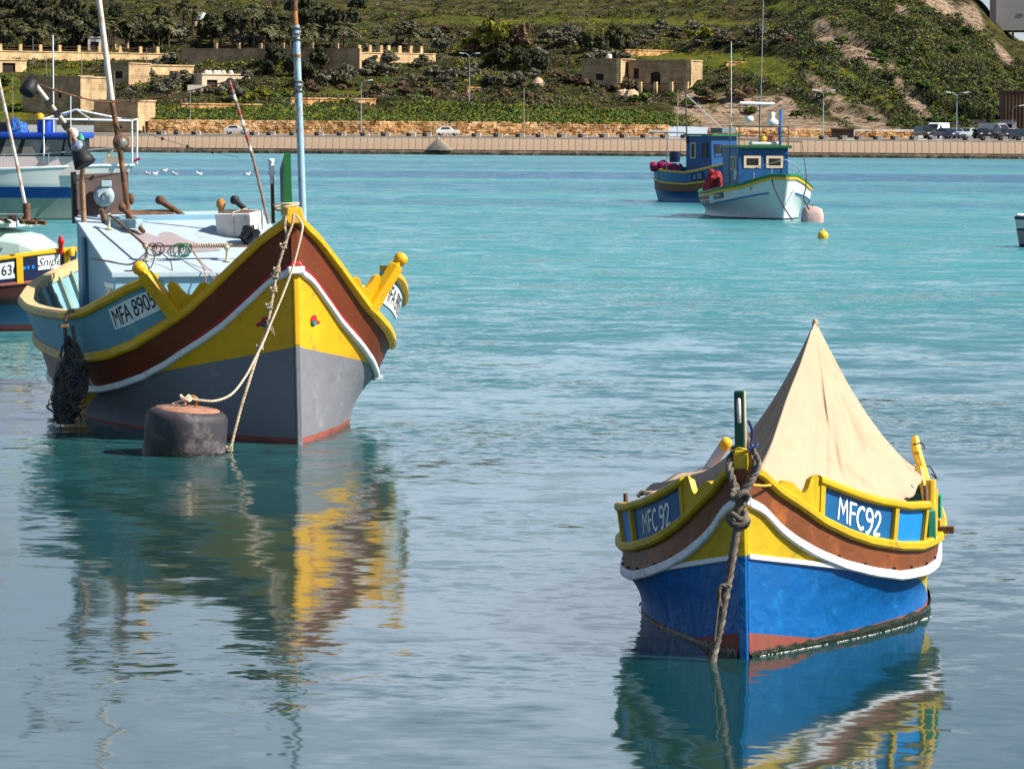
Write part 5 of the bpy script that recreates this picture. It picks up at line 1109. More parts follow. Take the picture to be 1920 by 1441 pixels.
# --- boat 4: blue luzzu behind
t4, h4 = wl_boat('fishing_boat', 'blue fishing boat with yellow rails and magenta nets, half hidden behind the white one', 1440, 382, 37.5, 7.8, 1.4,
    [(-1, 2.2), (0, 2.0), (.6, 1.6), (1.5, 1.2), (2.5, .95), (4, .80), (6, .84), (7.8, 1.0)], [(-1, 1.5), (0, 1.3), (1, .85), (2.5, .55), (5, .48), (7.8, .55)], (mat('umber_paint', (.14, .07, .03), .6), mat('sea_blue_paint', (.008, .11, .26), .45, .15, 2), mat('sea_blue_paint', 0), deep_blue), boot=lambda a: .05)
rail('gunwale_rail', h4.G, t4, yellow, .07, .08, off=-.02); rail('rubbing_strake', h4.W, t4, maroon, .05, .06, off=-.01)
C4 = Line(1.48, 7.9, 7.8 * .38, 1.8, 2.3, [(0, 2.5), (1, 1.9), (2, 1.62), (3, 1.42), (4, 1.30), (6, 1.36), (7.9, 1.5)], sg=.2)
for sd in (-1, 1):
    Sf = Surf(h4.G, C4, sd); a0, a1 = Sf.at_a(1.5), Sf.d[-1] - .02
    slab(mb := MB(), Sf, a0, a1, .02, .97, -.04, 0, 40); mb.build('washboard', mat('sea_blue_paint', 0), t4)
    mb = MB(); sweep(mb, [Sf.P(d, 1, 0) for d in np.linspace(a0, a1, 50)], .13, .09, sd, 0, -.08, .02); mb.build('capping_rail', yellow, t4)
    if sd < 0:
        dd = Sf.at_a(3.1); slab(mb := MB(), Sf, dd - .45, dd + .45, .15, .85, .002, .01, 5); pl = mb.build('number_plate', navy, t4); surf_text(Sf, 'A 55', .30, dd, .5, .014, mat('pale_lettering', (.3, .5, .7), .6), pl, .5, -1)
inner(h4, t4, h4.G, mat('light_blue_panel_paint', 0), deck_g, zd=.6)
w4 = house(t4, -.75, .75, 2.9, 4.7, .7, 2.95, blue_w, .1); port(w4, -.76, 3.4, 2.3, .3, .6, 'l', fm=navy, t=.04); port(w4, -.76, 4.2, 2.3, .25, .6, 'l', t=.05); port(w4, -.35, 2.97, 2.3, .4, .5, fm=navy, t=.04)
mb = MB(); mb.box((0, 3.8, 3.0), (1.7, 2.0, .08)); mb.build('roof', mat('green_rail_paint', 0), w4)
pipes(t4, 'mast', [[(-.8, 4.6, 2.6), (-.82, 4.7, 5.0)]], .04, dk); pipes(t4, 'yard', [[(-.85, 4.6, 3.1), (-2.3, 5.4, 3.13)]], .05, galv); pipes(t4, 'stay', [[(-.82, 4.7, 4.8), (.6, 3.5, 3.1)], [(-1.4, 5.2, 3.1), (-1.4, 5.3, 1.4)]], .018, galv)
mb = MB(); mb.box((.2, 3.3, 3.2), (1.1, .6, .22), 0, rz=.3); mb.build('fish_crate', mat('grey_crate', (.12, .15, .18), .8), t4)
mb = MB(); mb.lathe([(.24, 0), (.26, .25), (.25, .5)], (-.15, 6.2, 1.75), n=14); place(tag(mb.build('plastic_drum', navy), 'dark blue drum standing at the stern of the far blue boat', 'drum'), t4)
R = random.Random(6); mb = MB(); P = [Vector((-.9, 7.0, 1.5)), Vector((-.6, 6.6, 1.62)), Vector((-.5, 6.0, 1.5)), Vector((-.5, 5.3, 1.45))]
mb.tube([p + Vector((R.uniform(-.05, .05),) * 3) for p in smooth_path(P, 6)], [.2 * R.uniform(.7, 1.3) for _ in range(19)], 0, 8, smooth=False); place(tag(mb.build('net_heap', mat('magenta_net', (.28, .02, .09), .9, .4, 8)), 'magenta nets piled along the far blue boat stern', 'net'), t4)
mb = MB(); mb.box((0, 6.0, 1.2), (1.3, 1.6, .7)); mb.build('net_bin', mat('sea_blue_paint', 0), t4, .03)
# --- boat 5: white cabin cruiser on the left
PX5, PY5 = 186, 412
t5, h5 = wl_boat('cabin_cruiser', 'white cabin boat with blue stripe and blue wheelhouse roof behind the large boat', PX5, PY5, 86, 9.5, 1.4,
    [(-2, 2.1), (-1.2, 1.95), (0, 1.85), (3, 1.72), (9.5, 1.65)], [(-2, 1.18), (0, 1.12), (9.5, 1.10)], (mat('grey_white_gelcoat', (.50, .53, .52), .4, .06, 1), mat('stripe_blue', (.006, .05, .24), .4, .1), mat('pale_green_bottom', (.20, .25, .21), .5, .12, 1, .0, 20, (.26, .30, .26), .3, 1), black_p), bowrake=1.2, yg=lambda a: .74, boot=lambda a: .04, pb=1.9, kL=.8, am=.33)
def A5(px): return (PX5 - px) / 55
def Z5(py): return (PY5 - py) / 55
rail('gunwale_rail', h5.G, t5, white_p, .05, .07, off=-.02)
inner(h5, t5, h5.G, white_p, mat('cream_deck', (.55, .5, .42), .7), zd=1.5, t=.08)
def slab5(name, m, xs_, y0, y1, z0, z1, par=None, rk=0.):
    return MB().add([(-xs_, y0, z0), (xs_, y0, z0), (xs_, y1, z0), (-xs_, y1, z0), (-xs_ * .93, y0 + rk, z1), (xs_ * .93, y0 + rk, z1), (xs_ * .93, y1, z1), (-xs_ * .93, y1, z1)], [(3, 2, 1, 0), (4, 5, 6, 7), (0, 1, 5, 4), (1, 2, 6, 5), (2, 3, 7, 6), (3, 0, 4, 7)]).build(name, m, par or t5)
slab5('coaming', mat('pinkish_white', (.62, .54, .51), .5, .05), 1.05, A5(162), 8.5, 1.5, Z5(294))
w5 = slab5('wheelhouse', black_p, .98, A5(158), 6.5, Z5(294), Z5(260))
MB().box((0, (A5(166) + 5.2) / 2, Z5(255)), (2.05, 5.2 - A5(166), .2)).build('roof', mat('royal_blue_canvas', (.008, .06, .42), .6, .2, 3), t5, .06)
gl5 = mat('cabin_glass_tan', (.20, .18, .15), .1, .3, 1.5, spec=.5)
def wx(z): return -.98 * (1 - .07 * (z - Z5(294)) / (Z5(260) - Z5(294))) - .012
for pa, pb_, sk in ((152, 130, .05), (124, 92, .10), (84, 50, .14), (40, 12, .18)):
    z0, z1 = Z5(291), Z5(263); MB().add([(wx(z0), A5(pa), z0), (wx(z0), A5(pb_), z0), (wx(z1), A5(pb_) - sk, z1), (wx(z1), A5(pa) - sk, z1)], [(0, 3, 2, 1)]).build('window_pane', gl5, w5)
slab5('cabin_side', mat('pale_grey_gelcoat', (.45, .47, .52), .4), 1.0, A5(8), 8.4, Z5(294), Z5(262))
fr_, bk_ = A5(253), A5(93); zt_ = Z5(225)
for s_ in (-1, 1):
    for y_, z0 in ((fr_, 1.9), (bk_, 1.9)): pipes(t5, 'canopy_post', [[(s_ * (1.0 if y_ > 0 else .45), y_, z0), (s_ * (1.0 if y_ > 0 else .5), y_, zt_)]], .03, white_p)
pipes(t5, 'canopy_frame', [[(-1.0, bk_, zt_), (-.5, fr_, zt_ - .04), (.5, fr_, zt_ + .02), (1.0, bk_, zt_), (-1.0, bk_, zt_)], [(-1.0, bk_, zt_), (0, A5(143), Z5(207)), (-.8, A5(178), zt_)], [(0, A5(143), Z5(207)), (.7, A5(228), zt_)], [(0, A5(143), Z5(207)), (1.0, bk_, zt_)]], .03, white_p)
pipes(t5, 'bow_rail', [[(-1.25, 5, 2.2), (-1.2, 2, 2.2), (-.9, .3, 2.35), (-.3, -.9, 2.5)], [(-1.25, 3, 1.75), (-1.25, 3, 2.2)], [(-1.15, 1.5, 1.8), (-1.15, 1.5, 2.22)], [(-.9, .3, 1.85), (-.9, .3, 2.35)]], .013, galv)
pipes(t5, 'short_aerial', [[(-.5, A5(138), 2.9), (-.5, A5(138), Z5(180))]], .018, white_p); pipes(t5, 'tall_aerial', [[(-.6, A5(107), 2.9), (-.6, A5(106), Z5(70))]], .024, white_p)
MB().lathe([(.26, 0), (.28, .3), (.26, .46)], (-.5, A5(90), 2.93), n=14).build('blue_barrel', mat('royal_blue_canvas', 0), t5)
MB().lathe([(.16, 0), (.16, .16), (.09, .24)], (-.5, A5(80), 3.36), n=12).build('yellow_can', yellow, t5)
MB().box((-.4, A5(15), 3.05), (.7, 1.0, .5)).build('engine_box', black_p, t5, .06)
place(tag(heap((-.6, A5(38), 2.95), .3, .38, .42, 4).build('blue_bundle', mat('pale_blue_bundle', (.03, .11, .36), .8, .6, 6)), 'crumpled blue cloth bundle on the cabin boat wheelhouse roof', 'cloth bundle'), t5)
mb = MB(); mb.lathe([(.05, -.42), (.13, -.3), (.12, .1), (.04, .22)], (-1.0, A5(162), 2.7), n=12); place(tag(mb.build('green_fender', mat('sea_green_paint', 0)), 'green fender hanging beside the cabin boat wheelhouse', 'fender'), t5)
mb = MB(); mb.lathe([(.05, -.2), (.19, -.1), (.20, .1), (.05, .18)], (-1.05, A5(148), 2.9), n=12, axis=Vector((-1, 0, .2))); place(tag(mb.build('ball_fender', mat('pale_lilac_plastic', 0)), 'pale blue round fender under the cabin boat canopy frame', 'fender'), t5)
pipes(t5, 'bow_roller', [[(-.2, -1.2, 2.0), (-.2, -1.45, 2.1)]], .05, mat('pink_red', (.5, .05, .12), .6))
mb = MB(); mb.box((-.25, -.5, 2.05), (.4, .5, .25)); mb.tube([(-.4, -.3, 2.0), (-.3, -.5, 2.4)], .05, 0, 6); mb.build('anchor_winch', mat('cream_frame_paint', 0), t5)
# --- boat 6: far left, navy and yellow with mint cabin top
t6, h6 = wl_boat('fishing_boat', 'navy and yellow boat with mint cabin top cut off by the left edge', 142, 618, 78, 7.0, 1.3,
    [(0, .80), (1, .70), (3, .66), (7, .75)], [(0, .50), (7, .46)], (mat('dark_maroon', (.035, .007, .007), .5), black_p, mat('sea_navy', (.006, .04, .085), .45, .1, 2), mat('dark_maroon', 0)), yg=lambda a: .40, boot=lambda a: .10, pb=3.8, am=.45, kL=.9)
rail('rubbing_strake', h6.G, t6, maroon, .04, .05, off=-.01)
C6 = Line(1.38, 7.1, 7 * .45, 3.8, 2.3, [(0, 1.22), (.4, 1.17), (1.2, 1.04), (2.5, .98), (7, 1.1)], sg=.1)
for sd in (-1, 1):
    Sf = Surf(h6.G, C6, sd); d1 = Sf.d[-1] - .02; slab(mb := MB(), Sf, .02, d1, .0, .97, -.04, 0, 50); mb.build('washboard', navy, t6)
    mb = MB(); sweep(mb, [Sf.P(d, 1, 0) for d in np.linspace(.02, d1, 60)], .11, .07, sd, 0, -.08, .02); mb.build('capping_rail', yellow, t6)
    if sd < 0:
        q0 = Sf.d[-1]
        def dpx(px):
            best = None
            for d in np.linspace(0, 5, 251):
                p = t6.location + t6.rotation_euler.to_matrix() @ Sf.P(d, .5, 0); x = to_px(p)[0]
                if best is None or abs(x - px) < best[0]: best = (abs(x - px), d)
            return best[1]
        for px in (125, 37): d = dpx(px); slab(mb := MB(), Sf, d - .05, d + .05, 0, 1, .0, .03, 2); mb.build('frame_upright', yellow, t6)
        for txt, xa, xb, h_, sh in (('MFC 636', -40, 28, .24, 0), ('Snipe', 72, 112, .19, .35)):
            da, db = dpx(xa), dpx(xb); dc = (da + db) / 2; slab(mb := MB(), Sf, db, da, .22 if xa < 0 else .42, .86 if xa < 0 else .92, .002, .01, 4); pl = mb.build('number_plate' if xa < 0 else 'name_plate', white_p, t6)
            surf_text(Sf, txt, h_, dc, .54 if xa < 0 else .68, .014, letter_k, pl, .42, -1, shear=sh, xs=.74 if xa < 0 else 1.)
        for k in (45, 53, 62): slab(mb := MB(), Sf, dpx(k) - .02, dpx(k) + .02, .50, .62, .002, .008, 1); mb.build('rivet', mat('light_blue_panel_paint', 0), t6)
inner(h6, t6, h6.G, deck_g, deck_g, zd=.5)
mint = mat('mint_gelcoat', (.42, .56, .52), .4, .06, 1.2, .001, 6, (.5, .58, .55), .2, 1.5)
rows = []
for y, zt, hb in ((.42, 1.30, .42), (.7, 1.44, .58), (1.3, 1.54, .78), (5, 1.56, .85)):
    rows.append([(-hb, y, .7), (-hb, y, zt - .12), (-hb + .07, y, zt), (hb - .07, y, zt), (hb, y, .7)])
mb = MB(); mb.grid(rows, 0, False); mb.add(rows[0], [(0, 1, 2, 3, 4)]); mb.build('cabin_top', mint, t6, .03)
mb = MB(); mb.box((0, 2.9, 1.615), (1.7, 4.2, .08)); mb.build('cabin_roof', mat('mint_roof', (.5, .64, .58), .5, .06), t6, .02)
pipes(t6, 'roof_rail', [[(-.95, .5, 1.78), (-.95, 4.5, 1.80)]] + [[(-.95, y, 1.6), (-.95, y, 1.79)] for y in (.6, 1.2, 1.9, 2.7)], .014, galv)
mb = MB(); mb.lathe([(.035, 0), (.035, .14), (.05, .15), (.05, .2), (.02, .27)], (-.33, .12, 1.18), n=10); mb.build('red_finial', mat('bright_red_paint', (.5, .01, .01), .4), t6)
mb = MB(); mb.lathe([(.05, 0), (.06, .08), (.03, .12)], (-.2, .0, 1.14), n=10); mb.build('post_knob', yellow, t6)
inv6 = t6.rotation_euler.to_matrix().transposed()
mb = MB(); mb.tube([inv6 @ (at_y(px, py, 53.4) - t6.location) for px, py in ((56, 425), (28, 290), (-6, 135))], .028, 0, 8); mb.build('aerial_pole', rusty_white, t6)
R = random.Random(7); mb = MB()
for k in range(9): mb.tube([(-.9 + R.uniform(-.1, .2), .15 + .16 * k, 1.68 + R.uniform(-.03, .05)), (-.8 + R.uniform(-.1, .2), .5 + .12 * k, 1.70 + R.uniform(-.04, .12))], R.uniform(.02, .05), 0, 6)
mb.tube([(-.8, .5, 1.7), (-.8, .5, 1.95)], .06, 0, 6); mb.build('gear_clutter', rust, t6)
# --- boat 7: bow at the right edge
t7, h7 = wl_boat('small_boat', 'grey and navy boat bow just entering at the right edge', 1913, 463, -90, 5, .9, [(-1, .95), (0, .86), (5, .75)], [(-1, .5), (5, .42)], (mat('grey_white_gelcoat', 0), mat('grey_white_gelcoat', 0), mat('taupe_paint', (.24, .22, .21), .5), navy), bowrake=.15, boot=lambda a: .08)
rail('gunwale_rail', h7.G, t7, navy, .06, .08, off=-.02, dz=-.06); rail('rubbing_strake', h7.W, t7, navy, .04, .05, off=-.01)
rows = []
for q in [x for x in QS if .012 < x < .9]: g = h7.G.P(q, 1); x = abs(g.x) - .0; rows.append([(-x, g.y, g.z + .01), (0, g.y, g.z + .06), (x, g.y, g.z + .01)])
MB().grid(rows, 0, False).build('deck', white_p, t7)
# seagulls
gm = mat('gull_white', (.7, .68, .66), .8); gg = mat('gull_grey', (.25, .26, .28), .8)
def gull(loc, rz, first=None):
    t = thing('seagull', '', 'seagull', loc, rz, 'seagulls resting on the water')
    mb = MB(); mb.lathe([(.02, -.2), (.08, -.14), (.11, 0), (.09, .12), (.04, .2)], (0, 0, .07), axis=Vector((1, 0, .1)), n=10); mb.build('body', gm, t)
    mb = MB(); mb.lathe([(.03, -.05), (.055, 0), (.04, .05), (.01, .07)], (.19, 0, .19), n=8); mb.tube([(.15, 0, .1), (.18, 0, .19)], .04, 0, 6); mb.tube([(.23, 0, .19), (.30, 0, .175)], [.018, .005], 0, 5); mb.build('head', gm, t)
    mb = MB(); mb.lathe([(.01, -.26), (.05, -.15), (.085, 0), (.06, .1)], (-.04, 0, .12), axis=Vector((1, 0, .05)), n=8); mb.build('wings', gg, t); return t
for i, (px, py) in enumerate(((279, 328), (290, 328), (308, 322), (329, 328), (374, 328), (463, 329))):
    lab = ['leftmost seagull of the row floating near the cabin boat bow', 'second seagull from the left, close beside the leftmost one', 'seagull floating a little behind and above the others', 'seagull in the middle of the row on the dark water', 'lone seagull right of the group on dark water', 'seagull farthest right, just left of the leaning pole'][i]
    if i == 0: g0 = gull(tuple(at_z(px, py)), 2.8); g0['label'] = lab
    else: copy_tree(g0, tuple(at_z(px, py)), [2.8, .4, .2, 2.9, 3.3, .1][i], lab)
# ======================================================= buildings on the far shore
def stone_mat(name, c1, c2, scale=.9):
    M = bpy.data.materials.new(name); M.use_nodes = True; t = M.node_tree; b = t.nodes['Principled BSDF']; b.inputs['Roughness'].default_value = .95; b.inputs['Specular IOR Level'].default_value = .1
    tcn = t.nodes.new('ShaderNodeTexCoord'); mpn = t.nodes.new('ShaderNodeMapping'); mpn.inputs['Rotation'].default_value = (PI / 2, 0, 0); t.links.new(tcn.outputs['Object'], mpn.inputs[0])
    br = t.nodes.new('ShaderNodeTexBrick'); br.inputs['Scale'].default_value = scale; br.inputs['Color1'].default_value = (*c1, 1); br.inputs['Color2'].default_value = (*c2, 1); br.inputs['Mortar'].default_value = (*[x * .6 for x in c1], 1); br.inputs['Mortar Size'].default_value = .02; br.inputs['Brick Width'].default_value = .6; br.inputs['Row Height'].default_value = .28
    t.links.new(mpn.outputs[0], br.inputs[0])
    n = t.nodes.new('ShaderNodeTexNoise'); n.inputs['Scale'].default_value = .5; n.inputs['Detail'].default_value = 8; n.inputs['Roughness'].default_value = .7; t.links.new(tcn.outputs['Object'], n.inputs['Vector'])
    mr = t.nodes.new('ShaderNodeMapRange'); mr.inputs[1].default_value = .35; mr.inputs[2].default_value = .65; mr.inputs[3].default_value = .55; mr.inputs[4].default_value = 1.25; t.links.new(n.outputs[0], mr.inputs[0])
    mm = t.nodes.new('ShaderNodeMix'); mm.data_type = 'RGBA'; mm.blend_type = 'MULTIPLY'; mm.inputs['Factor'].default_value = 1; t.links.new(br.outputs[0], mm.inputs['A']); t.links.new(mr.outputs[0], mm.inputs['B'])
    t.links.new(mm.outputs['Result'], b.inputs['Base Color']); MATS[name] = M; return M
M_sand = stone_mat('sandstone_blocks', (.66, .45, .23), (.76, .55, .31)); M_tan = stone_mat('weathered_sandstone', (.40, .28, .16), (.48, .34, .20)); M_plas = mat('pale_render', (.55, .50, .44), .9, .2, .8)  # one sandstone in two tones, darkened for walls turned from the sun
M_dark = mat('dark_opening', (.02, .016, .014), .8); M_frame = mat('brown_timber_frame', (.10, .05, .03), .8)
def facade(w, h, ops, m, parent, d=.3, name='wall'):
    """front wall (in the local xz plane, facing -y) with real openings; ops = (x, z, w, h, arch)"""
    xs = sorted(set([0, w] + [o[0] for o in ops] + [o[0] + o[2] for o in ops])); zs = sorted(set([-2, h] + [o[1] for o in ops] + [o[1] + o[3] for o in ops])); mb = MB()
    for a, b in zip(xs, xs[1:]):
        for c, e in zip(zs, zs[1:]):
            if any(o[0] <= (a + b) / 2 <= o[0] + o[2] and o[1] <= (c + e) / 2 <= o[1] + o[3] for o in ops): continue
            mb.add([(a, 0, c), (b, 0, c), (b, 0, e), (a, 0, e)], [(0, 1, 2, 3)])
    for o in ops:
        x, z, ww, hh = o[:4]
        mb.add([(x, 0, z), (x + ww, 0, z), (x + ww, 0, z + hh), (x, 0, z + hh), (x, d, z), (x + ww, d, z), (x + ww, d, z + hh), (x, d, z + hh)], [(0, 4, 5, 1), (1, 5, 6, 2), (2, 6, 7, 3), (3, 7, 4, 0)])
    f = mb.build(name, m, parent)
    for o in ops:
        x, z, ww, hh = o[:4]; nm = o[4] if len(o) > 4 else 'window'
        p = MB(); t_ = .09
        for bx_ in (((x + t_ / 2), z + hh / 2, t_, hh), (x + ww - t_ / 2, z + hh / 2, t_, hh), (x + ww / 2, z + hh - t_ / 2, ww - 2 * t_, t_)): p.box((bx_[0], d - .06, bx_[1]), (bx_[2] - .004, .06, bx_[3] - .004))
        fr = p.build(nm, M_frame, parent); q = MB(); q.add([(x, d, z), (x + ww, d, z), (x + ww, d, z + hh), (x, d, z + hh)], [(0, 1, 2, 3)]); q.build('pane' if nm == 'window' else 'door_leaf', M_dark, fr)
    return f
def bldg(name, label, px0, px1, pyt, pyb, al, depth, m, ops=(), cat='building', Y=None, parapet=True, sides_ops=None, up=0.):
    """block whose front face runs from image column px0 to px1; al = turn of the front towards the left (deg)"""
    base = hill(px0, pyb) if Y is None else at_y(px0, pyb, Y)
    s = FPX / base.y; a = rad(al); w = (px1 - px0) / s / (math.cos(a) + (px0 - 960) / FPX * math.sin(a)); h = (pyb - pyt) / s
    t = thing(name, label, cat, (base.x, base.y, base.z + up), -a)
    facade(w, h, [(o[0] * w, o[1] * h, o[2] * w, o[3] * h) + tuple(o[4:]) for o in ops], m, t)
    mb = MB(); mb.add([(0, 0, -2), (w, 0, -2), (w, depth, -2), (0, depth, -2), (0, 0, h), (w, 0, h), (w, depth, h), (0, depth, h)], [(1, 2, 6, 5), (2, 3, 7, 6), (3, 0, 4, 7)]); mb.build('side_walls', m, t)
    mb = MB(); mb.box((w / 2, depth / 2, h - .12), (w - .01, depth - .01, .15)); mb.build('roof', mat('roof_screed', (.45, .36, .27), .9, .2, 1), t)
    if parapet:
        mb = MB(); mb.box((w / 2, -.0, h + .1), (w + .2, .3, .22)); mb.box((w / 2, depth, h + .1), (w + .2, .3, .22)); mb.box((w, depth / 2, h + .1), (.3, depth - .3, .22)); mb.box((0, depth / 2, h + .1), (.3, depth - .3, .22)); mb.build('parapet', m, t)
    return t, w, h
# farmhouse
t, w, h = bldg('farmhouse', 'right wing of the stone farmhouse with arched dark doorway and railing', 1178, 1293, 119, 164, 24, 5.5, M_tan, [(.08, .28, .09, .42, 'window'), (.36, .02, .16, .42, 'door')])
mb = MB()
xa, ww_ = .36 * w, .16 * w; arch = [(xa + ww_ / 2 - ww_ / 2 * math.cos(k * PI / 10), .44 * h + ww_ / 2 * .6 * math.sin(k * PI / 10)) for k in range(11)]
mb.add([(x, -.012, z) for x, z in arch], [tuple(range(11))[::-1]]); mb.build('door_arch', M_dark, t)
mb = MB(); mb.box((w / 2, -1.6, .25), (w + .6, .12, .12)); mb.build('terrace_rail', M_frame, t)
for k in range(5): MB().box((k * w / 4, -1.6, -.4), (.55, .55, 1.9)).build('gate_pier', M_sand, t)
MB().box((w - .2, -.16, h / 2), (1.0, .3, h)).build('corner_pilaster', M_sand, t)
t, w, h = bldg('farmhouse', 'left wing of the stone farmhouse with small square dark opening', 1090, 1164, 114, 158, 24, 6, M_tan, [(.36, .12, .2, .28, 'window')])
MB().box((w - .3, -.2, h / 2), (.8, .4, h), 0).build('corner_pilaster', M_sand, t)
mb = MB(); mb.lathe([(.45, 0), (.5, .5), (.4, .9), (.1, 1.0)], (w * .55, 2.5, h), n=10); mb.build('water_tank', M_plas, t)
# upper left terraces
def longwall(label, px0, px1, pyt, pyb, al, m, piers=(), pier_h=14, thick=1.2, cat='stone wall'):
    base = hill(px0, pyb); s = FPX / base.y; a = rad(al); w = (px1 - px0) / s / (math.cos(a) + (px0 - 960) / FPX * math.sin(a)); h = (pyb - pyt) / s
    t = thing('retaining_wall', label, cat, base, -a); MB().box((w / 2, thick / 2, h / 2 - 1.5), (w, thick, h + 3)).build('wall_face', m, t); MB().box((w / 2, thick / 2, h + .08), (w + .1, thick + .25, .16)).build('coping', m, t)
    for p in piers: x = (p - px0) / (px1 - px0) * w; MB().box((x, .35, h + pier_h / s / 2), (.55, .55, pier_h / s)).build('pier', m, t)
    if len(piers) > 1:
        mb = MB(); x0, x1 = [(p - px0) / (px1 - px0) * w for p in (piers[0], piers[-1])]
        for f_ in (.35, .75): mb.box(((x0 + x1) / 2, .35, h + pier_h / s * f_), (x1 - x0, .05, .06))
        mb.build('railing', M_frame, t)
    return t
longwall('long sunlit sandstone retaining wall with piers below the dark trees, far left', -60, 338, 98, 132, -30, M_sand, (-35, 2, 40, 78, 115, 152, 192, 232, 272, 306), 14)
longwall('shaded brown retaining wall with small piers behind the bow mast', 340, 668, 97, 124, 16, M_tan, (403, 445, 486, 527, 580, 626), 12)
longwall('short sunlit garden wall topped by seven piers', 671, 818, 101, 121, -32, M_sand, (675, 695, 716, 730, 751, 772, 792), 15)
longwall('low sunlit dry stone wall above the green field right of the farmhouse', 1172, 1490, 95, 106, -26, M_rub, thick=.8)
longwall('low stone wall in the green hedge field behind the bow mast', 545, 706, 187, 199, -26, M_rub, thick=.8)
longwall('low pale stone wall between the two lamp posts on the slope', 876, 990, 166, 176, -26, M_rub, thick=.8)
longwall('low stone wall beneath the small white house, near the left mast', 340, 492, 197, 207, -26, M_rub, thick=.8)
longwall('short dry stone wall on the field terrace above the clay slope', 1362, 1450, 119, 126, -26, M_rub, thick=.8)
bldg('stone_hut', 'narrow sunlit hut with two dark openings among the dark trees', 216, 242, 62, 97, -32, 4, M_sand, [(.3, .62, .4, .14), (.45, .0, .22, .3, 'door')])
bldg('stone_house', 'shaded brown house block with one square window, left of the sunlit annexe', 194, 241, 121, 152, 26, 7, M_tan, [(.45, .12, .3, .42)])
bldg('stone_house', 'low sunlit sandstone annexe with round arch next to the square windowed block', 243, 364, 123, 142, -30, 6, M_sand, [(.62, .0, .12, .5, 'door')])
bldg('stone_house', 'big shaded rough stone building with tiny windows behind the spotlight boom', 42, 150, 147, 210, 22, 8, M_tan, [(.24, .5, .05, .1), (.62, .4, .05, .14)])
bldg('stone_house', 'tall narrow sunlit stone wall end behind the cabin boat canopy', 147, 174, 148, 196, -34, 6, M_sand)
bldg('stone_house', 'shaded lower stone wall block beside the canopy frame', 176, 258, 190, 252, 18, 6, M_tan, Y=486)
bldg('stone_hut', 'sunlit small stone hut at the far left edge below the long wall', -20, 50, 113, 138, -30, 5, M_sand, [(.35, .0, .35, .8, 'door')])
t, w, h = bldg('white_house', 'small pale house with porch openings and white tanks on its roof', 379, 469, 143, 175, -28, 5, mat('cream_render', (.60, .48, .34), .9, .15, 1), [(.10, .0, .22, .7, 'door'), (.62, .05, .2, .7, 'door')])
mb = MB(); R = random.Random(3)
for k in range(6): mb.lathe([(.5, 0), (.55, .4), (.3, .8)], (w * (.15 + .1 * k), 2 + R.uniform(-1, 1), h), n=8)
mb.build('roof_boulder', M_plas, t); t.children[-1]['kind'] = 'stuff'
bldg('polytunnel', 'long white plastic greenhouse roof below the small pale house', 352, 392, 162, 176, -10, 4, M_plas, parapet=False)
bldg('pavilion', 'white roofed garden pavilion among the dark palms', 165, 190, 72, 96, -10, 3, M_plas, [(.2, .0, .6, .7, 'door')])
d_ = hill(379, 40); t = thing('dome_shelter', 'white round dome among the palms near the top left', 'dome', d_); MB().lathe([(1.7 * math.cos(k * PI / 16) + .01, 1.9 * math.sin(k * PI / 16)) for k in range(9)], n=18).build('dome_shell', mat('white_dome', (.62, .62, .66), .6), t)
bldg('garden_gate', 'square stone gateway beside the white dome', 366, 390, 40, 56, -15, 1, mat('pink_stone', (.45, .32, .26), .9, .2, 2), [(.2, 0, .6, .75, 'door')])
for px, py, lab in ((1140, 82, 'white tank on the hillside, upper left of the pair'), (1161, 90, 'white tank on the hillside, lower right of the pair')):
    b_ = hill(px, py + 4); tag(MB().box((b_.x, b_.y, b_.z + .6), (1.0, 1, .7)).build('water_tank', M_plas, None, .08), lab, 'water tank')
# boulders and heap
t = thing('gravel_heap', 'grey gravel heap against the sea wall in front of the white car', 'gravel heap', qp(822, 455.2, .62)); R = random.Random(1)
mb = MB(); mb.grid([[(math.cos(a) * r * R.uniform(.93, 1.07), math.sin(a) * min(r, .8) * .5, z + R.uniform(-.05, .05)) for a in [2 * PI * k / 28 for k in range(28)]] for r, z in ((1.75, 0), (1.3, .42), (.85, .85), (.4, 1.22), (.12, 1.35))], 0, True, True); mb.add([(0, 0, 1.36)], []); mb.build('gravel', mat('grey_gravel', (.25, .21, .17), .95, .4, 6, .03, 12), t)
t = thing('sea_wall_steps', 'narrow slanting stone ramp up the sea wall left of the gravel heap', 'ramp', qp(793, 455.7, .6), QR)
mb = MB(); mb.add([(0, -.3, 0), (1.9, -.3, 0), (1.9, -.3, 1.75), (0, .4, 0), (1.9, .4, 0), (1.9, .4, 1.75)], [(0, 1, 2), (3, 5, 4), (0, 2, 5, 3), (1, 4, 5, 2)]); mb.build('ramp_block', M_cap, t)
# bollards along the quay
bl = thing('bollard', 'round black tyred bollard with pale concrete block on the sea wall coping', 'bollard', qp(506, 457.3, 2.36), QR, 'bollards spaced along the quay edge')
mb = MB(); mb.lathe([(.26, 0), (.30, .1), (.30, .42), (.2, .5)], (-.35, 0, 0), n=12); mb.build('tyre', black_p, bl)
mb = MB(); mb.box((.28, 0, .26), (.62, .5, .5)); mb.build('block', mat('concrete_block', (.42, .36, .32), .9, .2, 3), bl, .03)
for px in (301, 333, 366, 475, 549, 596, 638, 682, 721, 768, 798, 890, 931, 972, 1010, 1050, 1089, 1129, 1167, 1206, 1243, 1281, 1320, 1540, 1575, 1606, 1641, 1674, 1709, 1743, 1809, 1842, 1875, 1909): name_later(copy_tree(bl, qp(px, 457.3, 2.36), QR), px, 250, 'tyred bollard with pale block')
name_later(bl, 506, 250, 'tyred bollard with pale block')
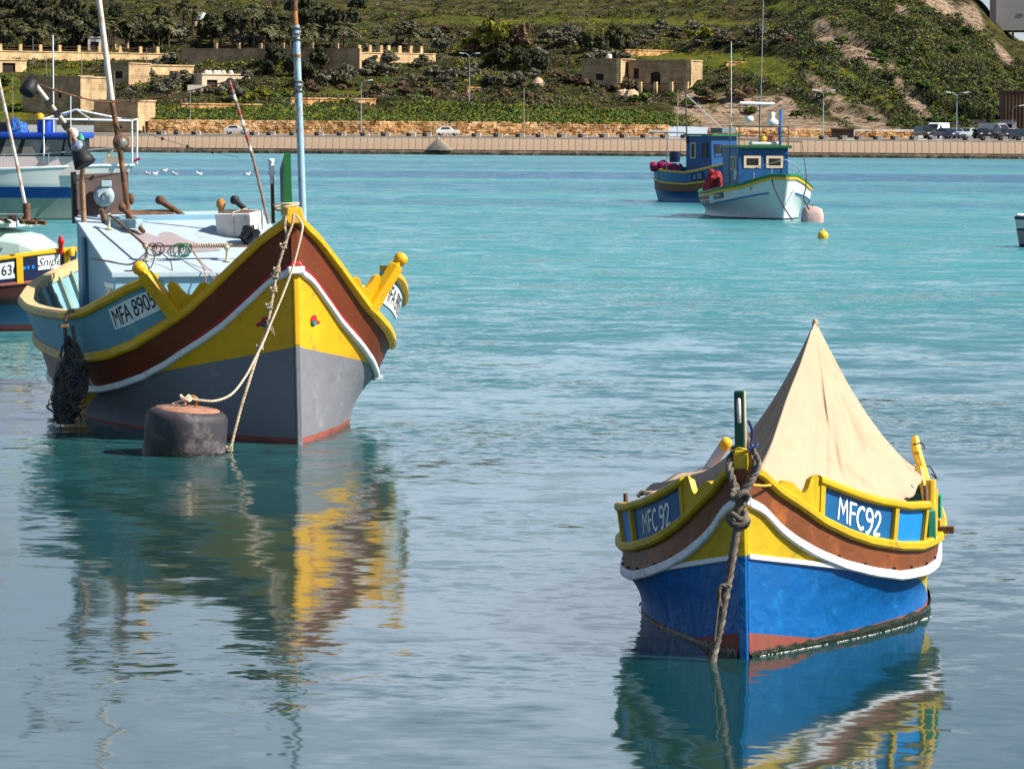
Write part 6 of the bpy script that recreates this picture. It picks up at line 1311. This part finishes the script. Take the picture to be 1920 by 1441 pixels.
# quay gate, garage, warehouse, silo
def ribbed(name, label, px0, px1, pyt, v, z0, m, cat, al=0, depth=8, rib=.35, side=True):
    p = qp(px0, v, z0); s = FPX / p.y; w = (px1 - px0) / s; h = to_px(p)[1] - pyt; h = h / s; t = thing(name, label, cat, p, QR - rad(al))
    mb = MB(); x = 0; prof = []
    while x < w: prof += [(x, 0), (x + rib * .5, 0), (x + rib * .6, -.08), (x + rib * .9, -.08)]; x += rib
    prof = [(min(x, w), y) for x, y in prof] + [(w, 0)]
    mb.grid([[(x, y, 0) for x, y in prof], [(x, y, h) for x, y in prof]], 0, False); mb.build('corrugated_front', m, t)
    MB().add([(0, 0.01, 0), (w, .01, 0), (w, depth, 0), (0, depth, 0), (0, .01, h), (w, .01, h), (w, depth, h), (0, depth, h)], [(3, 0, 4, 7), (1, 2, 6, 5), (2, 3, 7, 6), (4, 5, 6, 7)]).build('shell', m, t); MB().box((w / 2, depth / 2, h + .08), (w + .3, depth + .3, .16)).build('roof_edge', M_frame, t); return t
ribbed('quay_gate', 'brown corrugated metal gate closing a gap in the rubble wall', 1554, 1596, 243, 478.5, 2.55, mat('brown_sheet_metal', (.08, .05, .035), .7, .25, 2), 'gate', depth=.3)
ribbed('warehouse', 'tall dark brown corrugated warehouse at the right edge', 1874, 2060, 172, 505, 2.6, mat('rusty_sheet_metal', (.10, .055, .03), .8, .35, .5, .0, 20, (.05, .03, .025), .5, .3), 'warehouse', depth=20, rib=.5)
p = qp(1762, 496, 2.6); t = thing('garage_row', 'low lilac white garage with five dark openings behind the parked cars', 'garage', p, QR); w, h = 10.3, 2.55
facade(w, h, [(.6 + k * 1.93, .5, 1.35, 1.5) for k in range(5)], mat('lilac_white_render', (.50, .43, .44), .9, .1, 1), t); MB().add([(0, 0, 0), (w, 0, 0), (w, 4, 0), (0, 4, 0), (0, 0, h), (w, 0, h), (w, 4, h), (0, 4, h)], [(1, 2, 6, 5), (2, 3, 7, 6), (3, 0, 4, 7)]).build('side_walls', M_plas, t); MB().box((w / 2, 2, h + .06), (w + .3, 4.3, .12)).build('roof', M_frame, t)
p = at_y(1855, 57, 745); t = thing('power_station_block', 'huge pale grey clad block standing on steel legs at the top right corner', 'industrial building', p, -rad(8)); s = FPX / 745
clad = mat('pale_cladding', (.38, .35, .34), .8, .06, .3); MB().box((14, 8, 9), (28, 16, 18)).build('clad_box', clad, t); MB().box((.7, 3, 9), (1.4, 10.2, 18.05)).build('corner_band', mat('dark_cladding', (.14, .13, .14), .8), t)
for x in (2.2, 5, 9, 14): MB().box((x, 1, -6), (.5, .5, 12)).build('leg', mat('steel_grey', (.12, .11, .11), .7), t)
mb = MB(); mb.tube([(5, 1, -7), (9, 1, -1)], .25, 0, 5); mb.tube([(9, 1, -9), (14, 1, -4)], .25, 0, 5); mb.tube([(2, 1, -6.5), (20, 1, -6.5)], .3, 0, 5); mb.tube([(5, 1, -10), (20, 1, -10.2)], .3, 0, 5); mb.box((16, 4, -6), (10, 3, 11)); mb.build('bracing', mat('steel_grey', 0), t)
for k in range(3): MB().box((6.5 + k * 2.6, -.02, 3.3 + .4 * (k > 0)), (1.2, .1, .5)).build('vent', mat('vent_grey', (.15, .15, .15), .8), t)
# lamp posts and poles
def lamp(px, py_b, py_t, Y, label, arms=1, group=None, r=.07, lean=0):
    p = at_y(px, py_b, Y); h = (py_b - py_t) * Y / FPX; t = thing('street_lamp' if arms else 'utility_pole', label, 'street lamp' if arms else 'pole', p, 0, group)
    mb = MB(); mb.tube([(0, 0, 0), (lean * .5, 0, h / 2), (lean, 0, h)], [r, r * .8, r * .6], 0, 8); mb.build('pole', galv if arms else mat('grey_brown_pole', (.30, .26, .22), .8), t)
    for a in ([1] if arms == 1 else [1, -1] if arms == 2 else []):
        mb = MB(); mb.tube([(lean, 0, h), (lean + a * .45, -.1, h + .35), (lean + a * .95, -.2, h + .42)], .035, 0, 6); mb.build('arm', galv, t)
        mb = MB(); mb.box((lean + a * 1.2, -.22, h + .42), (.7, .3, .14), 0, ry=-.15 * a); mb.build('lamp_head', white_p, t, .03)
lamp(677, 252, 157, 462, 'single armed street lamp on the quay right of the bow mast'); lamp(357, 250, 162, 462, 'slim street lamp pole between the mast and the white polytunnel', 0)
lamp(982, 256, 166, 462, 'slim pole on the quay right of the white car', 0); lamp(880, 190, 106, 520, 'two headed street lamp on the slope above the hedge', 2); lamp(1270, 258, 172, 462, 'thin pole on the quay below the farmhouse', 0)
lamp(1543, 264, 176, 462, 'two headed street lamp in front of the clay slope', 2); lamp(1793, 268, 180, 462, 'two headed street lamp in front of the garage and parked cars', 2); lamp(1898, 250, 204, 480, 'small lamp on the brown warehouse front', 1, r=.03)
for px, pb, pt, lab in ((24, 225, 145, 'leftmost thin pole, beside the big shaded building'), (62, 125, 68, 'thin tall pole above the sunlit retaining wall, leftmost there'), (87, 142, 96, 'dark short pole in front of the sunlit retaining wall'), (153, 145, 98, 'pale pole in front of the wall, left of the annexe'), (215, 205, 132, 'thin pole standing before the shaded square windowed block'), (275, 147, 90, 'slim pole in front of the sunlit annexe')):
    q = hill(px, pb); lamp(px, pb, pt, q.y, lab, 0, r=.06)
# cars
def car(loc, rz, paint, label, kind='car', L=4.0, Wd=1.7, Hh=1.45):
    t = thing('parked_car' if kind != 'van' else 'parked_van', label, 'car' if kind != 'van' else 'van', loc, rz)
    pr = {'car': [(0, .35), (0, .75), (.12, .85), (1.05, .95), (1.65, 1.40), (2.9, Hh), (3.6, 1.05), (3.95, .95), (4.0, .4)], 'suv': [(0, .4), (0, .85), (.15, 1.0), (1.0, 1.08), (1.5, 1.62), (3.7, 1.66), (3.98, 1.1), (4.0, .4)], 'van': [(0, .4), (0, .9), (.3, 1.15), (.9, 1.95), (1.3, 2.1), (4.7, 2.1), (4.8, .45)]}[kind]
    n = len(pr); hw = Wd / 2
    def off(z): return hw - (.16 * max(0, z - .95) / .5 if kind != 'van' else .05 * max(0, z - 1))
    Lc = pr[-1][0] / 2; mb = MB(); vs = [(-off(z), x - Lc, z) for x, z in pr] + [(off(z), x - Lc, z) for x, z in pr]
    mb.add(vs, [tuple(range(n)), tuple(range(2 * n - 1, n - 1, -1))] + [(i, n + i, n + (i + 1) % n, (i + 1) % n) for i in range(n)]); b = mb.build('body', paint, t, .05)
    gm_ = mat('car_glass', (.015, .018, .022), .08, spec=.8)
    i = 3 if kind != 'van' else 2; a, c = pr[i], pr[i + 1]; mb = MB(); f1, f2 = .12, .92
    q = [(a[0] + (c[0] - a[0]) * f - Lc, a[1] + (c[1] - a[1]) * f) for f in (f1, f2)]
    mb.add([(-off(q[0][1]) + .12, q[0][0] - .02, q[0][1] + .015), (off(q[0][1]) - .12, q[0][0] - .02, q[0][1] + .015), (off(q[1][1]) - .12, q[1][0] - .02, q[1][1] + .015), (-off(q[1][1]) + .12, q[1][0] - .02, q[1][1] + .015)], [(0, 1, 2, 3)]); mb.build('windscreen', gm_, t)
    for sx in (-1, 1):
        mb = MB(); z0, z1 = (1.0, Hh - .1 if kind == 'car' else 1.55) if kind != 'van' else (1.25, 1.85)
        y0, y1 = {'car': (1.45, 3.3), 'suv': (1.35, 3.7), 'van': (.95, 1.9)}[kind]; mb.add([(sx * (off(z0) + .012), y0 - Lc, z0), (sx * (off(z0) + .012), y1 - Lc, z0), (sx * (off(z1) + .012), y1 - .35 - Lc, z1), (sx * (off(z1) + .012), y0 + .35 - Lc, z1)], [(0, 1, 2, 3)][::1]); mb.build('side_window', gm_, t)
        MB().box((sx * (hw - .3), -Lc - .01, .72), (.32, .06, .14)).build('headlight', mat('headlight_glass', (.7, .7, .68), .15), t)
        for y in (.75, pr[-1][0] - .8): w_ = MB().lathe([(.12, -.1), (.31, -.1), (.33, -.04), (.33, .06), (.31, .1), (.12, .1)], (sx * (hw - .1), y - Lc, .33), n=14, axis=Vector((1, 0, 0))).build('wheel', black_p, t); MB().lathe([(.01, -.115), (.18, -.112), (.18, .112), (.01, .115)], (sx * (hw - .1), y - Lc, .33), n=10, axis=Vector((1, 0, 0))).build('rim', galv, w_)
    MB().box((0, -Lc - .012, .5), (Wd - .3, .05, .16)).build('grille', black_p, t)
    return t
def cpaint(n, c): return mat(n, c, .25, .03, 2, coat=.6, spec=.6)
cw, cdk, cnv, csb, cgr, crd = cpaint('white_car_paint', (.75, .75, .74)), cpaint('black_car_paint', (.012, .012, .015)), cpaint('navy_car_paint', (.01, .02, .09)), cpaint('silver_blue_car_paint', (.30, .38, .48)), cpaint('grey_car_paint', (.33, .33, .35)), cpaint('red_car_paint', (.35, .02, .03))
ZR = 2.62
for px, v, rz, pt, lab, kd in ((836, 466, PI / 2 + .1, cw, 'white hatchback on the quay road behind the gravel heap', 'car'), (441, 466, PI / 2 - .1, cw, 'white car on the quay road left of the leaning pole', 'car'),
    (1730, 476, .35, cdk, 'black off roader at the left end of the parked row', 'suv'), (1753, 484, -.5, cw, 'white van behind the black off roader', 'van'), (1771, 470, .55, cnv, 'navy car nearest the quay edge, left of the two headed lamp', 'car'), (1786, 474, .3, csb, 'silver blue car directly behind the two headed lamp', 'car'),
    (1808, 478, -.5, cpaint('pale_green_car_paint', (.38, .45, .43)), 'pale green car right of the two headed lamp', 'car'), (1818, 488, .6, crd, 'red car in the second row before the garage', 'car'), (1836, 478, .1, cdk, 'black car in the middle of the parked row', 'car'), (1841, 490, .4, crd, 'red roofed car behind the middle black car', 'suv'),
    (1859, 482, .7, cgr, 'grey van parked among the cars before the garage', 'van'), (1878, 474, .3, cdk, 'black car with bright lights right of the grey van', 'car'), (1893, 478, -.2, cw, 'white car near the warehouse', 'car'), (1913, 470, .4, cpaint('dark_teal_car_paint', (.01, .05, .07)), 'dark teal car cut off by the right edge', 'car')):
    c_ = car(qp(px, v, 2.42 + (v - 457.5) * .0073), rz, pt, lab, kd)
    if v == 466: c_.scale = (.8, .8, .85)

# ======================================================= vegetation
def leaf_mat(name, c, c2, sc=1.2):
    M = bpy.data.materials.new(name); M.use_nodes = True; t = M.node_tree; b = t.nodes['Principled BSDF']; b.inputs['Roughness'].default_value = .75; b.inputs['Specular IOR Level'].default_value = .2
    g = t.nodes.new('ShaderNodeNewGeometry'); n = t.nodes.new('ShaderNodeTexNoise'); n.inputs['Scale'].default_value = sc; n.inputs['Detail'].default_value = 3; t.links.new(g.outputs['Position'], n.inputs['Vector'])
    mr = t.nodes.new('ShaderNodeMapRange'); mr.inputs[1].default_value = .38; mr.inputs[2].default_value = .62; t.links.new(n.outputs[0], mr.inputs[0])
    mm = t.nodes.new('ShaderNodeMix'); mm.data_type = 'RGBA'; mm.inputs['A'].default_value = (*c, 1); mm.inputs['B'].default_value = (*c2, 1); t.links.new(mr.outputs[0], mm.inputs['Factor'])
    ad = t.nodes.new('ShaderNodeMath'); ad.operation = 'MULTIPLY_ADD'; ad.inputs[1].default_value = .7; ad.inputs[2].default_value = .65; t.links.new(g.outputs['Random Per Island'], ad.inputs[0])
    m2 = t.nodes.new('ShaderNodeMix'); m2.data_type = 'RGBA'; m2.blend_type = 'MULTIPLY'; m2.inputs['Factor'].default_value = 1; t.links.new(mm.outputs['Result'], m2.inputs['A']); t.links.new(ad.outputs[0], m2.inputs['B'])
    t.links.new(m2.outputs['Result'], b.inputs['Base Color']); MATS[name] = M; return M
LM = {'olive': leaf_mat('olive_leaves', (.05, .052, .03), (.17, .16, .11)), 'dark': leaf_mat('dark_leaves', (.016, .022, .010), (.06, .06, .025)), 'dry': leaf_mat('dry_shrub', (.07, .042, .026), (.20, .135, .075)), 'yellow': leaf_mat('yellow_green_leaves', (.07, .08, .012), (.22, .20, .02)), 'green': leaf_mat('green_leaves', (.035, .065, .012), (.09, .13, .02), .5)}
NR_ = np.random.default_rng(5)
def leaves(c, rad_, n, size, rng, flat=.0):
    """n leaf-sized faces on and in an ellipsoid clump"""
    d = rng.normal(size=(n, 3)); d /= np.linalg.norm(d, axis=1)[:, None]; d[:, 2] = np.abs(d[:, 2]) * (1 if flat == 0 else 1) - (.25 if flat == 0 else 0)
    r = rng.uniform(.62, 1.04, (n, 1)); p = np.array(c) + d * r * np.array(rad_)
    nrm = d + rng.normal(size=(n, 3)) * .55; nrm /= np.linalg.norm(nrm, axis=1)[:, None]
    u = np.cross(nrm, rng.normal(size=(n, 3))); u /= np.linalg.norm(u, axis=1)[:, None]; v = np.cross(nrm, u)
    s = size * rng.uniform(.6, 1.3, (n, 1)); return np.stack([p + u * s * .7, p + v * s * .45, p - u * s * .7, p - v * s * .45], 1).reshape(-1, 3)
def quad_mesh(name, V, m):
    V = np.asarray(V, np.float32); n = len(V) // 4; me = bpy.data.meshes.new(name); me.vertices.add(len(V)); me.vertices.foreach_set('co', V.ravel()); me.loops.add(n * 4); me.loops.foreach_set('vertex_index', np.arange(n * 4, dtype=np.int32)); me.polygons.add(n); me.polygons.foreach_set('loop_start', np.arange(0, n * 4, 4, dtype=np.int32))
    me.update(calc_edges=True); me.materials.append(m); return me
def crown_mesh(kind, seed, n=1500, leaf=.17):
    rng = np.random.default_rng(seed); V = []; k = 11
    for i in range(k):
        a = rng.uniform(0, 2 * PI); r = rng.uniform(.15, .62); z = rng.uniform(.35, .95) * (1.1 - r * .6); V.append(leaves((math.cos(a) * r, math.sin(a) * r, z), (rng.uniform(.26, .46), rng.uniform(.26, .46), rng.uniform(.2, .36)), n // k, leaf, rng))
    return quad_mesh(kind + '_crown', np.concatenate(V), LM[kind])
trunk_mb = MB(); trunk_mb.tube([(0, 0, -.4), (.04, .02, .25), (-.02, .05, .6)], [.07, .055, .035], 0, 6); trunk_mb.tube([(.03, .02, .25), (.25, .1, .6)], [.04, .02], 0, 5); trunk_mb.tube([(.03, .02, .3), (-.25, -.1, .62)], [.04, .02], 0, 5)
bark = mat('tree_bark', (.09, .06, .04), .95, .3, 5)
PROTO = {}
def tree(kind, px, py, wpx, hpx, label, group, cat='tree', var=None):
    """a tree or bush with its foot at the image point, sized in photograph pixels"""
    var = random.randrange(3) if var is None else var; key = (kind, var)
    if key not in PROTO:
        cm = crown_mesh(kind, hash(kind) % 1 + var * 7 + len(kind)); o = bpy.data.objects.new('crown', cm); tr = trunk_mb.build('trunk', bark); PROTO[key] = (cm, tr.data); bpy.data.objects.remove(o); bpy.data.objects.remove(tr)
    cm, tm = PROTO[key]
    if abs(px - 382) < 26 and py < 75: px += 60
    p = hill(px, py); s = p.y / FPX; t = thing('bush' if cat == 'bush' else 'tree', label, cat, p, random.uniform(0, 6.28), group)
    a, b = bpy.data.objects.new('crown', cm), bpy.data.objects.new('trunk', tm)
    if label in LB.values(): name_later(t, px, py - hpx * .5, label.split(' on the ')[0])
    for o in (a, b): COL.objects.link(o); o.parent = t
    t.scale = (wpx * s * .62, wpx * s * .62, hpx * s * .85); return t
# palms
def palm_proto(seed):
    rng = random.Random(seed); F = []; 
    for i in range(30):
        a = rng.uniform(0, 2 * PI); el = rng.uniform(-.35, 1.25); L = rng.uniform(.85, 1.15); P = []
        for k in range(7):
            t = k / 6; P.append(Vector((math.cos(a) * math.cos(el) * L * t, math.sin(a) * math.cos(el) * L * t, math.sin(el) * L * t - .55 * t * t * L)))
        sd_ = Vector((-math.sin(a), math.cos(a), 0))
        for k in range(1, 7):
            for s_ in (-1, 1):
                b0 = P[k - 1].lerp(P[k], .5); w_ = .30 * math.sin(PI * (k / 7.5)) + .05; tip = b0 + sd_ * s_ * w_ + (P[k] - P[k - 1]) * .8 + Vector((0, 0, -.10)); m_ = (P[k] - P[k - 1]) * .42
                F += [b0 - m_, b0 + m_, tip + m_ * .2, tip - m_ * .5]
    return quad_mesh('palm_fronds', [tuple(v) for v in F], LM['palm'])
LM['palm'] = leaf_mat('palm_leaves', (.04, .05, .018), (.15, .14, .07), 1.5)
PP = [palm_proto(s) for s in (1, 2)]; pt_mb = MB(); pt_mb.tube([(0, 0, -.15), (.01, 0, .5), (0, 0, 1.0)], [.075, .06, .065], 0, 8); ptm = pt_mb.build('trunk', bark); PTM = ptm.data; bpy.data.objects.remove(ptm)
def palm(px, py, hpx, rpx, label, group=None):
    rpx *= 1.1; p = hill(px, py); s = p.y / FPX; t = thing('palm_tree', label, 'palm tree', p, random.uniform(0, 6.28), group)
    a = bpy.data.objects.new('fronds', random.choice(PP)); b = bpy.data.objects.new('trunk', PTM)
    if group: name_later(t, px, py - hpx * .5, 'mid height palm')
    for o in (a, b): COL.objects.link(o); o.parent = t
    h = (hpx - rpx * .5) * s; a.location = (0, 0, h); a.scale = (rpx * s,) * 3; b.scale = (min(3.5, h * .8 + .8), min(3.5, h * .8 + .8), h); return t
random.seed(11)
PG = 'palms standing in rows behind the retaining walls'
for px, py, hh, r, lab in ((345, 62, 62, 22, 'dark palm left of the white dome'), (362, 66, 58, 20, 'palm with pale crown right beside the white dome'), (476, 97, 86, 27, 'tallest pale crowned palm between the two masts'), (605, 60, 54, 24, 'feathery palm high up, just right of the bow mast'), (645, 97, 58, 26, 'bushy palm left of the sunlit garden wall'), (744, 90, 40, 18, 'left palm of the pair behind the seven pier wall'), (768, 92, 46, 22, 'right palm of the pair behind the seven pier wall'), (585, 96, 52, 20, 'palm immediately right of the bow mast')): palm(px, py, hh, r, lab)
for i in range(22):
    px = [12, 42, 80, 105, 125, 172, 205, 240, 262, 285, 300, 318, 415, 440, 458, 495, 512, 527, 545, 565, 622, 140][i]; palm(px + random.uniform(-3, 3), 96 - random.uniform(0, 5), random.uniform(34, 62), random.uniform(16, 22), 'mid height palm in the dark palm belt behind the retaining walls', PG)
GR = {'olive': 'olive bushes scattered over the terraces', 'dark': 'dark evergreen trees on the terraces', 'dry': 'dry brown shrubs on the slope', 'yellow': 'yellow green bushes on the slope', 'green': 'green bushes on the slope'}
LB = {'olive': 'rounded silvery olive tree on the terraced hillside', 'dark': 'dense dark evergreen tree on the terraced hillside', 'dry': 'dry brown shrub on the terraced hillside', 'yellow': 'yellow green bush on the terraced hillside', 'green': 'mid green bush on the terraced hillside'}
def belt(kind, boxes, rngw=(22, 40), asp=.8):
    for x0, x1, y0, y1, n in boxes:
        for i in range(n):
            px = x0 + (x1 - x0) * (i + random.random()) / n; py = random.uniform(y0, y1); w = random.uniform(*rngw); tree(kind, px, py, w, w * asp * random.uniform(.8, 1.15), LB[kind], GR[kind], 'bush' if kind in ('dry', 'yellow', 'green') else 'tree')
belt('dark', [(-10, 150, 60, 95, 7), (60, 330, 40, 90, 12), (380, 660, 60, 96, 10), (480, 640, 120, 170, 6), (1100, 1180, 100, 112, 4), (920, 1010, 110, 150, 4), (0, 200, 20, 50, 6), (540, 680, 20, 60, 5)], (30, 58), 1.0)
belt('olive', [(180, 340, 60, 90, 6), (240, 480, 150, 190, 12), (385, 540, 70, 95, 5), (640, 860, 140, 160, 11), (860, 1010, 140, 165, 7), (650, 900, 60, 100, 9), (1000, 1180, 70, 130, 8), (1180, 1480, 60, 95, 12), (560, 680, 130, 165, 4), (280, 330, 118, 140, 2), (640, 800, 120, 130, 4)], (22, 44), .75)
belt('dry', [(820, 1000, 60, 110, 6), (1010, 1250, 140, 170, 6), (1100, 1180, 150, 178, 4), (640, 1000, 180, 190, 7), (1320, 1420, 150, 200, 7), (1200, 1500, 70, 92, 8), (560, 640, 160, 180, 3), (640, 870, 155, 175, 5)], (20, 38), .6)
belt('yellow', [(860, 990, 70, 115, 4), (840, 1010, 120, 150, 4), (400, 520, 180, 195, 3), (1250, 1340, 70, 80, 2)], (22, 40), .8)
belt('green', [(1180, 1330, 165, 200, 7), (1250, 1500, 180, 230, 5), (1600, 1880, 225, 246, 7), (1500, 1850, 40, 200, 16), (0, 60, 150, 230, 3), (420, 560, 170, 195, 4)], (18, 34), .6)
tree('yellow', 925, 100, 72, 72, 'large golden brown tree left of the farmhouse, highest on its terrace', None, 'tree', 0); tree('dry', 975, 95, 50, 55, 'large dry branched tree just right of the golden tree', None, 'tree', 1)
for px, lab in ((640, 'left dark cypress below the bushy palm'), (652, 'right dark cypress below the bushy palm')): tree('dark', px, 128, 9, 40, lab, None, 'tree', 1)
# hedge field and ground scrub: uncountable, built as real leaf faces
def scrub(name, pts, rr_, n, leaf, m, kindm, seed):
    rng = np.random.default_rng(seed); V = [leaves(p, (r * 1.1, r * 1.1, r * .8), n, leaf, rng) for p, r in pts]; me = quad_mesh(name, np.concatenate(V), LM[m]); o = bpy.data.objects.new(name, me); COL.objects.link(o); o['kind'] = 'stuff'; return o
R = random.Random(20); H = {'green': [], 'yellow': [], 'olive': [], 'dark': [], 'dry': []}
for i in range(3400):
    px = R.uniform(255, 1330); v = R.uniform(480.8, 518); q = qp(px, v, 0)
    if px > 1180 and R.random() < (px - 1180) / 130: continue
    if px < 420 and R.random() < .5: continue
    H['yellow' if R.random() < .3 else 'green'].append(((q.x, q.y, tz(q.x, q.y) + .15), R.uniform(.45, .95)))
scrub('hedge_bushes', H['green'], 0, 34, .24, 'green', 0, 1); scrub('hedge_bushes', H['yellow'], 0, 34, .24, 'yellow', 0, 2)
H = {'green': [], 'yellow': [], 'olive': [], 'dark': [], 'dry': []}
for i in range(7000):
    px = R.uniform(-80, 1990); py = R.uniform(-20, 238) if px > 1300 else R.uniform(-20, 200)
    if px > 1800 and py < (px - 1800) * .95 + 6: continue
    nz_ = mnz.noise(Vector((px * .012, py * .03, 1))); z1, z2 = zone(CLAY, px, py, .3 * nz_), zone(FIELD, px, py, .3 * nz_)
    if z1 > .35 and R.random() < .95: continue
    if z2 > .4 and R.random() < .88: continue
    p = hill(px, py); sl = nz_ + R.uniform(-.25, .25)
    k = ('dark' if sl < -.12 else 'dry' if sl < .0 and px < 1500 else 'olive' if sl < .12 else 'green' if sl < .3 else 'yellow')
    if px > 1500: k = 'dark' if sl < -.15 else 'green' if sl < .12 else 'yellow' if R.random() < .4 else 'green'
    H[k].append(((p.x, p.y, p.z), R.uniform(.35, 1.25) * (1.1 if k == 'dark' else .9)))
for i in range(2200):
    px = R.uniform(1480, 1990); py = R.uniform(-10, 240)
    if (px > 1800 and py < (px - 1800) * .95 + 6) or (zone(CLAY, px, py, .1) > .3 and R.random() < .94): continue
    p = hill(px, py); H['dark' if R.random() < .6 else 'olive' if R.random() < .3 else 'green'].append(((p.x, p.y, p.z), R.uniform(.4, 1.5)))
for i, k in enumerate(H): scrub(k + '_scrub', H[k], 0, 34, .26, k, 0, 10 + i)
# boulders
bm_ = mat('pale_boulder', (.55, .38, .24), .9, .25, 2)
for px, py, s_, lab in ((971, 153, 1.1, 'orange boulder left of the pair under the olive bushes'), (1010, 160, 1.2, 'larger orange boulder right of the pair under the olive bushes'), (1168, 183, 1.3, 'boulder below the farmhouse terrace, left of two'), (1184, 186, 1.5, 'boulder below the farmhouse terrace, right of two')):
    p = hill(px, py); R2 = random.Random(px); mb = MB(); mb.grid([[(math.cos(a) * r * s_ * R2.uniform(.8, 1.15), math.sin(a) * r * s_, z * s_ * R2.uniform(.85, 1.1)) for a in [2 * PI * k / 9 for k in range(9)]] for r, z in ((.8, -.3), (.9, .2), (.6, .75), (.2, .95))], 0, False, True); mb.add([(math.cos(2 * PI * k / 9) * .2 * s_, math.sin(2 * PI * k / 9) * .2 * s_, .95 * s_) for k in range(9)], [tuple(range(9))]); o = mb.build('boulder', bm_); o.location = p; tag(o, lab, 'boulder')

assign_names()
